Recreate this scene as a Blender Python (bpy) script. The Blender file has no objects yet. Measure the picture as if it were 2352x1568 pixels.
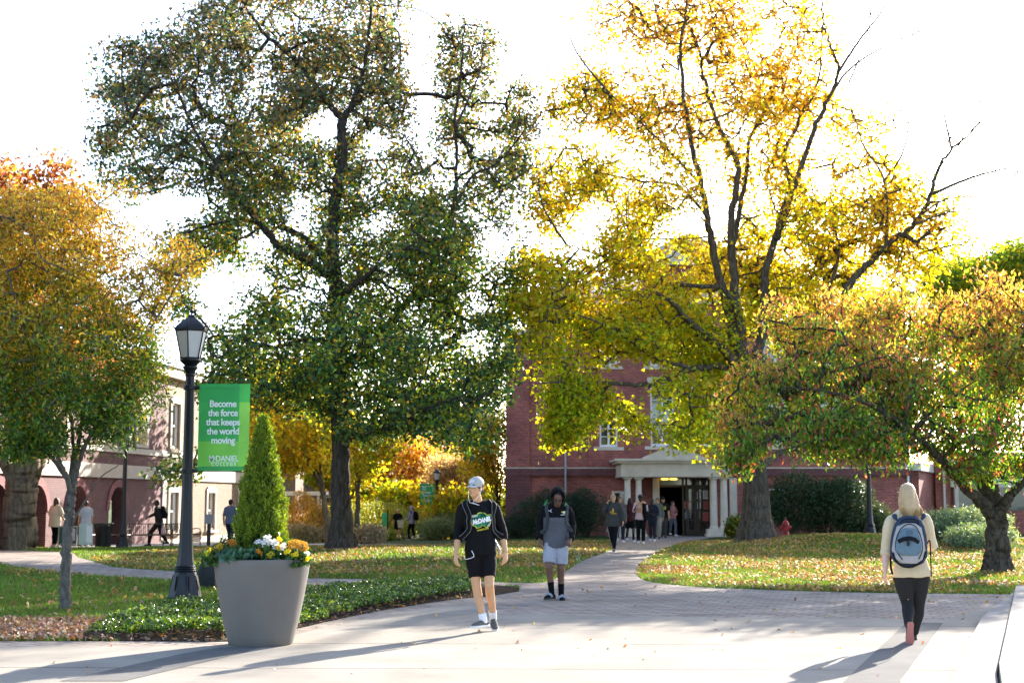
import bpy, bmesh, math, random
import numpy as np
from mathutils import Vector, Matrix, geometry
random.seed(7)
RNG = np.random.default_rng(11)
S = bpy.context.scene
COL = S.collection
R = math.radians

# ------------------------------------------------------------ camera, sky, sun, exposure
FV = 3267.0                    # focal length in units of a 2352 px wide frame
PITCH = math.atan(361 / FV)
CAMH = 1.58
cam_d = bpy.data.cameras.new('camera')
cam = bpy.data.objects.new('camera', cam_d)
COL.objects.link(cam)
cam.location = (0, 0, CAMH)
cam.rotation_euler = (math.pi / 2 + PITCH, 0, 0)
cam_d.sensor_width = 36.0
cam_d.lens = 36.0 * FV / 2352.0
cam_d.clip_end = 3000
cam_d.dof.use_dof = True
cam_d.dof.focus_distance = 17.0
cam_d.dof.aperture_fstop = 3.6
S.camera = cam

SUN_EL, SUN_AZ = 20.9, 29.0     # azimuth measured from the view direction towards the right
W = bpy.data.worlds.new('World')
S.world = W
W.use_nodes = True
wn = W.node_tree
bgn = wn.nodes['Background']
sky = wn.nodes.new('ShaderNodeTexSky')
sky.sky_type = 'NISHITA'
sky.sun_disc = False
sky.sun_elevation = R(SUN_EL)
sky.sun_rotation = R(SUN_AZ)
sky.altitude = 200
sky.air_density = .75
sky.dust_density = 1.4
sky.ozone_density = 1.0
wn.links.new(sky.outputs[0], bgn.inputs[0])
bgn.inputs[1].default_value = 0.125
sl = bpy.data.lights.new('sun', 'SUN')
sl.energy = 4.5
sl.angle = R(0.55)
sl.color = (1.0, 0.93, 0.82)
so = bpy.data.objects.new('sun', sl)
COL.objects.link(so)
sdir = Vector((math.sin(R(SUN_AZ)) * math.cos(R(SUN_EL)), math.cos(R(SUN_AZ)) * math.cos(R(SUN_EL)), math.sin(R(SUN_EL))))
so.rotation_euler = (-sdir).to_track_quat('-Z', 'Y').to_euler()
so.location = sdir * 60
S.view_settings.view_transform = 'Standard'
S.view_settings.look = 'None'
S.view_settings.exposure = 2.3
S.view_settings.gamma = 1.0
S.render.engine = 'CYCLES'
S.cycles.max_bounces = 8
S.cycles.diffuse_bounces = 6
S.cycles.glossy_bounces = 2
S.cycles.transmission_bounces = 4
S.cycles.transparent_max_bounces = 6
S.cycles.use_denoising = True
S.cycles.sample_clamp_indirect = 6.0
S.cycles.use_fast_gi = False

# ------------------------------------------------------------ picture <-> place
CP, SP = math.cos(PITCH), math.sin(PITCH)

def at(x, y, Y):
    """the point at depth Y seen at (x, y) of the 2352 x 1568 frame"""
    w = 784 - y
    s = Y / (FV * CP - w * SP)
    return Vector(((x - 1176) * s, Y, CAMH + (FV * SP + w * CP) * s))

def ground_z(x, y):
    x = np.asarray(x, float); y = np.asarray(y, float)
    t = np.clip((y - 38.0) / 8.0, 0, 1)
    m = np.clip((x + 4) / 6.0, 0, 1); m = m * m * (3 - 2 * m)
    fall = -(0.0187 * (1 - m) * np.clip(y - 42, 0, 50) + 0.0085 * m * np.clip(y - 44, 0, 40)) * t
    bump = 0.42 * np.exp(-((x - 11.0) / np.where(x < 11, 3.7, 8.0)) ** 2 - ((y - 47.5) / 5.5) ** 2)
    soft = 0.10 * np.exp(-((x + 3) / 5.0) ** 2 - ((y - 44) / 5.0) ** 2)
    return fall + bump + soft

def gz(x, y):
    return float(ground_z(x, y))

def gp(x, y):
    """ground point seen at (x, y)"""
    w = 784 - y
    dy, dz = FV * CP - w * SP, FV * SP + w * CP
    lo, hi = 3.0, 400.0
    s = None
    prev = 3.0
    Y = 3.0
    while Y < 400:
        s = Y / dy
        z = CAMH + dz * s
        if z <= gz((x - 1176) * s, Y):
            break
        prev = Y
        Y *= 1.01
    lo, hi = prev, Y
    for _ in range(24):
        m = (lo + hi) / 2
        s = m / dy
        if CAMH + dz * s <= gz((x - 1176) * s, m): hi = m
        else: lo = m
    s = hi / dy
    return Vector(((x - 1176) * s, hi, gz((x - 1176) * s, hi)))

# ------------------------------------------------------------ tagging
def tag(o, label=None, cat=None, group=None, kind=None):
    if label: o['label'] = label
    if cat: o['category'] = cat
    if group: o['group'] = group
    if kind: o['kind'] = kind
    return o

def empty(name, loc=(0, 0, 0), rz=0, label=None, cat=None, group=None):
    o = bpy.data.objects.new(name, None)
    COL.objects.link(o)
    o.location = loc
    o.rotation_euler = (0, 0, rz)
    o.empty_display_size = 0.2
    return tag(o, label, cat, group)

def copy_tree(o, parent=None):
    c = o.copy()
    COL.objects.link(c)
    c.parent = parent
    for ch in [x for x in bpy.data.objects if x.parent == o]:
        copy_tree(ch, c)
    return c

def link(name, me, mats=None, parent=None, smooth=False):
    o = bpy.data.objects.new(name, me)
    COL.objects.link(o)
    if mats is not None:
        for m in (mats if isinstance(mats, (list, tuple)) else [mats]):
            me.materials.append(m)
    if parent is not None:
        o.parent = parent
    if smooth:
        me.polygons.foreach_set('use_smooth', np.ones(len(me.polygons), bool))
    return o

# ------------------------------------------------------------ materials
def nt(name):
    m = bpy.data.materials.new(name)
    m.use_nodes = True
    t = m.node_tree
    return m, t, t.nodes['Principled BSDF'], t.nodes['Material Output']

def simple(name, col, rough=0.7, metal=0.0, var=0.12, scale=8.0, bump=0.0, bscale=60.0, spec=0.4, coat=0.0, stretch=None):
    m, t, b, out = nt(name)
    N, L = t.nodes, t.links
    b.inputs['Roughness'].default_value = rough
    b.inputs['Metallic'].default_value = metal
    b.inputs['Specular IOR Level'].default_value = spec
    b.inputs['Coat Weight'].default_value = coat
    tc = N.new('ShaderNodeTexCoord')
    src = tc.outputs['Object']
    if stretch:
        mp = N.new('ShaderNodeMapping'); mp.inputs['Scale'].default_value = stretch
        L.new(src, mp.inputs[0]); src = mp.outputs[0]
    n = N.new('ShaderNodeTexNoise'); n.inputs['Scale'].default_value = scale; n.inputs['Detail'].default_value = 6
    L.new(src, n.inputs['Vector'])
    mx = N.new('ShaderNodeMix'); mx.data_type = 'RGBA'
    mx.inputs['A'].default_value = (*[c * (1 - var) for c in col], 1)
    mx.inputs['B'].default_value = (*[min(1, c * (1 + var)) for c in col], 1)
    mr = N.new('ShaderNodeMapRange'); mr.inputs[1].default_value = .3; mr.inputs[2].default_value = .7
    n3 = N.new('ShaderNodeTexNoise'); n3.inputs['Scale'].default_value = 2.3; n3.inputs['Detail'].default_value = 5; L.new(tc.outputs['Object'], n3.inputs['Vector'])
    mm = N.new('ShaderNodeMix'); mm.inputs['Factor'].default_value = .45; L.new(n.outputs['Fac'], mm.inputs['A']); L.new(n3.outputs['Fac'], mm.inputs['B'])
    L.new(mm.outputs['Result'], mr.inputs[0]); L.new(mr.outputs[0], mx.inputs['Factor'])
    L.new(mx.outputs['Result'], b.inputs['Base Color'])
    if bump:
        n2 = N.new('ShaderNodeTexNoise'); n2.inputs['Scale'].default_value = bscale; n2.inputs['Detail'].default_value = 5
        L.new(src, n2.inputs['Vector'])
        bp = N.new('ShaderNodeBump'); bp.inputs['Strength'].default_value = bump; bp.inputs['Distance'].default_value = 0.02
        L.new(n2.outputs['Fac'], bp.inputs['Height']); L.new(bp.outputs[0], b.inputs['Normal'])
    return m

def leaf_mat(name, trans=0.5, rough=0.45, spec=0.35, tint=(1.25, 1.15, 0.6)):
    """leaf blades: colour from the 'col' attribute, light passes through them"""
    m, t, b, out = nt(name)
    N, L = t.nodes, t.links
    a = N.new('ShaderNodeAttribute'); a.attribute_name = 'col'
    b.inputs['Roughness'].default_value = rough
    b.inputs['Specular IOR Level'].default_value = spec
    L.new(a.outputs['Color'], b.inputs['Base Color'])
    tr = N.new('ShaderNodeBsdfTranslucent')
    mu = N.new('ShaderNodeMix'); mu.data_type = 'RGBA'; mu.blend_type = 'MULTIPLY'
    mu.inputs['Factor'].default_value = 1.0
    mu.inputs['B'].default_value = (*tint, 1)
    L.new(a.outputs['Color'], mu.inputs['A']); L.new(mu.outputs['Result'], tr.inputs['Color'])
    ms = N.new('ShaderNodeMixShader'); ms.inputs[0].default_value = trans
    L.new(b.outputs[0], ms.inputs[1]); L.new(tr.outputs[0], ms.inputs[2]); L.new(ms.outputs[0], out.inputs['Surface'])
    return m

def brick_mat(name, c1, c2, mortar, course=0.075, length=0.215, axis='xz', stain=0.35):
    m, t, b, out = nt(name)
    N, L = t.nodes, t.links
    tc = N.new('ShaderNodeTexCoord'); sx = N.new('ShaderNodeSeparateXYZ'); cx = N.new('ShaderNodeCombineXYZ')
    L.new(tc.outputs['Object'], sx.inputs[0])
    ad = N.new('ShaderNodeMath'); ad.operation = 'ADD'
    L.new(sx.outputs['X'], ad.inputs[0]); L.new(sx.outputs['Y'], ad.inputs[1])
    L.new(ad.outputs[0], cx.inputs['X'])
    L.new(sx.outputs['Z'] if axis == 'xz' else sx.outputs['Y'], cx.inputs['Y'])
    if axis == 'xy':
        L.new(sx.outputs['X'], cx.inputs['X'])
    br = N.new('ShaderNodeTexBrick')
    br.inputs['Scale'].default_value = 1.0
    br.inputs['Brick Width'].default_value = length
    br.inputs['Row Height'].default_value = course
    br.inputs['Mortar Size'].default_value = 0.006
    br.inputs['Mortar Smooth'].default_value = 0.3
    br.inputs['Bias'].default_value = -0.1
    br.inputs['Color1'].default_value = (*c1, 1); br.inputs['Color2'].default_value = (*c2, 1); br.inputs['Mortar'].default_value = (*mortar, 1)
    L.new(cx.outputs[0], br.inputs['Vector'])
    n = N.new('ShaderNodeTexNoise'); n.inputs['Scale'].default_value = 0.7; n.inputs['Detail'].default_value = 7; n.inputs['Roughness'].default_value = .65
    L.new(tc.outputs['Object'], n.inputs['Vector'])
    mr = N.new('ShaderNodeMapRange'); mr.inputs[1].default_value = .35; mr.inputs[2].default_value = .7
    mr.inputs[3].default_value = 1 - stain; mr.inputs[4].default_value = 1 + stain * .4
    L.new(n.outputs['Fac'], mr.inputs[0])
    vm = N.new('ShaderNodeVectorMath'); vm.operation = 'SCALE'
    L.new(br.outputs['Color'], vm.inputs[0]); L.new(mr.outputs[0], vm.inputs['Scale'])
    L.new(vm.outputs[0], b.inputs['Base Color'])
    b.inputs['Roughness'].default_value = .85
    bp = N.new('ShaderNodeBump'); bp.inputs['Strength'].default_value = .5; bp.inputs['Distance'].default_value = .01; bp.invert = True
    L.new(br.outputs['Fac'], bp.inputs['Height']); L.new(bp.outputs[0], b.inputs['Normal'])
    return m

def glass_mat(name, col=(.03, .035, .04), rough=.05):
    m, t, b, out = nt(name)
    b.inputs['Base Color'].default_value = (*col, 1)
    b.inputs['Roughness'].default_value = rough
    b.inputs['Specular IOR Level'].default_value = .9
    b.inputs['Coat Weight'].default_value = .6
    b.inputs['Coat Roughness'].default_value = .03
    n = t.nodes.new('ShaderNodeTexNoise'); n.inputs['Scale'].default_value = 1.2
    tc = t.nodes.new('ShaderNodeTexCoord'); t.links.new(tc.outputs['Object'], n.inputs['Vector'])
    bp = t.nodes.new('ShaderNodeBump'); bp.inputs['Strength'].default_value = .06; bp.inputs['Distance'].default_value = .05
    t.links.new(n.outputs['Fac'], bp.inputs['Height']); t.links.new(bp.outputs[0], b.inputs['Normal'])
    return m

# ------------------------------------------------------------ mesh helpers
def np_mesh(name, V, F, cols=None, uniform=None):
    """V (n,3), F (m,k) with all faces of k corners"""
    me = bpy.data.meshes.new(name)
    V = np.ascontiguousarray(V, np.float32); F = np.ascontiguousarray(F, np.int32)
    k = F.shape[1]
    me.vertices.add(len(V)); me.vertices.foreach_set('co', V.ravel())
    me.loops.add(F.size); me.loops.foreach_set('vertex_index', F.ravel())
    me.polygons.add(len(F))
    me.polygons.foreach_set('loop_start', np.arange(0, F.size, k, dtype=np.int32))
    me.polygons.foreach_set('loop_total', np.full(len(F), k, np.int32))
    me.update(calc_edges=True)
    if cols is not None:
        a = me.attributes.new('col', 'FLOAT_COLOR', 'FACE')
        c = np.ones((len(F), 4), np.float32); c[:, :3] = cols
        a.data.foreach_set('color', c.ravel())
    me.validate()
    return me

class MB:
    """collects shapes, builds ONE mesh"""
    def __init__(s): s.v = []; s.f = []; s.mi = []; s.m = 0
    def add(s, vs, fs):
        o = len(s.v)
        s.v.extend([tuple(v) for v in vs])
        s.f.extend([tuple(i + o for i in f) for f in fs])
        s.mi.extend([s.m] * len(fs))
        return s
    def box(s, x0, x1, y0, y1, z0, z1):
        return s.add([(x0,y0,z0),(x1,y0,z0),(x1,y1,z0),(x0,y1,z0),(x0,y0,z1),(x1,y0,z1),(x1,y1,z1),(x0,y1,z1)],
                     [(0,3,2,1),(4,5,6,7),(0,1,5,4),(1,2,6,5),(2,3,7,6),(3,0,4,7)])
    def prism(s, pts, y0, y1, axis='y'):
        """polygon pts in (x,z) pulled from y0 to y1 (axis y), or (x,y) pulled in z, or (y,z) pulled in x"""
        n = len(pts)
        if axis == 'y': vs = [(p[0], y0, p[1]) for p in pts] + [(p[0], y1, p[1]) for p in pts]
        elif axis == 'z': vs = [(p[0], p[1], y0) for p in pts] + [(p[0], p[1], y1) for p in pts]
        else: vs = [(y0, p[0], p[1]) for p in pts] + [(y1, p[0], p[1]) for p in pts]
        fs = [tuple(range(n))[::-1], tuple(range(n, 2 * n))] + [(i, (i + 1) % n, n + (i + 1) % n, n + i) for i in range(n)]
        return s.add(vs, fs)
    def lathe(s, prof, seg=16, cx=0, cy=0, phase=0.0, cap=True, sx=1, sy=1):
        n = len(prof); vs = []
        for r, z in prof:
            for k in range(seg):
                a = 2 * math.pi * k / seg + phase
                vs.append((cx + r * math.cos(a) * sx, cy + r * math.sin(a) * sy, z))
        fs = []
        for i in range(n - 1):
            for k in range(seg):
                k2 = (k + 1) % seg
                fs.append((i * seg + k, i * seg + k2, (i + 1) * seg + k2, (i + 1) * seg + k))
        if cap:
            fs.append(tuple(range(seg))[::-1]); fs.append(tuple((n - 1) * seg + k for k in range(seg)))
        return s.add(vs, fs)
    def tube(s, pts, radii, seg=8, cap=True, flat=1.0, up=None):
        pts = [Vector(p) for p in pts]
        if not hasattr(radii, '__len__'): radii = [radii] * len(pts)
        vs = []; ref = Vector(up) if up is not None else None
        u = None
        for i, p in enumerate(pts):
            d = (pts[min(i + 1, len(pts) - 1)] - pts[max(i - 1, 0)])
            if d.length < 1e-9: d = Vector((0, 0, 1))
            d.normalize()
            if ref is not None:
                u = ref.cross(d)
            elif u is None:
                u = Vector((1, 0, 0)).cross(d) if abs(d.x) < .8 else Vector((0, 1, 0)).cross(d)
            else:
                u = u - d * u.dot(d)
            if u.length < 1e-6: u = Vector((0, 1, 0)).cross(d)
            u.normalize(); w = d.cross(u)
            r = radii[i]
            rx, ry = (r if hasattr(r, '__len__') else (r, r * flat))
            for k in range(seg):
                a = 2 * math.pi * k / seg
                vs.append(p + u * (math.cos(a) * rx) + w * (math.sin(a) * ry))
        n = len(pts)
        fs = [(i * seg + k, i * seg + (k + 1) % seg, (i + 1) * seg + (k + 1) % seg, (i + 1) * seg + k) for i in range(n - 1) for k in range(seg)]
        if cap:
            fs.append(tuple(range(seg))[::-1]); fs.append(tuple((n - 1) * seg + k for k in range(seg)))
        return s.add(vs, fs)
    def ball(s, c, r, seg=12, rings=8, rot=None):
        rx, ry, rz = r if hasattr(r, '__len__') else (r, r, r)
        c = Vector(c); vs = []; fs = []
        for i in range(1, rings):
            th = math.pi * i / rings
            for k in range(seg):
                a = 2 * math.pi * k / seg
                v = Vector((rx * math.sin(th) * math.cos(a), ry * math.sin(th) * math.sin(a), rz * math.cos(th)))
                if rot is not None: v = rot @ v
                vs.append(c + v)
        top = Vector((0, 0, rz)); 
        if rot is not None: top = rot @ top
        vs.append(c + top); vs.append(c - top)
        a, b = len(vs) - 2, len(vs) - 1
        for i in range(rings - 2):
            for k in range(seg):
                k2 = (k + 1) % seg
                fs.append((i * seg + k, (i + 1) * seg + k, (i + 1) * seg + k2, i * seg + k2))
        for k in range(seg):
            k2 = (k + 1) % seg
            fs.append((a, k, k2)); fs.append((b, (rings - 2) * seg + k2, (rings - 2) * seg + k))
        return s.add(vs, fs)
    def mesh(s, name):
        me = bpy.data.meshes.new(name)
        me.from_pydata(s.v, [], s.f)
        me.update()
        if max(s.mi, default=0) > 0:
            me.polygons.foreach_set('material_index', s.mi)
        return me
    def build(s, name, mats, parent=None, smooth=False, bevel=0.0, auto=None):
        me = s.mesh(name)
        if bevel:
            bm = bmesh.new(); bm.from_mesh(me)
            bmesh.ops.bevel(bm, geom=list(bm.edges), offset=bevel, segments=2, profile=.6, affect='EDGES', clamp_overlap=True)
            bm.to_mesh(me); bm.free()
        o = link(name, me, mats, parent, smooth)
        if auto is not None:
            me.polygons.foreach_set('use_smooth', np.ones(len(me.polygons), bool))
            me.set_sharp_from_angle(angle=R(auto))
        return o

def text_mesh(name, body, size, loc, rot, mat, parent=None, weight=0.0, align='CENTER', depth=0.002, xs=1.0, shear=0.0, space=1.0):
    cu = bpy.data.curves.new(name, 'FONT')
    cu.body = body; cu.size = size; cu.align_x = align; cu.offset = weight; cu.extrude = depth; cu.shear = shear
    cu.space_character = space; cu.resolution_u = 4
    tmp = bpy.data.objects.new(name + '_t', cu)
    COL.objects.link(tmp)
    dg = bpy.context.evaluated_depsgraph_get()
    me = bpy.data.meshes.new_from_object(tmp.evaluated_get(dg))
    bpy.data.objects.remove(tmp); bpy.data.curves.remove(cu)
    me.name = name
    me.transform(Matrix.Diagonal((xs, 1, 1, 1)))
    me.materials.clear()
    o = link(name, me, mat, parent)
    o.location = loc; o.rotation_euler = rot
    return o

def inside(poly, X, Y):
    X = np.asarray(X); Y = np.asarray(Y)
    r = np.zeros(X.shape, bool); n = len(poly); j = n - 1
    for i in range(n):
        xi, yi = poly[i]; xj, yj = poly[j]
        if yi != yj:
            c = ((yi > Y) != (yj > Y)) & (X < (xj - xi) * (Y - yi) / (yj - yi) + xi)
            r ^= c
        j = i
    return r

def smooth_line(pts, n=6, closed=False):
    """Catmull-Rom through 2-D or 3-D points"""
    P = [np.array(p, float) for p in pts]; out = []; m = len(P)
    for i in range(m if closed else m - 1):
        a = P[(i - 1) % m] if closed or i > 0 else P[i]
        b = P[i]; c = P[(i + 1) % m]
        d = P[(i + 2) % m] if closed or i + 2 < m else P[(i + 1) % m]
        for k in range(n):
            t = k / n
            out.append(.5 * ((2 * b) + (-a + c) * t + (2 * a - 5 * b + 4 * c - d) * t ** 2 + (-a + 3 * b - 3 * c + d) * t ** 3))
    if not closed: out.append(P[-1])
    return out

def sheet(name, poly, off, mat, step=0.5, thick=0.0):
    """a polygon (x, y) laid on the terrain"""
    pts = []; n = len(poly)
    for i in range(n):
        a = Vector(poly[i][:2]); b = Vector(poly[(i + 1) % n][:2])
        k = max(1, int((b - a).length / step))
        for j in range(k): pts.append(a + (b - a) * (j / k))
    nb = len(pts)
    P = np.array([tuple(p) for p in pts])
    gx, gy = np.meshgrid(np.arange(P[:, 0].min(), P[:, 0].max(), step), np.arange(P[:, 1].min(), P[:, 1].max(), step))
    gx = gx.ravel() + .013; gy = gy.ravel() + .017
    k = inside([tuple(p) for p in P], gx, gy)
    allp = [Vector(p) for p in P] + [Vector((a, b)) for a, b in zip(gx[k], gy[k])]
    r = geometry.delaunay_2d_cdt(allp, [], [list(range(nb))], 1, 1e-5)
    vs = [(v.x, v.y, gz(v.x, v.y) + off) for v in r[0]]
    me = bpy.data.meshes.new(name); me.from_pydata(vs, [], r[2])
    bm = bmesh.new(); bm.from_mesh(me)
    for f in bm.faces:
        if f.normal.z < 0: f.normal_flip()
    if thick:
        be = [e for e in bm.edges if len(e.link_faces) == 1]
        ex = bmesh.ops.extrude_edge_only(bm, edges=be)
        for v in ex['geom']:
            if isinstance(v, bmesh.types.BMVert): v.co.z -= thick
        bmesh.ops.recalc_face_normals(bm, faces=bm.faces)
    bm.to_mesh(me); bm.free()
    return tag(link(name, me, mat), kind='structure')
# ============================================================ terrain, paving, beds
def ground_mat():
    m, t, b, out = nt('grass_soil')
    N, L = t.nodes, t.links
    tc = N.new('ShaderNodeTexCoord')
    n = N.new('ShaderNodeTexNoise'); n.inputs['Scale'].default_value = 1.3; n.inputs['Detail'].default_value = 8
    n2 = N.new('ShaderNodeTexNoise'); n2.inputs['Scale'].default_value = 14; n2.inputs['Detail'].default_value = 6
    L.new(tc.outputs['Object'], n.inputs['Vector']); L.new(tc.outputs['Object'], n2.inputs['Vector'])
    cr = N.new('ShaderNodeValToRGB')
    e = cr.color_ramp.elements
    e[0].position = .32; e[0].color = (.018, .03, .008, 1)
    e[1].position = .68; e[1].color = (.07, .10, .02, 1)
    mm = N.new('ShaderNodeMath'); mm.operation = 'MULTIPLY_ADD'; mm.inputs[1].default_value = .5; 
    L.new(n.outputs['Fac'], mm.inputs[0])
    h = N.new('ShaderNodeMath'); h.operation = 'MULTIPLY'; h.inputs[1].default_value = .5
    L.new(n2.outputs['Fac'], h.inputs[0]); L.new(h.outputs[0], mm.inputs[2])
    L.new(mm.outputs[0], cr.inputs[0]); L.new(cr.outputs[0], b.inputs['Base Color'])
    b.inputs['Roughness'].default_value = 1; b.inputs['Specular IOR Level'].default_value = .1
    return m

xs = np.concatenate([[-900, -400, -180, -100, -70, -50, -40, -34], np.arange(-30, 30.1, .5), [34, 40, 50, 70, 100, 180, 400, 900]])
ys = np.concatenate([[-60, -30, -10, 0], np.arange(4, 90.1, .5), [95, 105, 130, 180, 300, 600, 1500]])
GX, GY = np.meshgrid(xs, ys)
V = np.stack([GX.ravel(), GY.ravel(), ground_z(GX, GY).ravel()], 1)
nx, ny = len(xs), len(ys)
I = (np.arange(ny - 1)[:, None] * nx + np.arange(nx - 1)[None, :]).ravel()
F = np.stack([I, I + 1, I + nx + 1, I + nx], 1)
tag(link('ground', np_mesh('ground', V, F), ground_mat(), smooth=True), kind='structure')

def px(pts): return [tuple(gp(*p)[:2]) for p in pts]

# cobbled path and forecourt: everything between planting bed and lawns, on to the portico
BED_FRONT = [(-500, 1475), (0, 1474), (300, 1474), (510, 1475), (600, 1468), (680, 1446), (760, 1427), (850, 1408), (950, 1391), (1050, 1377), (1120, 1370), (1192, 1359)]
LAWN_L = [(1192, 1347), (1100, 1343), (900, 1345), (700, 1345)]
bed_w = [tuple(p) for p in smooth_line(px(BED_FRONT), 4)]
path_up = [tuple(p) for p in smooth_line(px([(700, 1328), (900, 1332), (1090, 1335), (1180, 1339), (1250, 1338), (1282, 1326), (1305, 1308), (1345, 1285), (1395, 1266), (1416, 1252), (1412, 1243), (1405, 1234)]), 4)]
portico_l, portico_r = (4.6, 71.4), (10.6, 71.4)
path_dn = [tuple(p) for p in smooth_line(px([(1690, 1232), (1640, 1234), (1590, 1243), (1545, 1256), (1512, 1268), (1480, 1290), (1463, 1310), (1468, 1326), (1500, 1338), (1600, 1348), (1750, 1355), (2000, 1362), (2352, 1366), (2900, 1372)]), 4)]
path_poly = bed_w + px([(1192, 1347), (1060, 1342), (900, 1345), (700, 1346), (397, 1332), (220, 1322), (140, 1316), (52, 1305), (0, 1294), (-300, 1280)]) + \
            px([(-300, 1262), (0, 1262), (168, 1270), (180, 1280), (259, 1302), (311, 1307), (402, 1312), (560, 1320)]) + path_up + [portico_l, portico_r] + path_dn + [(16, 6), (16, 2), (-20, 2)] + [(-20, bed_w[0][1])]

def cobble_mat():
    m, t, b, out = nt('cobbles')
    N, L = t.nodes, t.links
    tc = N.new('ShaderNodeTexCoord')
    mp = N.new('ShaderNodeMapping'); mp.inputs['Rotation'].default_value = (0, 0, R(32))
    L.new(tc.outputs['Object'], mp.inputs[0])
    br = N.new('ShaderNodeTexBrick')
    br.inputs['Brick Width'].default_value = .34; br.inputs['Row Height'].default_value = .17
    br.inputs['Scale'].default_value = 1; br.inputs['Mortar Size'].default_value = .012
    br.inputs['Color1'].default_value = (.30, .245, .205, 1); br.inputs['Color2'].default_value = (.39, .325, .275, 1); br.inputs['Mortar'].default_value = (.15, .125, .105, 1)
    L.new(mp.outputs[0], br.inputs['Vector'])
    n = N.new('ShaderNodeTexNoise'); n.inputs['Scale'].default_value = 1.1; n.inputs['Detail'].default_value = 8
    L.new(tc.outputs['Object'], n.inputs['Vector'])
    mr = N.new('ShaderNodeMapRange'); mr.inputs[1].default_value = .3; mr.inputs[2].default_value = .7; mr.inputs[3].default_value = .72; mr.inputs[4].default_value = 1.12
    L.new(n.outputs['Fac'], mr.inputs[0])
    vm = N.new('ShaderNodeVectorMath'); vm.operation = 'SCALE'
    L.new(br.outputs['Color'], vm.inputs[0]); L.new(mr.outputs[0], vm.inputs['Scale']); L.new(vm.outputs[0], b.inputs['Base Color'])
    b.inputs['Roughness'].default_value = .95; b.inputs['Specular IOR Level'].default_value = .06
    bp = N.new('ShaderNodeBump'); bp.inputs['Strength'].default_value = .7; bp.inputs['Distance'].default_value = .012; bp.invert = True
    L.new(br.outputs['Fac'], bp.inputs['Height']); L.new(bp.outputs[0], b.inputs['Normal'])
    return m
M_COB = cobble_mat()
sheet('cobbled_path', path_poly, .012, M_COB)

def concrete_mat(name, col, jx=0, jy=0, rot=0, offs=(0, 0), joint=.012, jcol=(.10, .095, .09)):
    m, t, b, out = nt(name)
    N, L = t.nodes, t.links
    tc = N.new('ShaderNodeTexCoord')
    n = N.new('ShaderNodeTexNoise'); n.inputs['Scale'].default_value = .9; n.inputs['Detail'].default_value = 9; n.inputs['Roughness'].default_value = .62
    n2 = N.new('ShaderNodeTexNoise'); n2.inputs['Scale'].default_value = 70; n2.inputs['Detail'].default_value = 4
    L.new(tc.outputs['Object'], n.inputs['Vector']); L.new(tc.outputs['Object'], n2.inputs['Vector'])
    mr = N.new('ShaderNodeMapRange'); mr.inputs[1].default_value = .3; mr.inputs[2].default_value = .72; mr.inputs[3].default_value = .76; mr.inputs[4].default_value = 1.1
    L.new(n.outputs['Fac'], mr.inputs[0])
    mr2 = N.new('ShaderNodeMapRange'); mr2.inputs[1].default_value = .3; mr2.inputs[2].default_value = .7; mr2.inputs[3].default_value = .93; mr2.inputs[4].default_value = 1.05
    L.new(n2.outputs['Fac'], mr2.inputs[0])
    mu = N.new('ShaderNodeMath'); mu.operation = 'MULTIPLY'; L.new(mr.outputs[0], mu.inputs[0]); L.new(mr2.outputs[0], mu.inputs[1])
    vm = N.new('ShaderNodeVectorMath'); vm.operation = 'SCALE'; L.new(mu.outputs[0], vm.inputs['Scale'])
    if jx:
        mp = N.new('ShaderNodeMapping'); mp.inputs['Rotation'].default_value = (0, 0, R(rot)); mp.inputs['Location'].default_value = (*offs, 0)
        L.new(tc.outputs['Object'], mp.inputs[0])
        br = N.new('ShaderNodeTexBrick'); br.offset = 0
        br.inputs['Brick Width'].default_value = jx; br.inputs['Row Height'].default_value = jy; br.inputs['Scale'].default_value = 1
        br.inputs['Mortar Size'].default_value = joint / 2; br.inputs['Mortar Smooth'].default_value = 0
        br.inputs['Color1'].default_value = (*[c * .97 for c in col], 1); br.inputs['Color2'].default_value = (*[c * 1.03 for c in col], 1); br.inputs['Mortar'].default_value = (*jcol, 1)
        L.new(mp.outputs[0], br.inputs['Vector']); L.new(br.outputs['Color'], vm.inputs[0])
    else:
        vm.inputs[0].default_value = col
    L.new(vm.outputs[0], b.inputs['Base Color'])
    b.inputs['Roughness'].default_value = 1; b.inputs['Specular IOR Level'].default_value = .04
    bp = N.new('ShaderNodeBump'); bp.inputs['Strength'].default_value = .15; bp.inputs['Distance'].default_value = .01
    L.new(n2.outputs['Fac'], bp.inputs['Height']); L.new(bp.outputs[0], b.inputs['Normal'])
    return m
M_CONC = concrete_mat('plaza_concrete', (.32, .285, .24), 400, 2.28, 1.5, (150, .25), .026, (.07, .06, .05))
M_PAV = concrete_mat('grey_pavers', (.17, .16, .15), .42, .14, -20, (0, 0), .01, (.17, .165, .16))
M_STEP = concrete_mat('step_stone', (.33, .305, .275), 60, 2.4, -20, (.4, 0), .01)
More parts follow.
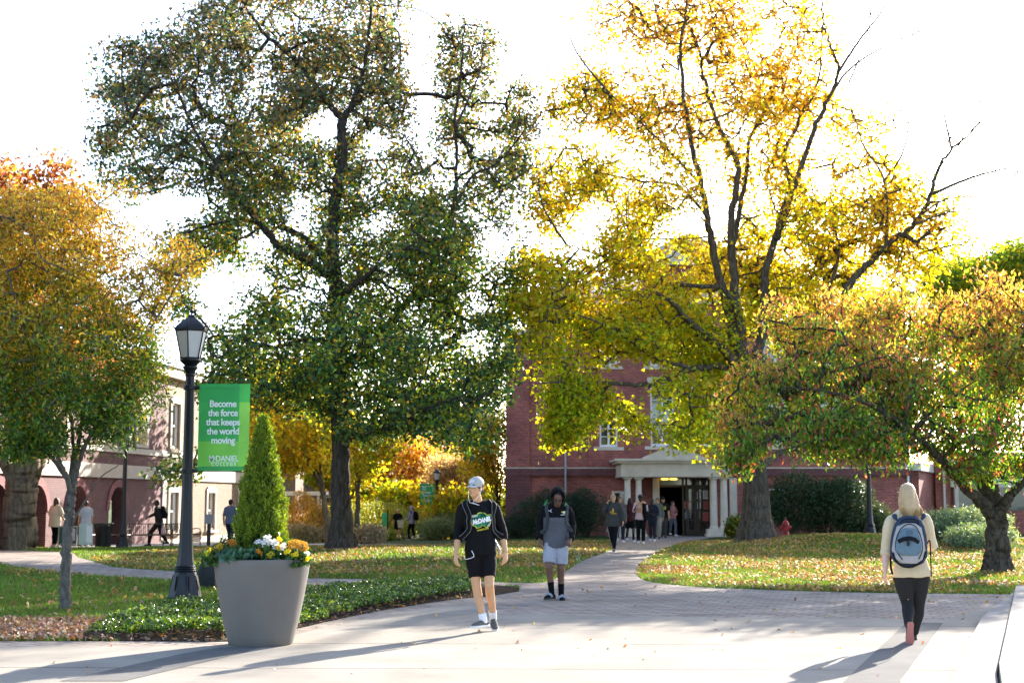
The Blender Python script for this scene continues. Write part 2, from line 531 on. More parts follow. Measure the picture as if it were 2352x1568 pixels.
# the poured plaza
pl = px([(-600, 1490), (0, 1486), (300, 1485), (505, 1486), (610, 1478), (690, 1457), (770, 1438), (860, 1419), (960, 1401), (1060, 1387), (1092, 1386), (1150, 1411), (1400, 1417), (1800, 1421), (2168, 1425), (2262, 1397), (2334, 1369), (2500, 1369), (2900, 1372)])
sheet('concrete_plaza', pl + [(16, 6), (16, 2), (-20, 2)], .016, M_CONC)
sheet('paver_band', px([(1955, 1552), (2081, 1433), (2166, 1433), (2067, 1567)]) + [(2.6, 9), (1.6, 9)], .020, M_PAV)
M_PAV2 = concrete_mat('grey_pavers_left', (.17, .16, .15), .42, .14, 35, (0, 0), .01, (.17, .165, .16))
sheet('paver_band', px([(285, 1568), (560, 1502), (610, 1484), (505, 1490), (420, 1504), (137, 1568)]) + [(-6.5, 9), (-4.6, 9)][:0] + [], .020, M_PAV2)
# low stone steps rising on the right
def gpz(x, y, z):
    w = 784 - y; s = (z - CAMH) / (FV * SP + w * CP)
    return ((x - 1176) * s, (FV * CP - w * SP) * s)
st1 = [gpz(2256, 1432, .0), gpz(2224, 1496, .0), gpz(2193, 1568, 0), (2.4, 8.5)]
st2 = [gpz(2334, 1369, .0), gpz(2315, 1469, .0), gpz(2296, 1568, 0), (2.9, 8.5)]
def slab(name, poly, z0, z1, mat, bev=.012):
    b = MB().prism(poly[::-1], z0, z1, 'z')
    o = b.build(name, mat, None, bevel=bev)
    return tag(o, kind='structure')
slab('stone_step', st1[::-1] + [tuple(np.array(p) - (.02, 0)) for p in st2], -.05, .095, M_STEP)
slab('stone_step', st2[::-1] + [(13.3, 23.3), (13.3, 8.5)], -.05, .18, M_STEP)

# planting bed soil, level with the paving and a little above
M_SOIL = simple('mulch', (.045, .03, .02), 1.0, var=.5, scale=40, bump=1.0, bscale=90, spec=.1)
BED_BACK = [(1188, 1351), (1100, 1342), (950, 1343), (850, 1350), (700, 1360), (600, 1372), (490, 1386), (400, 1395), (300, 1418), (220, 1446), (170, 1471)]
bed_poly = bed_w[8:] + [tuple(p) for p in smooth_line(px(BED_BACK), 3)]
sheet('mulch_bed', bed_poly, .022, M_SOIL, .3)

# pavement in front of the arcade and behind the left lawn
M_WALK = concrete_mat('walk_concrete', (.50, .46, .42), 2, 2, 4)
walk_poly = [(-30, 51.5), (-16.5, 51.5), (-12, 54.5), (-7, 56.5), (-4.5, 57.5), (-4.5, 61), (-12, 66), (-14, 80), (-30, 80)]
sheet('pavement', walk_poly, .03, M_WALK)
sheet('pavement', [(22, 44), (34, 41), (34, 43.5), (22, 46.5)], .03, M_WALK)

ZONES = [path_poly, bed_poly, walk_poly]
def on_lawn(X, Y):
    k = np.ones(X.shape, bool)
    for z in ZONES: k &= ~inside(z, X, Y)
    return k & (Y > 15.72) & ~((X > 4) & (Y < 20))

# ---- grass blades
def grass():
    parts = []
    for (x0, x1, y0, y1, dens, h, w) in [(-9, 0, 15.6, 24, 1500, .05, .006), (-16, 3.6, 24, 34, 520, .06, .011), (-22, 6, 34, 58, 150, .07, .022),
                                         (2, 14, 23, 32, 700, .055, .009), (3, 24, 32, 58, 170, .07, .02)]:
        n = int((x1 - x0) * (y1 - y0) * dens)
        X = RNG.uniform(x0, x1, n); Y = RNG.uniform(y0, y1, n)
        v = np.abs(X) < (Y * .37 + 1.2)
        X, Y = X[v], Y[v]
        k = on_lawn(X, Y); X, Y = X[k], Y[k]
        parts.append((X, Y, np.full(len(X), h), np.full(len(X), w)))
    X = np.concatenate([p[0] for p in parts]); Y = np.concatenate([p[1] for p in parts])
    H = np.concatenate([p[2] for p in parts]) * RNG.uniform(.5, 1.35, len(X)); Wd = np.concatenate([p[3] for p in parts])
    n = len(X); a = RNG.uniform(0, 2 * np.pi, n); Z = ground_z(X, Y)
    dx, dy = np.cos(a) * Wd, np.sin(a) * Wd
    lx, ly = RNG.normal(0, .45, n) * H, RNG.normal(0, .45, n) * H
    V = np.empty((n, 3, 3), np.float32)
    V[:, 0] = np.stack([X - dx, Y - dy, Z - .005], 1); V[:, 1] = np.stack([X + dx, Y + dy, Z - .005], 1)
    V[:, 2] = np.stack([X + lx, Y + ly, Z + H], 1)
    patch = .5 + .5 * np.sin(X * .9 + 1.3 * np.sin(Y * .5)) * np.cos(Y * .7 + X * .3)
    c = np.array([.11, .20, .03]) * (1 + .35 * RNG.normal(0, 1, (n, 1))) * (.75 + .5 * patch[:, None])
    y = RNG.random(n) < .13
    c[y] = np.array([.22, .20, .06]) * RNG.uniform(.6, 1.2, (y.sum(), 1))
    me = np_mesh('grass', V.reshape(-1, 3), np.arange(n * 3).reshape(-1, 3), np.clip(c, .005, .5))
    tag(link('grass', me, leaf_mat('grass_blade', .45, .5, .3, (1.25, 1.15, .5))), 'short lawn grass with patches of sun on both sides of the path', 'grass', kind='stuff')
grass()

# ---- leaf cards of one outline, all in one mesh
def leaves_mesh(name, P, size, cols, axis=None, spread=1.0, shape='kite', fold=.25, rng=RNG, flat=0.0):
    """P (n,3) places; axis: mean direction of the long side; returns a mesh"""
    n = len(P)
    d = rng.normal(0, 1, (n, 3))
    if axis is not None: d = d * spread + np.asarray(axis)[None, :]
    d /= np.linalg.norm(d, axis=1, keepdims=True) + 1e-9
    q = rng.normal(0, 1, (n, 3))
    if flat: q = q * (1 - flat) + np.cross(d, np.array([0, 0, 1.0])) * flat * 2
    q -= d * (q * d).sum(1, keepdims=True)
    q /= np.linalg.norm(q, axis=1, keepdims=True) + 1e-9
    nn = np.cross(d, q)
    s = (np.asarray(size) * rng.uniform(.65, 1.3, n))[:, None]
    if shape == 'kite':    # four corners, folded along the midrib
        o = [(-.5, 0, 0), (.05, .42, fold), (.5, 0, 0), (.05, -.42, fold)]
    elif shape == 'lance':
        o = [(-.5, 0, 0), (-.05, .2, fold * .6), (.5, 0, -.12), (-.05, -.2, fold * .6)]
    elif shape == 'star':  # five-lobed
        o = [(-.45, 0, 0), (-.2, .5, .12), (.08, .22, -.05), (.5, 0, .1), (.08, -.22, -.05), (-.2, -.5, .12)]
    elif shape == 'oak':
        o = [(-.5, 0, .05), (-.25, .3, .2), (-.05, .16, 0), (.2, .36, .25), (.5, 0, .1), (.2, -.36, .2), (-.05, -.16, 0), (-.25, -.3, .15)]
    k = len(o)
    V = np.empty((n, k, 3), np.float32)
    for i, (a, b, c) in enumerate(o):
        V[:, i] = P + d * s * a + q * s * b + nn * s * c
    return np_mesh(name, V.reshape(-1, 3), np.arange(n * k).reshape(-1, k), cols)

def palette(n, pal, w, jit=.22, rng=RNG):
    pal = np.array(pal, float); w = np.array(w, float); w /= w.sum()
    i = rng.choice(len(pal), n, p=w)
    return np.clip(pal[i] * (1 + jit * rng.normal(0, 1, (n, 1))) * (1 + .08 * rng.normal(0, 1, (n, 3))), .004, .8)

M_FALL = leaf_mat('fallen_leaf', .25, .6, .25, (1.2, 1.0, .6))
def fallen():
    P = []; sz = []
    def scatter(n, x0, x1, y0, y1, size, f=None, lawn=True):
        X = RNG.uniform(x0, x1, n); Y = RNG.uniform(y0, y1, n)
        k = np.abs(X) < (Y * .37 + 1)
        if lawn: k &= on_lawn(X, Y)
        if f is not None: k &= f(X, Y) > RNG.random(n)
        X, Y = X[k], Y[k]
        P.append(np.stack([X, Y, ground_z(X, Y) + RNG.uniform(.035, .07, len(X)) * (1 if lawn else .5)], 1)); sz.append(np.full(len(X), size))
    wav = lambda X, Y: np.clip(.45 + .6 * np.sin(X * 1.1 + 2 * np.sin(Y * .45)) * np.cos(Y * .9) + .35 * np.sin(X * 2.7 - Y * 1.9) * np.sin(Y * 2.3), .03, 1)
    scatter(14000, -9, -2, 15.7, 19, .07, lambda X, Y: np.clip(1.25 - np.abs(Y - 17.2) * .62, .03, 1) * np.clip((-X - 3.2) * .6, .04, 1))
    scatter(3500, -12, 3, 19, 34, .09, lambda X, Y: .35 + 0 * X)
    scatter(46000, -11, 6, 30, 58, .075, wav)
    scatter(15000, 3, 13, 23.5, 33, .07, lambda X, Y: np.clip(wav(X, Y), .12, 1))
    scatter(52000, 2, 22, 32, 56, .075, lambda X, Y: np.clip(wav(X, Y) * 1.2, .1, 1))
    scatter(1300, -7, 1, 15.8, 22, .09, lambda X, Y: inside(bed_poly, X, Y) * 1.0, False)
    scatter(2600, -7, 1, 15.6, 24, .06, lambda X, Y: inside(bed_poly, X, Y) * 1.0, False)
    scatter(700, -7, 12, 15.2, 27, .07, lambda X, Y: (inside(path_poly, X, Y) & ~on_lawn(X, Y)) * np.clip(.06 + .9 * (np.abs(np.sin(X * 1.7 + Y)) > .93), 0, 1), False)
    # drifts on the path, mostly along its edges
    scatter(900, -4, 13, 18.8, 60, .06, lambda X, Y: inside(path_poly, X, Y) * np.clip((Y - 16) / 30, 0.05, .6), False)
    scatter(150, -6, 6, 12.2, 18.6, .03, lambda X, Y: .6 + 0 * X, False)
    P = np.concatenate(P); sz = np.concatenate(sz)
    near = (P[:, 1] < 22) & (P[:, 0] < -2)
    c = palette(len(P), [(.42, .20, .07), (.50, .29, .07), (.24, .12, .06), (.46, .33, .18), (.60, .43, .07)], [3.5, 3, 3, 3.5, 1.6])
    c[near] = palette(near.sum(), [(.34, .20, .14), (.25, .13, .09), (.46, .33, .25), (.45, .22, .08)], [3, 2, 3, 1.5])
    me = leaves_mesh('fallen_leaves', P, sz, c, axis=None, shape='oak', flat=.75)
    tag(link('fallen_leaves', me, M_FALL), 'dry orange and brown leaves fallen over the lawns and bed', 'fallen leaves', kind='stuff')
fallen()

# ---- glossy low ground cover in the bed
M_GC = leaf_mat('groundcover_leaf', .38, .22, .7, (1.3, 1.25, .4))
def groundcover():
    gcp = px([(1100, 1365), (1085, 1348), (950, 1346), (850, 1353), (700, 1365), (600, 1376), (470, 1397), (330, 1420), (235, 1448), (205, 1468), (520, 1470), (640, 1462), (740, 1432), (850, 1404), (960, 1387), (1040, 1374)])
    n = 24000
    X = RNG.uniform(-7, 0.2, n); Y = RNG.uniform(15.6, 26, n)
    k = inside(gcp, X, Y); X, Y = X[k], Y[k]
    e = .5 + .5 * np.sin(X * 3.1 + 1.2 * np.sin(Y * 2.3)) * np.cos(Y * 2.9 + X)
    k = RNG.random(len(X)) < .35 + .65 * e; X, Y, e = X[k], Y[k], e[k]
    H = .09 + .11 * e + RNG.uniform(-.03, .04, len(X))
    P = []; A = []
    for i in range(11):    # a whorl of leaves on every stem
        a = RNG.uniform(0, 6.28, len(X)); r = RNG.uniform(.015, .05, len(X))
        P.append(np.stack([X + np.cos(a) * r, Y + np.sin(a) * r, .02 + H * RNG.uniform(.55, 1.05, len(X))], 1))
    P = np.concatenate(P)
    c = palette(len(P), [(.06, .13, .025), (.11, .19, .03), (.26, .33, .05), (.04, .09, .025)], [3, 4, 2, 3])
    me = leaves_mesh('ground_cover', P, .037, c, axis=(0, 0, .25), shape='kite', flat=.35)
    sv = MB()
    o = tag(link('ground_cover', me, M_GC), 'glossy green low ground cover filling the mulch bed', 'ground cover', kind='stuff')
groundcover()
# ============================================================ the brick building with the portico
FD = 71.0                                  # depth of its facade
def fx(x): return at(x, 1145, FD).x
def fz(y): return at(1400, y, FD).z
GB = gz(5, FD)
M_BRICK = brick_mat('red_brick', (.43, .098, .068), (.23, .050, .042), (.42, .33, .29), .075, .215, stain=.4)
M_STONE = simple('limestone', (.60, .52, .42), .85, var=.2, scale=1.6, bump=.3, bscale=30)
M_PIER = simple('limestone_pier', (.66, .59, .49), .85, var=.12, scale=3, bump=.2, bscale=40)
M_WHITE = simple('white_paint', (.80, .80, .80), .5, var=.04)
M_GLASS = glass_mat('window_glass')
M_DARKG = glass_mat('door_glass', (.012, .012, .014), .08)
M_BRONZE = simple('bronze_frame', (.06, .045, .035), .4, .4, var=.2)
M_ROOF = simple('roof_slate', (.16, .17, .20), .7, var=.3, scale=6)
M_GUT = simple('galvanised_pipe', (.42, .42, .45), .45, .5, var=.1)
M_INT = simple('dark_interior', (.02, .018, .016), .9)

def window(parent, x0, x1, z0, z1, y, cols=2, rows=4, sill=True, name='window', fr=.09, glass=None):
    """frame with glazing bars, pane and sill; the wall is y, facing -y"""
    f = MB()
    f.box(x0, x0 + fr, y - .03, y + .09, z0, z1).box(x1 - fr, x1, y - .03, y + .09, z0, z1)
    f.box(x0 + fr, x1 - fr, y - .03, y + .09, z1 - fr, z1).box(x0 + fr, x1 - fr, y - .03, y + .09, z0, z0 + fr * 1.3)
    iw = x1 - x0 - 2 * fr; ih = z1 - z0 - 2.3 * fr
    for i in range(1, cols):
        c = x0 + fr + iw * i / cols; w = .05 if i * 2 == cols else .022
        f.box(c - w, c + w, y + .0, y + .06, z0 + fr * 1.3, z1 - fr)
    for j in range(1, rows):
        c = z0 + 1.3 * fr + ih * j / rows
        f.box(x0 + fr, x1 - fr, y + .012, y + .052, c - .018, c + .018)
    o = f.build(name, M_WHITE, parent)
    MB().box(x0 + fr * .5, x1 - fr * .5, y + .063, y + .075, z0 + fr * .5, z1 - fr * .5).build('pane', glass or M_GLASS, o)
    if sill:
        MB().box(x0 - .3, x1 + .3, y - .14, y - .003, z0 - .17, z0 - .005).build('sill', M_STONE, o, bevel=.01)
    return o

def wall_grid(mb, x0, x1, z0, z1, y0, y1, holes):
    """a wall with rectangular openings, made of boxes butted end to end"""
    xs = sorted({x0, x1, *[h[0] for h in holes], *[h[1] for h in holes]})
    for a, b in zip(xs[:-1], xs[1:]):
        cuts = sorted([(h[2], h[3]) for h in holes if h[0] < (a + b) / 2 < h[1]])
        z = z0
        for c in cuts:
            if c[0] > z: mb.box(a, b, y0, y1, z, c[0])
            z = c[1]
        if z < z1: mb.box(a, b, y0, y1, z, z1)

def main_building():
    B = empty('brick_building', (fx(1600), FD, GB), 0, 'dark red brick hall with limestone portico and white windows behind the yellow maple', 'building')
    def P(o):
        o.parent = B; o.matrix_parent_inverse = Matrix.Translation((-fx(1600), -FD, -GB)); return o
    x0, x1 = fx(1162), fx(2092)
    zt = fz(770)
    wins = []
    for a, b, t, u in [(1378, 1420, 943, 1026), (1496, 1551, 880, 1024), (1594, 1652, 898, 1024), (1760, 1815, 898, 1024), (1890, 1945, 898, 1024), (2000, 2050, 898, 1024)]:
        wins.append((fx(a), fx(b), fz(u), fz(t)))
    up = [(fx(a), fx(b), fz(840), fz(745)) for a, b in [(1378, 1420), (1496, 1551), (1594, 1652), (1760, 1815), (1890, 1945)]]
    low = [(fx(1405), fx(1448), fz(1213), fz(1127)), (fx(1768), fx(1806), fz(1182), fz(1122))]
    door = (fx(1513), fx(1630), GB - .3, fz(1093))
    w = MB()
    xl = fx(1216)
    wall_grid(w, xl, x1, GB - 1, fz(700), FD, FD + .4, wins + up + low + [door])
    # corner tower standing a little proud
    w.box(x0, xl, FD - .12, FD + 10, GB - 1, zt)
    # piers between the bays
    for a in (1290, 1352):
        w.box(fx(a), fx(a + 9), FD - .07, FD - .003, fz(1076), fz(720))
    # body and sides
    w.box(x1 - .4, x1, FD + .4, FD + 24, GB - 1, fz(700))
    w.box(xl, x1 - .4, FD + 23.6, FD + 24, GB - 1, fz(700))
    # middle block rising above the cornice
    m0, m1 = fx(1480), fx(1700)
    w.box(m0, m1, FD + .1, FD + 1, fz(700) + .62, fz(610))
    w.box(fx(1162), fx(1216), FD + .3, FD + 2, zt + .32, zt + .34)
    P(w.build('wall', M_BRICK))
    # darker projecting belt of brick with a thin limestone line
    MBK = (brick_mat('dark_brick', (.19, .05, .05), (.12, .03, .035), (.26, .2, .18)))
    for q in ((x0 - .05, fx(1424), FD - .20, FD - .123, fz(1092), fz(1076)), (fx(1684), x1 + .03, FD - .20, FD - .003, fz(1092), fz(1076)), (x0 - .03, xl + .03, FD - .17, FD - .123, GB - .4, fz(1092) - .003)):
        P(MB().box(*q).build('belt_course', MBK))
    for q in ((x0 - .06, fx(1414), FD - .23, FD - .1235, fz(1076) + .003, fz(1076) + .06), (fx(1684), x1 + .04, FD - .23, FD - .004, fz(1076) + .003, fz(1076) + .06), (x0 - .08, xl + .06, FD - .2, FD + 10.1, zt + .003, zt + .30)):
        P(MB().box(*q).build('stone_trim', M_STONE, bevel=.01))
    # main cornice, pediment and roof
    c = MB(); zc = fz(700)
    c.box(xl + .1, x1 + .5, FD - .55, FD + .5, zc + .3, zc + .6); c.box(xl + .2, x1 + .3, FD - .3, FD + .45, zc + .003, zc + .297)
    ap = (m0 + m1) / 2
    zp = fz(610)
    c.prism([(m0 - .6, zp + .003), (m1 + .6, zp + .003), (m1 + .6, zp + .25), (ap, zp + 1.65), (m0 - .6, zp + .25)], FD - .3, FD + 1.1)
    P(c.build('cornice', M_STONE, bevel=.01))
    r = MB()
    zr = zc + .62
    r.add([(xl, FD - .4, zr), (x1 + .4, FD - .4, zr), (x1 + .4, FD + 24, zr), (xl, FD + 24, zr), (xl + 6, FD + 11, zr + 2.6), (x1 - 6, FD + 11, zr + 2.6)],
          [(0, 1, 5, 4), (1, 2, 5), (2, 3, 4, 5), (3, 0, 4)])
    rf = P(r.build('roof', M_ROOF))
    for h in wins: P(window(None, *h, FD + .1, 2, 4))
    for h in up: P(window(None, *h, FD + .1, 2, 3))
    for h in low: P(window(None, *h, FD + .1, 1, 2))
    # stone lintel over the tall window
    for h in wins[1:]: P(MB().box(h[0] - .15, h[1] + .15, FD - .06, FD - .004, h[3] + .003, h[3] + .3).build('lintel', M_STONE, bevel=.01))
    # downspout
    d = MB(); x = fx(1298.5); d.tube([(x, FD - .13, GB - .2), (x, FD - .28, GB + 1), (x, FD - .28, zt + 1)], .05, 8)
    for z in (GB + 1.4, GB + 3.4, GB + 5.4, GB + 7.4): d.box(x - .08, x + .08, FD - .34, FD - .125, z, z + .05)
    P(d.build('downspout', M_GUT, auto=40))
    d = MB(); x = fx(2086); d.tube([(x, FD - .12, GB - .2), (x, FD - .12, zt)], .055, 8); P(d.build('downspout', M_WHITE, auto=40))
    # ---- portico
    pd = FD - 3.3                      # depth of the column line
    def qx(x): return at(x, 1145, pd).x
    def qz(y): return at(1500, y, pd).z
    cols = [1441.5, 1467, 1639, 1662.5]
    gp_ = gz(6, pd)
    for i, c in enumerate(cols):
        zt_, zb = qz(1095), qz(1214)
        H = zt_ - zb; r0 = .165 if i < 2 else .18
        prof = [(r0 * 1.28, 0), (r0 * 1.3, .06), (r0 * 1.12, .10), (r0 * 1.02, .14)]
        for k in range(9):
            t = k / 8; prof.append((r0 * (1 - .16 * t ** 1.6), .16 + t * (H - .42)))
        prof += [(r0 * .95, H - .24), (r0 * .86, H - .22), (r0 * .86, H - .15), (r0 * 1.15, H - .10), (r0 * 1.22, H - .08)]
        m = MB().lathe([(a, b + zb) for a, b in prof], 24, qx(c), pd)
        m.box(qx(c) - r0 * 1.3, qx(c) + r0 * 1.3, pd - r0 * 1.3, pd + r0 * 1.3, zt_ - .078, zt_ - .003)
        P(m.build('column', M_PIER, auto=35))
    for a, b in ((1422, 1482), (1622, 1672)):
        m = MB().box(qx(a), qx(b), pd - .32, pd + .32, gp_ - .2, qz(1214) - .005)
        m.box(qx(a) - .05, qx(b) + .05, pd - .37, pd + .37, gp_ - .2, gp_ + .14)
        P(m.build('pedestal', M_PIER, bevel=.015))
    e = MB()
    e.box(qx(1426), qx(1679), pd - .30, FD - .003, qz(1092.5), qz(1064))
    e.box(qx(1424), qx(1681), pd - .34, FD - .004, qz(1095) + .0, qz(1092.5) - .004)
    P(e.build('entablature', M_STONE, bevel=.012))
    e = MB(); e.box(qx(1417), qx(1682), pd - .46, FD - .005, qz(1064) + .004, qz(1059)); e.box(qx(1411), qx(1686), pd - .58, FD - .006, qz(1059) + .004, qz(1053.5))
    P(e.build('portico_cornice', M_STONE, bevel=.012))
    e = MB()
    za, zb2 = qz(1053.5) + .004, qz(1021)
    e.prism([(qx(1476), za), (qx(1619), za), (qx(1619), za + .07), (qx(1547.5), zb2), (qx(1476), za + .07)], pd - .35, pd - .02)
    e.prism([(qx(1486), za + .05), (qx(1609), za + .05), (qx(1547.5), zb2 - .11)], pd - .30, pd - .351 + .0)
    P(e.build('pediment', M_STONE))
    # stone pilasters beside the doors
    for a, b in ((1499, 1514), (1630, 1640), (1675, 1692)): P(MB().box(fx(a), fx(b), FD - .16, FD - .003, GB - .1, qz(1095)).build('pilaster', M_PIER, bevel=.01))
    # entrance: dark lobby behind a bronze frame with doors and notices
    yl = FD + .25
    lob = MB(); lob.box(door[0], door[1], FD + 5.0, FD + 5.1, GB, door[3] + .1); lob.box(door[0] - .1, door[0], FD + .41, FD + 5, GB, door[3] + .1)
    lob.box(door[1], door[1] + .1, FD + .41, FD + 5, GB, door[3] + .1); lob.box(door[0], door[1], FD + .41, FD + 5, door[3] + .0, door[3] + .1)
    lob.box(door[0], door[1], FD + .0, FD + 5, GB - .02, GB + .034)
    P(lob.build('lobby', M_INT))
    fr = MB(); f = .05
    tz = fz(1118)
    X = [fx(a) for a in (1513, 1524, 1568, 1576, 1598, 1604, 1628, 1630)]
    for a in X[:1] + X[2:7]: fr.box(a, a + .09, yl - .05, yl + .05, GB + .035, door[3])
    fr.box(X[0] + .09, X[7], yl - .045, yl + .045, tz, tz + .11)
    fr.box(X[0] + .09, X[7], yl - .045, yl + .045, door[3] - .08, door[3] - .003)
    P(fr.build('entrance_frame', M_BRONZE))
    P(MB().box(X[0] + .02, X[7] - .02, yl + .0, yl + .012, tz + .11, door[3] - .08).build('transom_pane', M_DARKG))
    for a, b in ((X[2] + .09, X[3]), (X[3] + .09, X[4]), (X[4] + .09, X[6])):
        d = MB(); z0, z1 = GB + .045, tz - .005
        d.box(a + .005, a + .07, yl - .03, yl + .03, z0, z1).box(b - .07, b - .005, yl - .03, yl + .03, z0, z1)
        d.box(a + .07, b - .07, yl - .03, yl + .03, z0, z0 + .25).box(a + .07, b - .07, yl - .03, yl + .03, z1 - .1, z1)
        for zz in (.75, 1.2, 1.65): d.box(a + .07, b - .07, yl - .02, yl + .02, GB + zz, GB + zz + .045)
        dd = P(d.build('door', M_BRONZE))
        q = MB().box(a + .05, b - .05, yl - .004, yl + .006, z0 + .1, z1 - .05).build('pane', M_DARKG, dd)
        h = MB().tube([(a + .12, yl - .08, GB + .85), (a + .12, yl - .08, GB + 1.25)], .012, 8).build('handle', M_GUT, dd)
    # lobby lamps seen through the transom
    for a in (1526, 1546):
        m, t_, bb, oo = nt('lit_lamp_shade')
        bb.inputs['Emission Color'].default_value = (1, .62, .12, 1); bb.inputs['Emission Strength'].default_value = .6; bb.inputs['Base Color'].default_value = (.8, .5, .1, 1)
        P(MB().lathe([(.12, fz(1102)), (.2, fz(1102) + .03), (.17, fz(1098))], 12, fx(a), yl - .55).build('lobby_lamp', m))
    # notices taped to the glass
    cols_ = {'w': simple('paper', (.75, .74, .72), .8, var=.05), 'r': simple('red_paper', (.55, .14, .12), .8, var=.15, scale=20), 'k': simple('dark_poster', (.05, .06, .08), .8, var=.4, scale=30)}
    M_INK = simple('ink', (.03, .03, .03), .8)
    for (zx, zy, wz, hz, c) in [(1335, 1125, 34, 50, 'r'), (1335, 1200, 34, 60, 'k'), (1416, 1058, 38, 48, 'w'), (1416, 1128, 36, 46, 'w'), (1468, 1055, 34, 60, 'w'), (1470, 1128, 34, 52, 'r'), (1468, 1205, 40, 60, 'r')]:
        cx = (1300 + zx / 2.613) / 1.148; cy = (900 + zy / 2.613) / 1.148; hw = wz / 2.613 / 1.148 / 2; hh = hz / 2.613 / 1.148 / 2
        p = P(MB().box(fx(cx - hw), fx(cx + hw), yl - .038, yl - .034, fz(cy + hh), fz(cy - hh)).build('notice', cols_[c]))
        i = MB(); n = 5
        for k in range(n):
            zz = fz(cy - hh) - (k + 1) * (fz(cy - hh) - fz(cy + hh)) / (n + 1.3)
            i.box(fx(cx - hw * .75), fx(cx + hw * (.7 if k % 2 else .4)), yl - .040, yl - .039, zz - .012, zz + .004)
        i.build('print', cols_['w'] if c == 'k' else M_INK, p)
    return B
BLD = main_building()
# door mat
tag(MB().box(fx(1566), fx(1626), FD - 2.2, FD - .6, gz(6, FD - 1.4) + .03, gz(6, FD - 1.4) + .055).build('door_mat', simple('rubber', (.03, .03, .03), .9), None, bevel=.005),
    'black rubber mat lying before the entrance doors', 'door mat')

# ============================================================ low wing on the right with vertical fins
def right_wing():
    cx = at(2200, 1145, 72)
    B = empty('modern_wing', (cx.x, 72, gz(cx.x, 72)), 0, 'low brick and concrete wing with pale vertical fins right of the red hall', 'building')
    def P(o):
        o.parent = B; o.matrix_parent_inverse = Matrix.Translation((-cx.x, -72, -gz(cx.x, 72))); return o
    fin = simple('pale_concrete', (.62, .58, .50), .8, var=.08)
    g = gz(20, 72)
    def X(x, d): return at(x, 1145, d).x
    # finned side of the link, running away from the hall's corner and turned to the sun
    a = Vector((X(2094, 71), 71)); b = Vector((X(2150, 83), 83))
    zt, zt2 = at(2100, 1085, 71).z, at(2100, 1062, 71).z
    u = (b - a).normalized(); nrm = Vector((-u.y, u.x)) * -1
    L = (b - a).length
    def quad(m, s0, s1, o0, o1, z0, z1):
        p = [a + u * s0 + nrm * o0, a + u * s1 + nrm * o0, a + u * s1 + nrm * o1, a + u * s0 + nrm * o1]
        m.prism([tuple(q) for q in p], z0, z1, 'z')
    w = MB(); quad(w, .15, L, .0, .35, g - .3, zt + .1); P(w.build('wall', M_BRICK))
    f = MB()
    k = 0
    while .3 + k * .62 < L: quad(f, .3 + k * .62, .3 + k * .62 + .3, -.32, -.003, g + .1, zt); k += 1
    quad(f, -.1, L, -.42, .5, zt + .104, zt2)
    quad(f, -.05, L, -.38, -.004, g - .2, g + .097)
    P(f.build('fin_screen', fin))
    # brick return and the glazed range behind the cherry tree
    w = MB(); y = 77.0
    g0, g1 = X(2196, y), X(2700, y)
    zb, zl, zh, ztp = g, at(2300, 1172, y).z, at(2300, 1118, y).z, at(2300, 1060, y).z
    w.box(X(2150, y), g0 - .3, y, y + .4, g - .3, ztp)
    w.box(g0 - .3, g1, y, y + .4, g - .3, zl); w.box(g0 - .3, g1, y + .003, y + .4, zh, ztp)
    P(w.build('wall', M_BRICK))
    c = MB(); c.box(X(2150, y) - .2, g1, y - .25, y + .6, ztp + .003, ztp + .5); c.box(g0 - .3, g1, y - .1, y - .003, zh, zh + .45)
    for q in range(8):
        xx = g0 + q * 2.1; c.box(xx - .1, xx + .1, y - .12, y + .1, zl, zh - .003)
    c.box(X(2168, y) - .06, X(2168, y) + .06, y - .15, y - .003, g - .2, ztp)
    P(c.build('concrete_frame', fin))
    p = MB()
    for q in range(7): p.box(g0 + q * 2.1 + .1, g0 + (q + 1) * 2.1 - .1, y + .1, y + .12, zl + .003, zh - .003)
    P(p.build('glazing', glass_mat('wing_glass', (.05, .07, .07), .04)))
    p = MB()
    p.box(g0, g1, y + .401, y + 10, ztp - .1, ztp); p.box(g0 - .3, g1, y + 10, y + 10.3, g - .3, ztp)
    P(p.build('roof', M_ROOF))
right_wing()

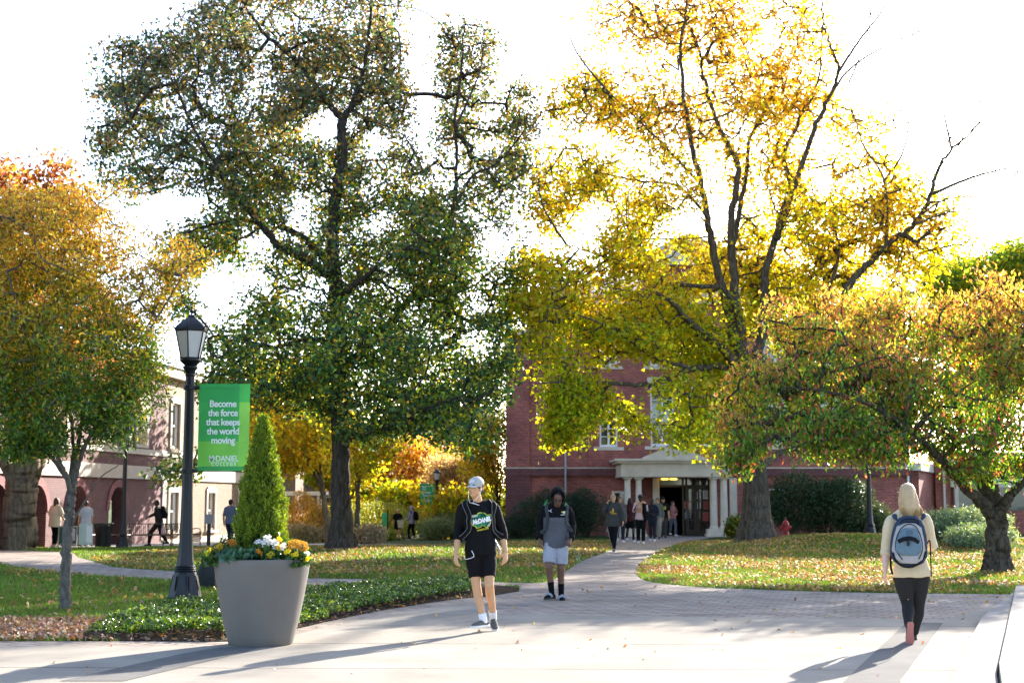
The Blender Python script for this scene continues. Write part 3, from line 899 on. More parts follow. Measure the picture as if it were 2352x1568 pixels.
# ============================================================ long range on the left: arcade and sunlit windows
def left_range():
    a = Vector((-17.75, 43.0)); b = Vector((-14.55, 78.5))
    u = (b - a).normalized(); ang = math.atan2(u.y, u.x)
    g = -.62
    B = empty('arcade_building', (a.x, a.y, g), ang, 'long brick and pale stone range with a dark round-arched arcade and sunlit white windows', 'building')
    M_B2 = brick_mat('sunlit_brick', (.23, .155, .10), (.175, .115, .075), (.30, .25, .2), .075, .215, stain=.15)  # same brick as the arcade, with the sunlit tone put into its colour
    M_B3 = brick_mat('shaded_brick', (.15, .05, .05), (.10, .035, .04), (.2, .14, .14), .075, .215, stain=.3)  # that brick again, darkened in colour for the shade over the arcade
    M_S2 = simple('cream_stone', (.52, .46, .38), .85, var=.08, scale=3)
    # local frame: +x runs away from the camera, the face is y = 0 and looks towards -y
    def s_of(xv):    # distance along the wall of the picture column xv
        k = (xv - 1176) / (FV * CP + 361 * SP)
        return (k * a.y - a.x) / (u.x - k * u.y)
    def z_of(xv, yv):
        s = s_of(xv); return at(xv, yv, a.y + u.y * s).z - g
    sC = s_of(375); sE = s_of(535)
    zb0, zb1 = z_of(300, 1104), z_of(300, 1083)          # stone band
    zb0 = 3.05; zb1 = 3.6
    H = 7.7
    def arch(m, x0, x1, zs, z0, depth0, depth1, n=10):
        """spandrel walls over a round-headed opening between x0, x1 up to zt"""
        cx = (x0 + x1) / 2; r = (x1 - x0) / 2
        pts = [(cx - r * math.cos(math.pi * i / n), zs + r * math.sin(math.pi * i / n)) for i in range(n + 1)]
        for p, q in zip(pts[:-1], pts[1:]):
            m.prism([(p[0], p[1]), (q[0], q[1]), (q[0], z0), (p[0], z0)], depth0, depth1)
    w = MB()
    arches = [(s_of(60), s_of(112)), (s_of(196), s_of(224)), (s_of(284), s_of(333))]
    arches = []
    for xv in (-10, 82, 178, 270):
        s = s_of(xv); arches.append((s - .95, s + .95))
    x = -4
    for (p, q) in arches:
        w.box(x, p, 0, .6, -.3, zb0 - .003)
        arch(w, p, q, 1.75, zb0 - .003, 0, .6)
        x = q
    w.box(x, sC, 0, .6, -.3, zb0 - .003)
    w.box(-4, sC, .0, .5, zb1 + .003, H)
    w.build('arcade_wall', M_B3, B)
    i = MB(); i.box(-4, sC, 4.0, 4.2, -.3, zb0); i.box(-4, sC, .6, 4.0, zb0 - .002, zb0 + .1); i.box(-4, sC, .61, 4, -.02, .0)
    i.build('arcade_passage', simple('passage_shade', (.012, .010, .010), .9), B)  # plaster coloured near black to paint the shade inside the passage
    # ring of voussoirs round each arch
    for (p, q) in arches:
        cx, r = (p + q) / 2, (q - p) / 2
        v = MB(); n = 14
        for k in range(n):
            a0, a1 = math.pi * k / n, math.pi * (k + 1) / n
            v.prism([(cx - (r + .003) * math.cos(a0), 1.75 + (r + .003) * math.sin(a0)), (cx - (r + .3) * math.cos(a0), 1.75 + (r + .3) * math.sin(a0)),
                     (cx - (r + .3) * math.cos(a1), 1.75 + (r + .3) * math.sin(a1)), (cx - (r + .003) * math.cos(a1), 1.75 + (r + .003) * math.sin(a1))], -.05, -.003)
        v.build('arch_ring', brick_mat('ring_brick', (.25, .07, .07), (.18, .05, .06), (.3, .2, .2), .3, .08), B)
    # sunlit part with windows in cream surrounds, ending in a projecting bay
    holes = []
    for xv in (398, 484, 556, 610, 652):
        s = s_of(xv); holes.append((s - .62, s + .62, .75, 2.5)); 
    for xv in (398, 484, 556, 610, 652):
        s = s_of(xv); holes.append((s - .6, s + .6, 4.55, 6.6))
    w = MB()
    L2 = (b - a).length
    wall_grid(w, sC, L2, .35, zb0 - .003, 0, .5, [h for h in holes if h[2] < 3])
    wall_grid(w, sC, L2, zb1 + .003, H, 0, .5, [h for h in holes if h[2] > 3])
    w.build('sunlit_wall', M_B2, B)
    t = MB(); t.box(-4, L2, -.1, .58, zb0, zb1); t.box(-4, L2, -.06, .0 - .003, 4.1, 4.35); t.box(-4, L2, -.35, .7, H + .003, H + .5)
    t.box(sC, L2, -.12, .49, -.3, .35 - .003)
    t.box(sC - .25, sC + .25, -.06, -.003, .36, zb0 - .003)
    t.build('stone_band', M_S2, B, bevel=.012)
    f = MB(); 
    for h in holes:
        o = MB()
        q = .2
        o.box(h[0] - q, h[0] - .003, -.07, -.003, h[2] - .1, h[3] + q).box(h[1] + .003, h[1] + q, -.07, -.003, h[2] - .1, h[3] + q).box(h[0] - .003, h[1] + .003, -.07, -.003, h[3] + .003, h[3] + q + .1)
        o.box(h[0] - .3, h[1] + .3, -.16, -.003, h[2] - .22, h[2] - .103)
        ww = o.build('window', M_S2, B)
        i = MB(); 
        i.box(h[0], h[0] + .08, .1, .2, h[2], h[3]).box(h[1] - .08, h[1], .1, .2, h[2], h[3]).box(h[0] + .08, h[1] - .08, .1, .2, (h[2] + h[3]) / 2 - .04, (h[2] + h[3]) / 2 + .04)
        i.box(h[0] + .08, h[1] - .08, .1, .2, h[2], h[2] + .08).box(h[0] + .08, h[1] - .08, .1, .2, h[3] - .08, h[3])
        i.build('window_frame', M_WHITE, ww)
        MB().box(h[0] + .04, h[1] - .04, .2005, .22, h[2] + .04, h[3] - .04).build('pane', glass_mat('blind_glass', (.10, .10, .09), .15) if not bpy.data.materials.get('blind_glass') else bpy.data.materials['blind_glass'], ww)
    # windows of the upper floors over the arcade
    for xv in (40, 130, 230, 320):
        s = s_of(xv)
        for z in (4.55,):
            o = MB(); o.box(s - .8, s + .8, -.08, -.003, z - .15, z + 2.2); ww = o.build('window', M_S2, B)
            MB().box(s - .55, s + .55, -.095, -.0805, z, z + 1.95).build('pane', bpy.data.materials['blind_glass'], ww)
    # projecting bay beyond
    sp = s_of(569)
    w = MB(); w.box(s_of(590) , L2 + 4, -2.2, -.17, -.3, H); w.build('bay_wall', M_B2, B)
    r = MB(); r.add([(-4, -.5, H + .5), (L2 + 4, -.5, H + .5), (L2 + 4, 10, H + 3.5), (-4, 10, H + 3.5)], [(0, 1, 2, 3)]); r.box(-4, L2 + 4, 9.8, 10, -.3, H + 3.4)
    r.build('roof', M_ROOF, B)
left_range()

# ============================================================ pieces of far buildings between the trees
def far_house(x0, x1, y, h, label, wall, trim, rows=2):
    c = at((x0 + x1) / 2, 1145, y).x; g = gz(c, y) - .2
    a, b = at(x0, 1145, y).x - c, at(x1, 1145, y).x - c
    B = empty('far_building', (c, y, g), 0, label, 'building', None)
    holes = []
    n = max(2, int((b - a) / 3.2))
    for r in range(rows):
        for k in range(n):
            s = a + (b - a) * (k + .5) / n; holes.append((s - .55, s + .55, 1 + r * 3.3, 2.9 + r * 3.3))
    w = MB(); wall_grid(w, a, b, 0, h, 0, .4, holes); w.box(a, a + .4, .4, 9, 0, h); w.box(b - .4, b, .4, 9, 0, h); w.box(a + .4, b - .4, 8.6, 9, 0, h)
    w.build('wall', wall, B)
    for q in holes: window(B, *q, .1, 1, 2, fr=.12)
    t = MB(); t.box(a - .3, b + .3, -.3, 9.2, h + .003, h + .35); t.build('cornice', trim, B)
    r = MB(); r.add([(a - .3, -.3, h + .36), (b + .3, -.3, h + .36), (b + .3, 9.2, h + .36), (a - .3, 9.2, h + .36), (a + .5, 4.4, h + 2.8), (b - .5, 4.4, h + 2.8)], [(0, 1, 5, 4), (1, 2, 5), (2, 3, 4, 5), (3, 0, 4)])
    r.build('roof', M_ROOF, B)
far_house(640, 800, 92, 8.2, 'far brick house with white porch seen between cypress and big dark trunk', brick_mat('rose_brick', (.34, .18, .15), (.27, .13, .11), (.45, .38, .34)), M_WHITE)
far_house(880, 1140, 112, 7.5, 'distant tan building behind the orange trees', simple('tan_render', (.5, .38, .32), .9, var=.1, scale=2), M_WHITE)
# white porch roof near the cypress
def porch():
    c = gp(680, 1246); c = at(672, 1240, 74); g = gz(c.x, 74)
    B = empty('white_porch', (c.x, 74, g), 0, 'small white flat-roofed porch on slim posts right of the cypress', 'porch')
    MB().box(-1.5, 1.7, -1, 1, 2.35, 2.55).build('canopy', M_WHITE, B, bevel=.02)
    for x in (-1.2, 1.4):
        for y in (-.7, .7): MB().lathe([(.1, 0), (.08, .1), (.07, 2.34)], 12, x, y).build('post', M_WHITE, B, auto=40)
    MB().box(-1.2, 1.4, -.76, -.70, .2, .9).build('railing', M_WHITE, B)
porch()
# ============================================================ trees
def project(P):
    P = np.asarray(P, float)
    dy = P[:, 1]; dz = P[:, 2] - CAMH
    d = dy * CP + dz * SP; w = -dy * SP + dz * CP
    return np.stack([1176 + FV * P[:, 0] / d, 784 - FV * w / d], 1)

def vnoise(P, scale, seed=0):
    """cheap smooth pseudo-noise in [-1, 1]"""
    r = np.random.default_rng(seed); o = np.zeros(len(P))
    for k in range(6):
        d = r.normal(0, 1, 3); d /= np.linalg.norm(d)
        o += np.sin((P @ d) * scale * (1 + .35 * k) + r.uniform(0, 6.28)) / (1 + .25 * k)
    return o / 3.2

def bark(name, c1, c2, vs=(9, 9, 1.6), bump=.9):
    m, t, b, out = nt(name)
    N, L = t.nodes, t.links
    tc = N.new('ShaderNodeTexCoord'); mp = N.new('ShaderNodeMapping'); mp.inputs['Scale'].default_value = vs
    L.new(tc.outputs['Object'], mp.inputs[0])
    n = N.new('ShaderNodeTexNoise'); n.inputs['Scale'].default_value = 1.6; n.inputs['Detail'].default_value = 8; n.inputs['Roughness'].default_value = .7; n.inputs['Distortion'].default_value = .6
    L.new(mp.outputs[0], n.inputs['Vector'])
    cr = N.new('ShaderNodeValToRGB'); e = cr.color_ramp.elements
    e[0].position = .38; e[0].color = (*c1, 1); e[1].position = .62; e[1].color = (*c2, 1)
    L.new(n.outputs['Fac'], cr.inputs[0]); L.new(cr.outputs[0], b.inputs['Base Color'])
    b.inputs['Roughness'].default_value = .95; b.inputs['Specular IOR Level'].default_value = .15
    bp = N.new('ShaderNodeBump'); bp.inputs['Strength'].default_value = bump; bp.inputs['Distance'].default_value = .04
    L.new(n.outputs['Fac'], bp.inputs['Height']); L.new(bp.outputs[0], b.inputs['Normal'])
    return m

def limb_pts(pts, Y0, Y1=None, wob=0.0):
    """picture polyline -> 3-D polyline; depth runs from Y0 to Y1"""
    n = len(pts); out = []
    for i, p in enumerate(pts):
        t = i / max(1, n - 1)
        Y = Y0 + ((Y1 if Y1 is not None else Y0) - Y0) * t
        if len(p) > 2: Y = p[2]
        out.append(np.array(at(p[0], p[1], Y)))
    return out

def tree(name, label, base, limbs, crown, tips, leaf_n, leaf_size, leaf_sig, colfn, bmat, lmat, shape='kite', axis=None, holes=(), seed=1,
         group=None, bare=(), flare=1.7, ridges=7, minr=.008, spread=1.0, thin=None, rscale=1.0, cat='tree', cull=None, gap=-.1):
    rng = np.random.default_rng(seed)
    base = np.array(base, float)
    root = empty(name, tuple(base), 0, label, cat, group)
    nodes = []; par = []; fixed = []
    wood = MB()
    def add_limb(P, r0, r1, is_trunk=False):
        L = np.array(smooth_line(P, 8)); n = len(L)
        L[1:-1] += rng.normal(0, .012 * r0 / .1 if r0 < .1 else .02, (n - 2, 3)) * (0 if is_trunk and n < 10 else 1)
        t = np.linspace(0, 1, n); rad = r0 + (r1 - r0) * t ** .8
        if is_trunk:
            h = np.linalg.norm(L - L[0], axis=1); rad = rad * (1 + (flare - 1) * np.exp(-h / (r0 * 1.3)))
        seg = 22 if r0 > .2 else (10 if r0 > .08 else 6)
        V = []; u = None
        for i in range(n):
            d = L[min(i + 1, n - 1)] - L[max(i - 1, 0)]; d /= np.linalg.norm(d) + 1e-9
            if u is None: u = np.cross([0, 1, 0], d) if abs(d[1]) < .9 else np.cross([1, 0, 0], d)
            u = u - d * (u @ d); u /= np.linalg.norm(u) + 1e-9; w = np.cross(d, u)
            for k in range(seg):
                a = 2 * math.pi * k / seg
                rr = rad[i]
                if r0 > .1:
                    fl = 1 + .5 * max(0, rad[i] / (r0 + (r1 - r0) * t[i] ** .8) - 1)
                    rr *= 1 + .07 * fl * math.sin(ridges * a + .6 * math.sin(i * .35)) + .05 * math.sin(3 * a + i * .2) + .03 * math.sin(11 * a + i * .5)
                V.append(L[i] + (u * math.cos(a) + w * math.sin(a)) * rr)
        fs = [(i * seg + k, i * seg + (k + 1) % seg, (i + 1) * seg + (k + 1) % seg, (i + 1) * seg + k) for i in range(n - 1) for k in range(seg)]
        fs.append(tuple((n - 1) * seg + k for k in range(seg)))
        wood.add([v - base for v in V], fs)
        return L, rad
    for i, (P, r0, r1) in enumerate(limbs):
        L, rad = add_limb(P, r0, r1, i == 0)
        st = 0.3 if i == 0 else 0.1
        for j in range(int(len(L) * st), len(L)):
            nodes.append(L[j]); par.append(-1); fixed.append(rad[j])
    for P, r0, r1 in bare: add_limb(P, r0 * 1.35 + .006, r1 + .009)
    # attractors
    vol = np.array([e[2] * e[3] * (e[6] if len(e) > 6 else 1.0) for e in crown], float)
    cnt = rng.multinomial(int(tips * 2.9), vol / vol.sum())
    T = []
    for e, c in zip(crown, cnt):
        cx, cy, rx, ry, Yc, rY = e[:6]
        d = rng.normal(0, 1, (c, 3)); d /= np.linalg.norm(d, axis=1, keepdims=True)
        r = rng.random(c) ** (1 / 2.6)
        for q, rr in zip(d, r):
            T.append(at(cx + q[0] * rr * rx, cy + q[2] * rr * ry, max(6, Yc + q[1] * rr * rY)))
    T = np.array([tuple(t) for t in T])
    rng.shuffle(T)
    cs = max(leaf_sig, .1)
    k = (.6 * vnoise(T, .55 / cs, seed) + .6 * vnoise(T, .24 / cs, seed + 1)) > gap + rng.normal(0, .10, len(T))
    T = T[k]
    if holes:
        pj = project(T); k = np.ones(len(T), bool)
        for hx, hy, ha, hb in holes:
            k &= ((pj[:, 0] - hx) / ha) ** 2 + ((pj[:, 1] - hy) / hb) ** 2 > 1
        T = T[k]
    if cull is not None: T = T[cull(T)]
    T = T[:tips] if len(T) > tips else T
    N0 = np.array(nodes)
    dist = np.array([np.min(((N0 - t) ** 2).sum(1)) for t in T])
    T = T[np.argsort(dist)]
    cap = len(nodes) + len(T) * 14
    NA = np.zeros((cap, 3)); NA[:len(nodes)] = N0; m = len(nodes); par = par + [-1] * (cap - m)
    center = N0.mean(0)
    twigs = []
    for t in T:
        dd = ((NA[:m] - t) ** 2).sum(1) + 2.0 * np.clip(NA[:m, 2] - t[2] - .2, 0, None) ** 2
        j = int(np.argmin(dd)); a = NA[j]; L = math.sqrt(((a - t) ** 2).sum())
        n = max(1, min(12, int(L / .45)))
        off = rng.normal(0, .1, 3) * L; off[2] += .06 * L
        prev = j
        for s in range(1, n + 1):
            u = s / n; p = a + (t - a) * u + off * math.sin(math.pi * u) + (rng.normal(0, .03, 3) if s < n else 0)
            NA[m] = p; par[m] = prev; prev = m; m += 1
        twigs.append(prev)
    # pipe-model radii
    n_fixed = len(nodes); c = np.zeros(m); c[twigs] = 1
    for i in range(m - 1, n_fixed - 1, -1): c[par[i]] += c[i]
    r = (minr + .0045 * np.sqrt(c) ** 1.15 * rscale)
    V = []; F = []
    seg = 4
    idx = np.arange(n_fixed, m); A = NA[[par[i] for i in idx]]; Bp = NA[idx]
    ra = np.array([min(r[par[i]] if par[i] >= n_fixed else min(fixed[par[i]], r[i] * 1.6), .3) for i in idx]); rb = r[idx]
    d = Bp - A; d /= np.linalg.norm(d, axis=1, keepdims=True) + 1e-9
    u = np.cross(d, [.3, 1, .2]); u /= np.linalg.norm(u, axis=1, keepdims=True) + 1e-9; w = np.cross(d, u)
    V = np.empty((len(idx), 2 * seg, 3))
    for k in range(seg):
        ca, sa = math.cos(2 * math.pi * k / seg), math.sin(2 * math.pi * k / seg)
        V[:, k] = A + (u * ca + w * sa) * ra[:, None]; V[:, seg + k] = Bp + (u * ca + w * sa) * rb[:, None]
    Fq = np.array([[k, (k + 1) % seg, seg + (k + 1) % seg, seg + k] for k in range(seg)])
    F = (np.arange(len(idx))[:, None, None] * 2 * seg + Fq[None]).reshape(-1, 4)
    me_t = np_mesh('twigs', V.reshape(-1, 3) - base, F)
    me_w = wood.mesh('trunk')
    bm = bmesh.new(); bm.from_mesh(me_w); bm.from_mesh(me_t); bm.to_mesh(me_w); bm.free(); bpy.data.meshes.remove(me_t)
    link('trunk', me_w, bmat, root, smooth=True)
    # leaves
    tipP = NA[twigs]
    dens = np.ones(len(tipP)) if thin is None else thin(project(tipP), tipP)
    k = np.maximum(1, rng.poisson(leaf_n * dens))
    rep = np.repeat(np.arange(len(tipP)), k)
    # leaves follow the outer twig as well as its tip
    pr = NA[[par[i] for i in twigs]]
    tt = rng.random(len(rep)) ** 1.5
    P = tipP[rep] * (1 - tt[:, None]) + pr[rep] * tt[:, None] + np.clip(rng.normal(0, 1, (len(rep), 3)), -1.75, 1.75) * leaf_sig * np.array([1, 1, .75])
    C = colfn(P, rng)
    me = leaves_mesh('crown', P - base, leaf_size, C, axis, spread, shape, .25, rng)
    link('crown', me, lmat, root)
    return root

def mixcol(P, rng, stops, t, jit=.25):
    """stops: list of palettes (each list of colours); t in [0, 1] chooses between them, leaf by leaf"""
    n = len(P); t = np.clip(t + rng.normal(0, .18, n), 0, .9999) * (len(stops))
    i = np.clip(t.astype(int), 0, len(stops) - 1)
    out = np.empty((n, 3))
    for s, pal in enumerate(stops):
        k = i == s
        out[k] = palette(int(k.sum()), pal, np.ones(len(pal)), jit, rng)
    return out

BK_GUM = bark('bark_dark', (.022, .017, .013), (.085, .066, .05))
BK_MAPLE = bark('bark_maple', (.04, .03, .022), (.14, .11, .08))
BK_MAPLE_TOP = BK_MAPLE
BK_CHERRY = bark('bark_cherry', (.03, .024, .018), (.115, .088, .065), (7, 7, 3))
BK_GREY = bark('bark_grey', (.07, .06, .05), (.16, .14, .115), (10, 10, 5), .4)
BK_OAK = bark('bark_tan', (.08, .06, .04), (.22, .17, .11), (6, 6, 1))
LM_GUM = leaf_mat('gum_leaf', .5, .38, .45, (1.3, 1.2, .5))
LM_YEL = leaf_mat('yellow_leaf', .62, .5, .3, (1.25, 1.08, .42))
LM_CH = leaf_mat('cherry_leaf', .62, .4, .4, (1.3, 1.15, .55))
LM_ZE = leaf_mat('zelkova_leaf', .55, .38, .45, (1.25, 1.15, .5))
LM_BACK = leaf_mat('distant_leaf', .68, .5, .3, (1.3, 1.2, .5))

# ---- the tall dark-trunked sweetgum
def sweetgum():
    b = gp(783, 1262); Y = b.y
    L = lambda pts, y1=0: limb_pts(pts, Y, Y + y1)
    trunk = limb_pts([(783, 1264), (784, 1200), (783, 1100), (782, 1000), (779, 850), (773, 720), (768, 630), (765, 550), (771, 450), (785, 375), (784, 310), (787, 275)], Y)
    trunk[0] = np.array(b) + [0, 0, -.15]
    limbs = [(trunk, .33, .13),
             (L([(787, 275), (751, 235), (686, 145), (611, 80), (560, 10), (530, -60)], 2), .12, .03),
             (L([(787, 275), (816, 225), (840, 140), (850, 40), (860, -60)], -1), .11, .03),
             (L([(775, 670), (756, 635), (706, 595), (641, 565), (596, 510), (531, 440), (496, 380), (440, 290), (400, 180)], -3), .19, .03),
             (L([(770, 660), (746, 595), (696, 545), (631, 515), (606, 475), (581, 415), (560, 330), (520, 220)], 3), .14, .03),
             (L([(596, 510), (540, 505), (470, 520), (400, 545)], -2), .07, .02),
             (L([(596, 525), (560, 545), (500, 580), (430, 620)], 2), .05, .015),
             (L([(778, 800), (760, 787), (700, 780), (640, 797), (590, 788), (520, 770), (470, 775)], -3), .10, .02),
             (L([(774, 680), (791, 668), (846, 630), (881, 600), (950, 560)], -3), .13, .03),
             (L([(779, 850), (850, 790), (930, 700), (1000, 590), (1040, 480), (1048, 400), (1047, 280), (1060, 150), (1068, 40)], 4), .15, .02),
             (L([(1040, 480), (1085, 405), (1135, 380), (1180, 330), (1195, 250)], 1), .06, .015),
             (L([(1047, 290), (1080, 220), (1105, 150), (1110, 70)], 1), .05, .012),
             (L([(783, 1010), (820, 1000), (880, 985), (930, 955), (1000, 930), (1080, 900)], -4), .15, .02),
             (L([(781, 960), (740, 930), (690, 915), (620, 880), (560, 860)], 3), .09, .02),
             (L([(772, 700), (850, 640), (960, 690), (1080, 660), (1150, 600)], 2), .08, .02)]
    crown = [(330, 210, 135, 135, Y - 1, 2.5), (240, 300, 50, 50, Y - 1, 1.5), (470, 130, 120, 130, Y, 3), (610, 60, 160, 170, Y, 4), (800, 20, 150, 200, Y, 4), (890, 190, 75, 140, Y, 3), (700, 190, 160, 110, Y, 4),
             (400, 340, 190, 110, Y - 1, 4), (640, 320, 190, 140, Y, 5), (830, 400, 130, 180, Y, 4), (300, 420, 80, 50, Y - 1, 2),
             (560, 470, 150, 110, Y, 4, .7), (700, 560, 190, 130, Y, 5, .8), (900, 590, 200, 150, Y, 5), (1010, 560, 110, 150, Y, 3.5), (450, 570, 90, 60, Y, 3),
             (1040, 130, 50, 100, Y + 4, 1.3), (1112, 140, 32, 90, Y + 4, 1.3), (1065, 280, 75, 90, Y + 4, 2), (1195, 290, 45, 110, Y + 4, 2), (1140, 430, 105, 100, Y + 3, 3), (1200, 420, 50, 90, Y + 3, 2),
             (1060, 680, 130, 170, Y + 1, 4), (1170, 620, 60, 130, Y + 2, 3, .7), (1150, 800, 70, 110, Y, 3, .8),
             (600, 770, 150, 90, Y - 2, 4, 1.1), (800, 790, 180, 120, Y - 2, 5, 1.3), (970, 830, 180, 130, Y - 2, 5, 1.3), (520, 820, 80, 70, Y - 2, 3), (700, 890, 150, 75, Y - 1, 4), (900, 950, 180, 80, Y - 2, 4, 1.2), (1060, 970, 90, 75, Y - 2, 3), (1120, 880, 60, 80, Y - 1, 3), (640, 690, 100, 60, Y - 1, 3), (960, 420, 70, 120, Y + 2, 3, .8), (490, 900, 80, 45, Y - 2, 2.5), (560, 900, 70, 55, Y - 2, 3), (390, 1083, 48, 15, Y - 4, 1.2, 1.4), (440, 1070, 30, 18, Y - 4, 1.2, 1), (440, 700, 60, 60, Y - 2, 2)]
    crown = [(*e[:4], e[4] + (2.0 if 560 < e[0] < 1000 else .5), e[5], *e[6:]) for e in crown]
    def col(P, rng):
        p = project(P)
        t = np.clip((p[:, 1] - 100) / 800, 0, 1)
        t = 1 - t + .12 * vnoise(P, .8, 3) + .1 * np.clip((750 - p[:, 0]) / 600, -1, 1)
        g = [(.05, .13, .045), (.045, .11, .05), (.12, .24, .03), (.34, .38, .04), (.07, .16, .04), (.46, .40, .04)]  # yellow tones put the glints of sunlit lower leaves into the colour
        return mixcol(P, rng, [g, g + [(.16, .19, .03), (.48, .30, .03)], [(.07, .14, .07), (.13, .19, .05), (.46, .30, .05), (.18, .15, .07), (.08, .15, .08)], [(.15, .13, .10), (.30, .17, .09), (.09, .14, .09), (.44, .29, .09), (.10, .15, .10), (.09, .15, .08)]], t)
    tree('sweetgum_tree', 'tall sweetgum with straight dark trunk and green to rusty star-shaped leaves left of centre', b, limbs, crown, 5600, 21, .125, .26, col, BK_GUM, LM_GUM, 'star', (0, 0, -.35),
         holes=[(760, 290, 38, 55), (860, 330, 30, 35), (965, 90, 38, 150), (975, 300, 25, 90), (690, 500, 30, 50), (590, 555, 38, 38), (480, 690, 38, 42), (445, 470, 35, 35), (1100, 800, 26, 40), (1115, 560, 30, 40), (870, 520, 24, 30), (730, 290, 40, 30)],
         seed=5, flare=1.9, rscale=.9, minr=.008, gap=-.22)
sweetgum()

# ---- the big yellow maple
def maple():
    Y = 48.0; b = at(1737, 1243, Y); b.z = gz(b.x, Y)
    F_ = lambda pts, y0=0, y1=0: limb_pts(pts, Y + y0, Y + y1)
    trunk = F_([(1737, 1244), (1736, 1180), (1736, 1110), (1732, 1040), (1722, 960), (1706, 880), (1696, 800), (1692, 740)])
    trunk[0] = np.array(b) + [0, 0, -.2]
    limbs = [(trunk, .47, .30),
        (F_([(1696, 790), (1666, 690), (1638, 575), (1626, 500), (1611, 425), (1586, 325), (1576, 250), (1561, 125), (1576, 25), (1570, -60)], 0, -1), .17, .03),
        (F_([(1692, 750), (1691, 700), (1681, 575), (1681, 500), (1696, 390), (1676, 340), (1646, 280), (1616, 175), (1601, 100), (1536, -10)], 0, 1), .19, .025),
        (F_([(1720, 860), (1750, 770), (1756, 700), (1758, 625), (1781, 550), (1796, 485), (1816, 430), (1801, 360), (1826, 300), (1850, 240), (1880, 180), (1890, 60)], 0, 1), .19, .025),
        (F_([(1781, 550), (1811, 470), (1866, 310), (1896, 240), (1926, 165), (1905, 100), (1891, 40), (1890, -30)], 0, -1), .12, .022),
        (F_([(1735, 950), (1800, 850), (1866, 740), (1926, 680), (1976, 625), (2026, 570), (2101, 515), (2136, 450), (2156, 385), (2186, 345), (2251, 280), (2276, 215)], 0, -3), .19, .015),
        (F_([(1681, 575), (1711, 420), (1721, 325), (1746, 275), (1781, 200), (1826, 120), (1846, 40)], 1, 2), .10, .02),
        (F_([(1890, 715), (1906, 655), (1926, 590), (1916, 525), (1876, 465), (1856, 390)], -1, 1), .08, .02),
        (F_([(2022, 580), (2036, 545), (2031, 415), (1986, 340), (1966, 280), (1950, 230)], -2, -1), .07, .015),
        (F_([(1700, 790), (1666, 670), (1526, 650), (1446, 620), (1396, 595), (1300, 560)], 0, -4), .10, .02),
        (F_([(1526, 650), (1501, 605), (1440, 520), (1400, 440)], -2, -2), .06, .015),
        (F_([(1710, 880), (1677, 820), (1624, 773), (1577, 734), (1543, 695), (1500, 670)], 0, -4), .19, .05),
        (F_([(1715, 900), (1668, 845), (1582, 848), (1549, 867), (1494, 884), (1424, 881), (1363, 878), (1316, 887), (1280, 876), (1243, 881)], 0, -6), .13, .02),
        (F_([(1577, 842), (1508, 823), (1452, 787), (1397, 750), (1311, 717), (1255, 703)], -2, -6), .07, .015),
        (F_([(1726, 1000), (1690, 960), (1650, 915), (1610, 915), (1560, 900)], 0, -3), .15, .06),
        (F_([(1724, 1090), (1765, 1060), (1800, 1035), (1870, 1000), (1960, 960)], 0, 4), .16, .04),
        (F_([(1611, 425), (1540, 350), (1460, 270), (1400, 215)], -1, -2), .07, .015),
        (F_([(1626, 500), (1560, 430), (1470, 245+170), (1390, 400), (1340, 380)], -1, -3), .06, .015),
        (F_([(1611, 500), (1620, 545), (1350, 540), (1280, 480), (1230, 430)], -1, 2), .04, .012)]
    bare = [(F_([(1926, 165), (1976, 90), (2026, 25), (2040, -20)], -1, -1), .035, .008), (F_([(1896, 240), (1946, 165), (2026, 110), (2116, 70)], -1, -2), .035, .006),
            (F_([(2186, 345), (2171, 275), (2156, 215)], -3, -3), .03, .006), (F_([(2141, 445), (2226, 410), (2296, 390), (2346, 385)], -3, -3), .04, .006),
            (F_([(2031, 415), (2076, 345), (2091, 240)], -1, -2), .035, .006), (F_([(1950, 190), (1990, 90), (2000, 10)], -1, 0), .02, .005),
            (F_([(2120, 490), (2180, 455), (2260, 450), (2300, 430)], -3, -2), .02, .005), (F_([(2160, 380), (2200, 340), (2215, 300)], -3, -3), .015, .004),
            (F_([(2230, 300), (2280, 262), (2330, 250)], -3, -3), .014, .004), (F_([(1300, 560), (1250, 480), (1236, 420)], -3, -3), .03, .006),
            (F_([(1400, 215), (1330, 130), (1300, 60)], -2, -2), .03, .006), (F_([(1396, 595), (1330, 640), (1270, 660)], -3, -3), .03, .008),
            (F_([(2101, 515), (2170, 490), (2230, 480)], -3, -2), .025, .005), (F_([(1990, 120), (2050, 60), (2075, 20)], -1, -1), .012, .004)]
    rr = np.random.default_rng(3)
    ends = [(2276, 215, -3), (2346, 385, -3), (2116, 70, -2), (2026, 25, -1), (2156, 215, -3), (2091, 240, -2), (2300, 430, -2), (2215, 300, -3)]
    for (ex, ey, eo) in ends:
        for k in range(5):
            sx, sy = ex + rr.uniform(-60, -10), ey + rr.uniform(5, 60)
            bare.append((F_([(sx, sy), (sx + rr.uniform(-5, 35), sy - rr.uniform(15, 45)), (sx + rr.uniform(0, 75), sy - rr.uniform(35, 85))], eo, eo), .008, .003))
    Yl = Y - 3
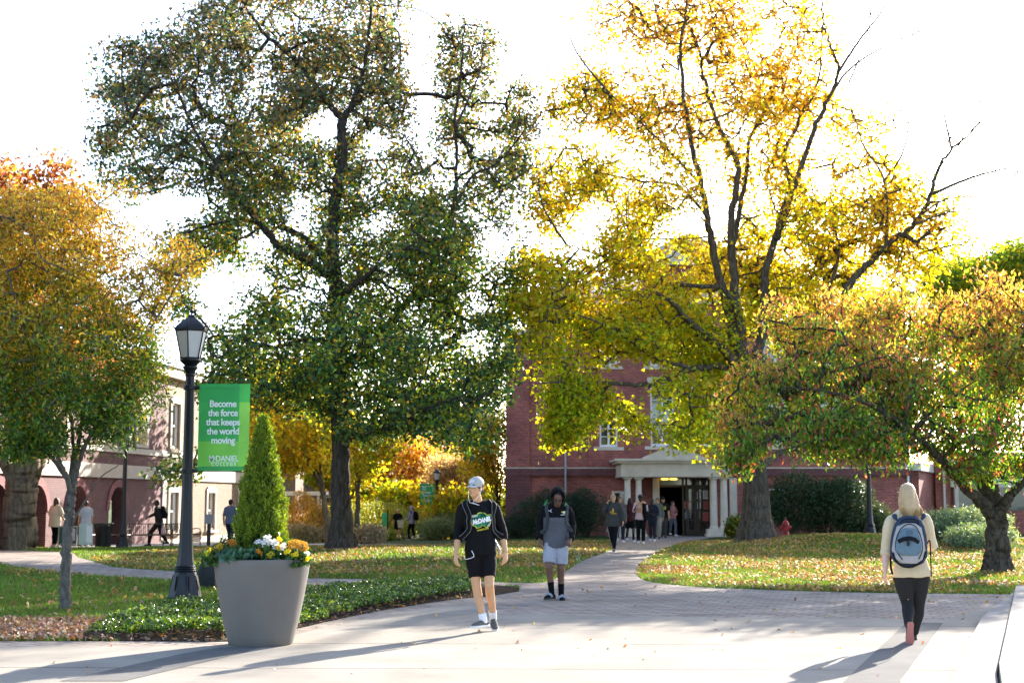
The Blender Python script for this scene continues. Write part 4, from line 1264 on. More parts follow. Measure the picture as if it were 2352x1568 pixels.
    crown = [(1400, 90, 110, 110, Y, 3, .5), (1560, 50, 150, 120, Y, 4, .6), (1750, 60, 150, 120, Y, 4, .6), (1880, 110, 90, 110, Y, 4, .4), (1330, 240, 90, 80, Y - 2, 3, .6), (1480, 240, 150, 110, Y - 1, 4, .7), (1700, 240, 170, 120, Y, 5, .7), (1850, 260, 90, 90, Y, 4, .5),
             (1320, 400, 110, 90, Y - 2, 4, .8), (1500, 420, 170, 110, Y - 2, 5, .8), (1250, 500, 60, 60, Y - 2, 3, .7), (1780, 420, 170, 110, Y, 5, .7), (1990, 330, 80, 90, Y - 1, 3, .6), (2060, 450, 100, 100, Y - 2, 3, .6), (2150, 490, 55, 60, Y - 3, 2, .5), (1950, 500, 160, 110, Y - 1, 5, .8),
             (1280, 630, 110, 80, Y - 4, 3, .8), (1450, 610, 160, 110, Y - 3, 4, .85), (1700, 600, 200, 100, Y + 1, 5, 1), (1900, 670, 190, 100, Y, 5, 1.1), (2070, 620, 90, 80, Y - 1, 3, .9), (2180, 560, 60, 70, Y - 2, 2, .6),
             (1240, 760, 75, 80, Y - 5, 2.5, .95), (1400, 770, 160, 90, Yl, 4, 1.0), (1580, 750, 140, 100, Yl, 4, 1.1), (1340, 860, 120, 60, Yl - 1, 3, 1.6), (1500, 920, 140, 70, Yl, 3.5, 1.2), (1325, 940, 75, 70, Yl - 1, 2.5, 1.7), (1290, 1005, 30, 42, Yl - 1, 1.5, 1.3), (1440, 975, 70, 45, Yl, 2, .9),
             (1600, 970, 80, 75, Yl, 3, 1.2), (1680, 880, 90, 100, Yl, 3, 1), (1540, 1005, 80, 30, Yl, 2, .9), (1800, 760, 150, 90, Y + 2, 4, 1), (1650, 1020, 50, 40, Yl, 2, .8), (1200, 700, 35, 40, Y - 5, 1.5, .8)]
    def col(P, rng):
        p = project(P)
        t = np.clip(1 - (p[:, 1] - 50) / 900, 0, 1) * .75 + .32 * vnoise(P, .75, 8) + .12
        return mixcol(P, rng, [[(.38, .50, .02), (.50, .56, .02), (.60, .58, .02), (.26, .38, .02)], [(.56, .52, .02), (.64, .54, .02), (.42, .46, .02)], [(.66, .43, .02), (.66, .46, .03), (.52, .42, .02)], [(.62, .34, .04), (.64, .40, .05), (.54, .27, .05), (.56, .42, .04)]], t)
    crown = [(e[0], e[1], e[2], e[3], e[4] + (1.8 if e[1] < 560 else 3.6 if 1540 < e[0] < 1920 else .6), e[5] * (1 if e[1] < 560 else .8), (e[6] if len(e) > 6 else 1) * (1 if e[1] < 560 else .95)) for e in crown]
    def thin(p, P):
        up = np.clip((p[:, 1] - 0) / 600, .62, .95)
        return up * np.where(p[:, 0] > 2000, .7, 1)
    tree('maple_tree', 'huge golden yellow maple in front of the brick hall, its right branches bare', tuple(b), limbs, crown, 5600, 21, .14, .30, col, BK_MAPLE, LM_YEL, 'star', (0, 0, -.3),
         holes=[(1560, 610, 34, 40), (1380, 330, 25, 30), (1985, 190, 60, 60), (1640, 420, 20, 40), (1230, 560, 20, 30), (1520, 565, 30, 30), (1880, 420, 28, 40), (1730, 340, 18, 40), (1480, 150, 30, 24), (2100, 380, 24, 30), (1400, 990, 34, 54), (1490, 1015, 34, 26), (1190, 940, 34, 50), (1400, 690, 26, 22), (1450, 860, 22, 18)],
         seed=9, bare=bare, flare=1.75, thin=thin, ridges=9, minr=.009, rscale=.9, gap=-.17)
    return b
MAPLE_B = maple()

# ---- the spreading cherry on the right
def cherry():
    b = gp(2290, 1313); Y = b.y
    F_ = lambda pts, y1=0, y0=0: limb_pts(pts, Y + y0, Y + y1)
    trunk = F_([(2290, 1315), (2292, 1270), (2290, 1220), (2287, 1180), (2281, 1150), (2276, 1110)])
    trunk[0] = np.array(b) + [0, 0, -.12]
    limbs = [(trunk, .275, .17),
             (F_([(2288, 1190), (2262, 1160), (2240, 1140), (2211, 1112), (2175, 1068), (2139, 1030), (2080, 980), (2000, 930), (1900, 900), (1800, 890)], -2), .16, .02),
             (F_([(2280, 1160), (2250, 1110), (2215, 1070), (2190, 1000), (2150, 930), (2100, 850)], 1), .13, .02),
             (F_([(2278, 1140), (2268, 1090), (2264, 1045), (2285, 990), (2300, 920), (2290, 820), (2250, 740)], 0), .13, .02),
             (F_([(2290, 1195), (2308, 1160), (2325, 1130), (2356, 1104), (2420, 1060), (2500, 1000)], -1), .15, .03),
             (F_([(2356, 1104), (2380, 1020), (2400, 900), (2380, 800)], 0), .07, .02),
             (F_([(2150, 930), (2050, 880), (1950, 850), (1850, 800)], 3, 1), .06, .015),
             (F_([(2080, 980), (1980, 1000), (1880, 1010), (1780, 1040)], -3, -1), .05, .012)]
    crown = [(2260, 760, 150, 90, Y + 1, 1.6), (2100, 750, 150, 80, Y + 1, 1.8), (1900, 775, 140, 60, Y, 1.6, .8), (1790, 860, 120, 65, Y - 1, 1.5, .75), (1760, 960, 90, 65, Y - 1, 1.3, .85), (1715, 1030, 60, 55, Y - 1.5, 1, 1.1), (1665, 930, 30, 90, Y - 1, 1, .8),
             (1990, 880, 200, 100, Y - 1, 2.2, 1.2), (2190, 880, 190, 110, Y, 2.2, 1.2), (2400, 830, 150, 140, Y, 2, 1.1), (1890, 1000, 170, 65, Y - 1, 2, 1.4), (2060, 1010, 150, 62, Y - 1, 2, 1.4), (2250, 1010, 120, 75, Y - .5, 1.8, 1.2), (2420, 1000, 120, 100, Y, 1.6, 1.1),
             (2330, 690, 90, 60, Y, 1.3, .9), (2480, 780, 110, 130, Y, 1.5, .9), (2170, 660, 30, 55, Y + 1, .6, .7), (2000, 700, 90, 50, Y + 1, 1.2, .7), (2320, 1080, 60, 30, Y - .5, .8, .7), (2230, 1085, 60, 30, Y - 1, .6, .8), (1680, 1060, 35, 30, Y - 1.5, .6, .8), (2000, 1065, 60, 25, Y - 1, .8, .8), (2060, 640, 50, 40, Y + 1, .8, .6), (1930, 690, 60, 45, Y + 1, 1, .7), (2260, 640, 40, 45, Y + 1, .7, .5), (1800, 720, 60, 40, Y, 1, .6)]
    def col(P, rng):
        p = project(P)
        t = np.clip(1 - (p[:, 1] - 640) / 400, 0, 1) * .95 - .12 + .22 * vnoise(P, 1.7, 8) + np.clip((1780 - p[:, 0]) / 400, 0, .3)
        return mixcol(P, rng, [[(.12, .28, .04), (.20, .36, .04), (.10, .22, .04), (.34, .44, .04), (.10, .24, .04), (.50, .14, .10)], [(.16, .30, .04), (.32, .42, .04), (.54, .50, .05), (.12, .23, .04), (.56, .22, .10)], [(.42, .34, .04), (.55, .30, .09), (.22, .26, .04), (.54, .20, .10)], [(.62, .38, .11), (.58, .27, .11), (.52, .42, .08)]], t)
    tree('cherry_tree', 'low spreading cherry with forked trunk and drooping green and red leaves at the right', b, limbs, crown, 3200, 17, .12, .17, col, BK_CHERRY, LM_CH, 'lance', (0, 0, -1.1),
         seed=21, flare=1.45, spread=.6, minr=.005, rscale=.8, ridges=6)
cherry()

# ---- slim zelkova at the left edge
def zelkova():
    b = gp(150, 1399); Y = b.y
    F_ = lambda pts, y1=0, y0=0: limb_pts(pts, Y + y0, Y + y1)
    trunk = F_([(150, 1402), (151, 1330), (154, 1250), (158, 1190), (163, 1150), (166, 1120), (166, 1090)])
    trunk[0] = np.array(b) + [0, 0, -.08]
    limbs = [(trunk, .085, .06),
             (F_([(164, 1140), (155, 1100), (140, 1065), (115, 1000), (95, 900), (60, 780), (20, 640), (-20, 520)], -.8), .05, .01),
             (F_([(166, 1110), (172, 1060), (186, 980), (200, 880), (215, 740), (225, 600), (235, 480)], .6), .05, .008),
             (F_([(166, 1120), (182, 1060), (215, 980), (270, 880), (330, 780), (390, 680), (440, 600)], -.3), .045, .008),
             (F_([(162, 1160), (163, 1100), (168, 1000), (150, 880), (130, 760), (120, 600), (110, 460)], 1.2), .04, .008),
             (F_([(164, 1210), (178, 1180), (205, 1135), (232, 1095), (270, 1070)], -.4), .02, .006),
             (F_([(155, 1100), (110, 1040), (40, 960), (-60, 860), (-160, 740)], 0), .035, .008),
             (F_([(186, 980), (260, 930), (330, 900), (400, 880)], .8, .3), .02, .006)]
    crown = [(150, 560, 230, 130, Y, 1.3), (0, 600, 230, 180, Y, 1.4), (320, 650, 130, 120, Y, 1.1), (110, 780, 300, 160, Y, 1.6, 1.1), (330, 850, 95, 110, Y, 1, 1), (200, 950, 170, 80, Y - .2, 1.2, 1.2), (40, 980, 140, 70, Y, 1, 1.1), (-120, 800, 230, 230, Y, 1.4, .9),
             (240, 450, 110, 50, Y, .7, .5), (110, 480, 140, 55, Y, .9, .7), (60, 1020, 100, 35, Y, .8, .9), (415, 610, 70, 50, Y, .7, .6), (-100, 520, 150, 110, Y, 1, .8), (225, 1040, 90, 40, Y - .4, .6, .9), (255, 1085, 30, 18, Y - .4, .25, .9), (400, 800, 30, 50, Y, .5, .6), (330, 960, 60, 40, Y, .6, .8), (400, 560, 30, 20, Y, .4, .5), (290, 740, 130, 110, Y + .3, 1, 1), (120, 900, 200, 120, Y, 1.2, 1), (330, 560, 90, 60, Y, .8, .7), (290, 900, 130, 90, Y, .9, 1.2), (370, 790, 70, 90, Y, .8, 1), (100, 1010, 130, 45, Y, 1, 1.2), (250, 1010, 80, 40, Y, .6, 1)]
    def col(P, rng):
        p = project(P)
        t = np.clip(1 - (p[:, 1] - 480) / 520, 0, 1) * .95 + .22 * vnoise(P, 2.2, 8) + .03
        return mixcol(P, rng, [[(.07, .18, .03), (.12, .24, .03), (.20, .30, .03), (.05, .13, .03)], [(.12, .22, .03), (.32, .34, .03), (.56, .38, .03), (.15, .22, .03)], [(.56, .38, .03), (.62, .46, .04), (.26, .28, .03), (.6, .32, .04)], [(.64, .38, .06), (.62, .31, .06), (.56, .43, .06)]], t)
    tree('zelkova_tree', 'slender young zelkova with orange top and green lower leaves at the left edge', b, limbs, crown, 3700, 20, .072, .10, col, BK_GREY, LM_ZE, 'lance', (.1, 0, -.6),
         seed=31, flare=1.25, spread=.8, minr=.003, rscale=.42, ridges=5, holes=[(205, 700, 14, 20), (440, 775, 75, 95)])
zelkova()

# ---- old fluted tree behind it, reddish crown
def oak():
    Y = 47.0; b = at(42, 1258, Y); b.z = gz(b.x, Y)
    F_ = lambda pts, y1=0, y0=0: limb_pts(pts, Y + y0, Y + y1)
    trunk = F_([(44, 1260), (45, 1220), (47, 1170), (50, 1120), (52, 1090), (54, 1060)]); trunk[0] = np.array(b) + [0, 0, -.2]
    limbs = [(trunk, .47, .50), (F_([(46, 1140), (20, 1080), (-10, 1030), (-60, 940), (-100, 800)], -2), .27, .06), (F_([(50, 1130), (46, 1060), (40, 980), (20, 850), (0, 650), (10, 480)], 1), .27, .05),
             (F_([(52, 1130), (68, 1060), (84, 1000), (100, 880), (130, 700), (150, 500)], -1), .25, .05), (F_([(54, 1140), (86, 1070), (110, 1020), (160, 920), (220, 820)], 2), .26, .05)]
    crown = [(20, 520, 160, 130, Y, 4), (150, 470, 70, 70, Y, 3, .9), (-100, 600, 200, 180, Y, 4), (60, 700, 220, 150, Y, 4), (220, 800, 110, 120, Y, 4), (-100, 850, 200, 140, Y, 4), (200, 640, 90, 90, Y, 3), (20, 410, 90, 60, Y, 2.5, 1.2), (125, 405, 50, 50, Y, 2, 1.2)]
    def col(P, rng):
        return mixcol(P, rng, [[(.18, .16, .03), (.30, .20, .03)], [(.34, .15, .05), (.28, .10, .05)], [(.36, .13, .08), (.26, .09, .07), (.4, .22, .06)]], .6 + .3 * vnoise(P, 1, 4))
    tree('oak_tree', 'old tree with thick fluted tan trunk and rust-red crown behind the zelkova', b, limbs, crown, 700, 34, .17, .33, col, BK_OAK, LM_BACK, 'kite', (0, 0, -.2), seed=41, flare=1.2, ridges=6)
oak()

# ---- the trees beyond, each its own
def plain_tree(name, label, x, yb, Y, trunk_top, r, crown, tips, n, size, sig, pals, bmat, seed, extra=(), group='trees beyond the lawn', lean=0, shape='kite'):
    b = at(x, yb, Y); b.z = gz(b.x, Y)
    yb = 784 - ((b.z - CAMH) * CP - Y * SP) / (Y * CP + (b.z - CAMH) * SP) * FV
    t = limb_pts([(x, yb), (x + lean * .3, yb + (trunk_top - yb) * .35), (x + lean * .7, yb + (trunk_top - yb) * .7), (x + lean, trunk_top)], Y); t[0] = t[0] - [0, 0, .15]
    limbs = [(t, r, r * .5)]
    rr = np.random.default_rng(seed)
    for e in crown[:6]:
        limbs.append((limb_pts([(x + lean * .8, trunk_top + (yb - trunk_top) * rr.uniform(.05, .3)), ((x + lean + e[0]) / 2 + rr.uniform(-8, 8), (trunk_top + e[1]) / 2 - rr.uniform(-5, 20)), (e[0], e[1])], Y, e[4]), r * .45, .02))
    for q in extra: limbs.append((limb_pts(q[0], Y), q[1], q[2]))
    tree(name, label, tuple(b), limbs, crown, tips, n, size, sig, lambda P, rng: mixcol(P, rng, pals, .5 + .4 * vnoise(P, .9, seed)), bmat, LM_BACK, shape, (0, 0, -.2), seed=seed, group=group, ridges=4)
YG = [(.40, .46, .03), (.56, .54, .04), (.26, .36, .03)]; YO = [(.72, .50, .03), (.66, .42, .04)]; OR = [(.64, .34, .08), (.60, .27, .08)]; GR = [(.12, .22, .04), (.18, .28, .04)]
PK = [(.58, .40, .30), (.54, .34, .25), (.62, .47, .33)]
plain_tree('yellow_tree', 'yellow-orange tree with pale leaning trunk just left of the dark sweetgum trunk', 757, 1240, 57, 1080, .17, [(690, 1030, 80, 50, 57, 3), (620, 980, 80, 60, 58, 3), (720, 960, 70, 60, 57, 3), (640, 1060, 50, 30, 56, 2, .7), (580, 930, 60, 50, 58, 2), (690, 890, 80, 50, 58, 3)], 420, 34, .16, .36, [YG, YO, YO, YG], BK_OAK, 51, lean=-22)
plain_tree('orange_tree', 'bushy orange tree behind the far lawn lamp with green banner', 905, 1225, 98, 1150, .16, [(905, 1110, 70, 45, 98, 3), (960, 1130, 55, 45, 97, 3), (860, 1100, 50, 50, 99, 3), (930, 1050, 90, 50, 100, 3), (1000, 1080, 60, 50, 99, 3)], 420, 30, .24, .5, [OR, OR, YO, PK], BK_OAK, 52)
plain_tree('pink_shrub_tree', 'pinkish tan multi-stemmed small tree behind the far lamp post', 1042, 1238, 92, 1170, .11, [(1045, 1110, 55, 45, 92, 2), (1085, 1080, 50, 40, 92, 2), (1010, 1130, 35, 35, 92, 1.5), (1065, 1160, 40, 30, 92, 1.5), (1020, 1075, 40, 30, 92, 1.5)], 380, 34, .14, .42, [PK, PK, [(.3, .24, .12)]], BK_OAK, 53,
           extra=[([(1042, 1238), (1030, 1200), (1018, 1165), (1010, 1130)], .05, .02), ([(1044, 1238), (1060, 1200), (1075, 1160), (1090, 1120)], .05, .02)])
plain_tree('upright_yellow_tree', 'yellow tree with dark upswept branches beside the hall corner', 1142, 1222, 76, 1120, .13, [(1120, 1020, 45, 60, 76, 2), (1145, 1090, 38, 60, 76, 2), (1100, 1070, 45, 45, 77, 2), (1150, 980, 40, 50, 76, 2), (1090, 1000, 40, 50, 77, 2)], 300, 20, .15, .35, [YO, YO, YG, OR], BK_GUM, 54,
           extra=[([(1146, 1200), (1130, 1130), (1108, 1060), (1090, 1000)], .05, .015), ([(1147, 1190), (1140, 1110), (1128, 1030), (1118, 960)], .05, .015), ([(1147, 1180), (1150, 1100), (1152, 1020), (1156, 950)], .05, .015), ([(1140, 1210), (1112, 1150), (1080, 1100)], .04, .015)])
plain_tree('bare_grey_tree', 'straight grey trunk right of the dark sweetgum trunk, thin yellow crown', 821, 1222, 70, 1085, .17, [(830, 1060, 45, 40, 70, 3), (870, 1010, 60, 50, 71, 3), (800, 1000, 60, 50, 72, 3)], 240, 26, .17, .4, [YG, YO], BK_GREY, 55)
plain_tree('green_tree', 'green and yellow tree behind the cherry at the right edge', 2260, 1215, 72, 1000, .3, [(2200, 640, 90, 70, 72, 4), (2290, 600, 80, 60, 72, 4), (2330, 720, 90, 100, 72, 4), (2180, 760, 90, 90, 72, 4), (2260, 860, 120, 100, 72, 4), (2400, 640, 90, 120, 72, 4)], 900, 34, .2, .42, [GR, YG, GR, YO], BK_GUM, 56)
for i, (x, Y, cy, rx, ry, pal, lab) in enumerate([
    (632, 68, 950, 85, 95, [YO, YG], 'golden tree directly behind the cypress, beyond the arcade'),
    (730, 104, 1110, 90, 70, [YO, YG], 'gold far tree right of the white porch'),
    (840, 96, 1130, 80, 60, [YG, GR], 'lime green far tree behind the grey trunk'),
    (980, 118, 1060, 110, 90, [OR, YO], 'rust orange far tree above the tan building'),
    (1110, 98, 1150, 70, 70, [YG, GR, YO], 'yellow-green far tree near the hall corner'),
    (480, 100, 1000, 110, 130, [YO, YG], 'tall yellow far tree above the arcade roof'),
    (300, 110, 950, 120, 140, [YG, GR], 'green far tree over the arcade building roof'),
    (900, 92, 1165, 75, 45, [YG, YO], 'bright lime far tree behind the person with the paper bag'),
    (1045, 88, 1180, 60, 45, [YO, YG], 'gold far tree behind the pinkish small tree'),
    (790, 90, 1060, 90, 60, [YO, YG], 'golden far tree behind the dark sweetgum trunk')]):
    plain_tree('background_tree', lab, x, 1200, Y, cy + ry * .5, .22, [(x, cy, rx, ry, Y, 2), (x - rx * .5, cy + ry * .4, rx * .6, ry * .5, Y, 1.5), (x + rx * .55, cy + ry * .3, rx * .6, ry * .5, Y + 1, 1.5), (x + rx * .1, cy - ry * .5, rx * .6, ry * .5, Y, 1.5)], 260, 22, .26, .6, pal, BK_GUM, 60 + i)
# ============================================================ lamp posts, banners, planter, small things
M_BLACK = simple('black_cast_iron', (.010, .010, .013), .42, .0, var=.2, scale=5, bump=.12, bscale=120, spec=.35)
M_FROST = simple('frosted_glass', (.62, .60, .58), .35, var=.03)
tr_ = M_FROST.node_tree.nodes['Principled BSDF']; tr_.inputs['Subsurface Weight'].default_value = .0

def street_lamp(loc, H, label, group='black lantern posts', arms=(), simple_=False, rz=0.0):
    k = H / 4.35
    B = empty('street_lamp', loc, rz, label, 'street lamp', group)
    ph = math.pi / 8
    base = MB().lathe([(.262 * k, 0), (.262 * k, .05 * k), (.245 * k, .075 * k), (.235 * k, .13 * k), (.20 * k, .24 * k), (.165 * k, .40 * k), (.155 * k, .42 * k)], 8, phase=ph)
    base.lathe([(.158 * k, .422 * k), (.163 * k, .44 * k), (.150 * k, .455 * k), (.158 * k, .47 * k), (.145 * k, .485 * k), (.152 * k, .50 * k), (.138 * k, .515 * k)], 20)
    if not simple_:
        for a in range(8):    # raised panels on the eight flanks
            an = a * math.pi / 4 + math.pi / 4
            c, s = math.cos(an), math.sin(an)
            pts = []
            for (r, z, w) in ((.225, .15, .062), (.178, .37, .042)):
                for q in (-1, 1):
                    pts.append(((r * .94 + .012) * k * c - q * w * k * s, (r * .94 + .012) * k * s + q * w * k * c, z * k))
            base.add(pts, [(0, 1, 3, 2)])
    base.build('base', M_BLACK, B, auto=30)
    prof = [(.136, .516), (.118, .62), (.104, .85), (.092, 1.2), (.083, 1.6), (.078, 2.2), (.073, 3.2), (.0675, 3.36)]
    MB().lathe([(a * k, z * k) for a, z in prof], 8 if not simple_ else 8, phase=ph).build('pole', M_BLACK, B, auto=25)
    MB().lathe([(.071 * k, 3.362 * k), (.078 * k, 3.38 * k), (.07 * k, 3.40 * k), (.085 * k, 3.46 * k), (.115 * k, 3.49 * k), (.115 * k, 3.51 * k), (.09 * k, 3.53 * k), (.15 * k, 3.585 * k), (.165 * k, 3.60 * k), (.165 * k, 3.625 * k)], 20).build('capital', M_BLACK, B, auto=35)
    lan = empty('lantern', (0, 0, 0)); lan.parent = B
    fr = MB(); r0, z0, r1, z1 = .150 * k, 3.63 * k, .245 * k, 4.06 * k
    for a in range(6):
        an = a * math.pi / 3 + math.pi / 6
        c, s = math.cos(an), math.sin(an)
        fr.tube([(r0 * c, r0 * s, z0), (r1 * c, r1 * s, z1), (r1 * 1.10 * c, r1 * 1.10 * s, z1 + .04 * k), (r1 * 1.30 * c, r1 * 1.30 * s, z1 + .17 * k)], [.010 * k, .010 * k, .010 * k, .002 * k], 6)
        fr.tube([(r0 * .6 * c, r0 * .6 * s, z0 - .06 * k), (r0 * 1.05 * c, r0 * 1.05 * s, z0), (r0 * 1.12 * c, r0 * 1.12 * s, z0 + .03 * k)], [.008 * k] * 3, 6)
    fr.lathe([(r0 * 1.03, z0 - .01 * k), (r0 * 1.06, z0 + .02 * k), (r0 * .98, z0 + .021 * k)], 6, phase=math.pi / 6)
    fr.lathe([(r1 * 1.0, z1 - .015 * k), (r1 * 1.05, z1 + .0), (r1 * 1.06, z1 + .03 * k), (r1 * .98, z1 + .031 * k)], 6, phase=math.pi / 6)
    fo = fr.build('lantern_frame', M_BLACK, B, auto=30)
    bpy.data.objects.remove(lan)
    MB().lathe([(r0 * .97, z0 + .022 * k), (r1 * .97, z1 - .016 * k)], 6, phase=math.pi / 6).build('glass', M_FROST, B)
    MB().lathe([(r1 * 1.07, z1 + .032 * k), (r1 * 1.0, z1 + .06 * k), (r1 * .62, z1 + .145 * k), (r1 * .30, z1 + .20 * k), (r1 * .22, z1 + .235 * k), (r1 * .2, z1 + .25 * k), (.004, z1 + .255 * k)], 6, phase=math.pi / 6).build('lantern_roof', M_BLACK, B, auto=20)
    MB().lathe([(.012 * k, z1 + .25 * k), (.014 * k, z1 + .28 * k), (.028 * k, z1 + .30 * k), (.03 * k, z1 + .315 * k), (.012 * k, z1 + .33 * k), (.016 * k, z1 + .35 * k), (.007 * k, z1 + .37 * k), (.003 * k, z1 + .47 * k)], 10).build('finial', M_BLACK, B, auto=40)
    for (z, sx, ln) in arms:
        m = MB(); m.lathe([(.088 * k, z - .035), (.098 * k, z - .03), (.098 * k, z + .03), (.088 * k, z + .035)], 16)
        for q in (-.02, .02): m.ball((sx * .115 * k, -.02, z + q), .014, 8, 6); m.ball((sx * .13 * k, .02, z + q), .012, 8, 6)
        m.box(min(sx * .09 * k, sx * .15 * k), max(sx * .09 * k, sx * .15 * k), -.03, .03, z - .028, z + .028)
        m.tube([(sx * .1 * k, .022, z), (sx * (.12 * k + ln), .022, z)], .011, 8)
        m.build('banner_bracket', M_BLACK, B, auto=40)
    return B

def mat_banner():
    """the printed greens of the banner: squares of four tones, in the banner's own coordinates"""
    m, t, b, out = nt('banner_print'); N, L = t.nodes, t.links
    a = N.new('ShaderNodeAttribute'); a.attribute_name = 'col'
    L.new(a.outputs['Color'], b.inputs['Base Color']); b.inputs['Roughness'].default_value = .55
    tr = N.new('ShaderNodeBsdfTranslucent'); L.new(a.outputs['Color'], tr.inputs['Color'])
    ms = N.new('ShaderNodeMixShader'); ms.inputs[0].default_value = .13
    L.new(b.outputs[0], ms.inputs[1]); L.new(tr.outputs[0], ms.inputs[2]); L.new(ms.outputs[0], out.inputs['Surface'])
    return m
M_BANNER = mat_banner()
M_WTEXT, _t, _b, _o = nt('white_lettering')
_b.inputs['Base Color'].default_value = (.95, .95, .95, 1); _b.inputs['Roughness'].default_value = .6
_trn = _t.nodes.new('ShaderNodeBsdfTranslucent'); _trn.inputs[0].default_value = (.9, .9, .88, 1)
_mx = _t.nodes.new('ShaderNodeMixShader'); _mx.inputs[0].default_value = .05
_t.links.new(_b.outputs[0], _mx.inputs[1]); _t.links.new(_trn.outputs[0], _mx.inputs[2]); _t.links.new(_mx.outputs[0], _o.inputs['Surface'])

def banner_cloth(parent, w, h, colf, thick=.004, ripple=.006):
    nx_, nz_ = 48, 80
    m = MB(); vs = []; fs = []; cols = []
    for j in range(nz_ + 1):
        for i in range(nx_ + 1):
            u, v = i / nx_, j / nz_
            y = ripple * (math.sin(u * 9 + 1) * .6 + math.sin(u * 23 + v * 2) * .35) * math.sin(math.pi * min(1, v * 1.1 + .05)) 
            vs.append((u * w, y, v * h))
    for j in range(nz_):
        for i in range(nx_):
            a = j * (nx_ + 1) + i
            fs.append((a, a + 1, a + nx_ + 2, a + nx_ + 1)); cols.append(colf((i + .5) / nx_, (j + .5) / nz_))
    me = np_mesh('cloth', np.array(vs), np.array(fs), np.array(cols))
    return link('cloth', me, M_BANNER, parent, smooth=True)

# ---- the near lamp with its banner
lp = gp(424, 1377)
LAMP = street_lamp(tuple(lp), 4.56, 'tall near black lantern post beside the planter carrying a green banner', arms=((3.345, 1, .72), (2.02, 1, .72)), rz=R(0))
def near_banner():
    Y = lp.y
    a = at(453, 1081, Y); b = at(575, 881, Y)
    w, h = b.x - a.x, b.z - a.z
    B = empty('banner', (a.x, Y, a.z), 0, 'bright green banner reading Become the force that keeps the world moving', 'banner', None)
    G1, G2, G3, G4 = (.03, .30, .07), (.05, .42, .08), (.13, .50, .05), (.20, .55, .06)
    def cf(u, v):
        c = G1
        if v < .045: return G1
        if u > .80: c = G2 if v > .785 else (.22, .58, .08) if v > .335 else (.20, .55, .07)
        else: c = (.025, .33, .075) if v > .785 else (.035, .37, .08) if v > .335 else (.15, .50, .06)
        return c
    banner_cloth(B, w, h, cf)
    rot = (math.pi / 2, 0, 0)
    for i, tx in enumerate(['Become', 'the force', 'that keeps', 'the world', 'moving']):
        y = 934 + i * 21.0
        p = at(512.5, y, Y)
        text_mesh('lettering', tx, .150, (p.x - a.x, -.0105, p.z - a.z), rot, M_WTEXT, B, weight=.0036, depth=.0, xs=.93, space=.93)
    M_L2 = M_WTEXT
    for tx, x, y, s, sp in (('M', 486, 1058.5, .125, 1), ('c', 495, 1055.5, .09, 1), ('DANIEL', 522, 1058.5, .125, .95)):
        p = at(x, y, Y); text_mesh('lettering', tx, s, (p.x - a.x, -.018, p.z - a.z), rot, M_L2, B, weight=.0014, depth=.0, xs=.88, space=sp)
    p = at(514, 1069, Y); text_mesh('lettering', 'COLLEGE', .072, (p.x - a.x, -.0145, p.z - a.z), rot, M_L2, B, weight=.0006, depth=.0, xs=1.0, space=1.42)
    p = at(481, 1061.2, Y); q = at(546, 1062.0, Y)
    MB().box(p.x - a.x, q.x - a.x, -.0155, -.0135, q.z - a.z, p.z - a.z).build('rule', M_L2, B)
near_banner()

# ---- lamp by the arcade, far lawn lamp with its own banner, the two others
p_ = at(282, 1252, 50.5); street_lamp((p_.x, 50.5, gz(p_.x, 50.5)), 4.35, 'black lantern post by the benches, its head lost in leaves', rz=0)
fl = gp(1003, 1237)
street_lamp(tuple(fl), 4.3, 'black lantern post on the far lawn with a small green banner', arms=((3.35, -1, .95), (2.0, -1, .95)))
def far_banner():
    Y = fl.y; a = at(964, 1159, Y); b = at(999, 1110, Y)
    B = empty('banner', (a.x, Y, a.z), 0, 'small green banner with Green Terror lettering on the far lawn lamp', 'banner')
    w, h = b.x - a.x, b.z - a.z
    banner_cloth(B, w, h, lambda u, v: (.03, .34, .10))
    rot = (math.pi / 2, 0, 0)
    for tx, y, s in (('Home', 1119.5, .085), ('of the', 1124, .085), ('Green', 1132.5, .20), ('Terror', 1139.5, .20), ('McDANIEL', 1152, .07)):
        p = at(970 if tx != 'McDANIEL' else 975, y, Y); text_mesh('lettering', tx, s, (p.x - a.x, -.015, p.z - a.z), rot, M_WTEXT, B, weight=.003, depth=.001, align='LEFT')
    m = MB(); x0, x1, z0, z1 = .10 * w, .88 * w, .32 * h, .88 * h
    m.box(x0, x1, -.016, -.013, z1 - .02, z1).box(x1 - .02, x1, -.016, -.013, z1 - .25 * h, z1 - .02).box(x0, x1, -.016, -.013, z0 - .1 * h, z0 - .1 * h + .02).box(x1 - .02, x1, -.016, -.013, z0 - .1 * h + .02, z0 - .02)
    m.build('line_frame', M_WTEXT, B)
far_banner()
street_lamp(tuple(at(714, 1236, 95)), 3.5, 'distant lantern post with hanging flower basket, left of the dark trunk', arms=((2.2, 1, .5),))
lb = [o for o in bpy.data.objects if o.name.startswith('street_lamp')][-1]; lb.location.z = gz(lb.location.x, 95)
pr = at(1999, 1237, 52); street_lamp((pr.x, 52, gz(pr.x, 52)), 4.6, 'dark lantern post rising from the right lawn into the cherry leaves')

# far green banner left of the person with the paper bag
def tiny_banner():
    Y = 78.5; a = at(877, 1208, Y); b = at(889, 1177, Y); c = a.x + .32
    P0 = gz(a.x, Y)
    B = empty('banner_post', (b.x + .04, Y, P0), 0, 'distant short dark post with a narrow green banner', 'banner post')
    MB().lathe([(.05, 0), (.04, .2), (.035, b.z - P0 + .15)], 10).build('post', M_BLACK, B, auto=40)
    o = banner_cloth(B, b.x - a.x, b.z - a.z, lambda u, v: (.04, .42, .16)); o.location = (a.x - b.x - .04, 0, a.z - P0)
tiny_banner()

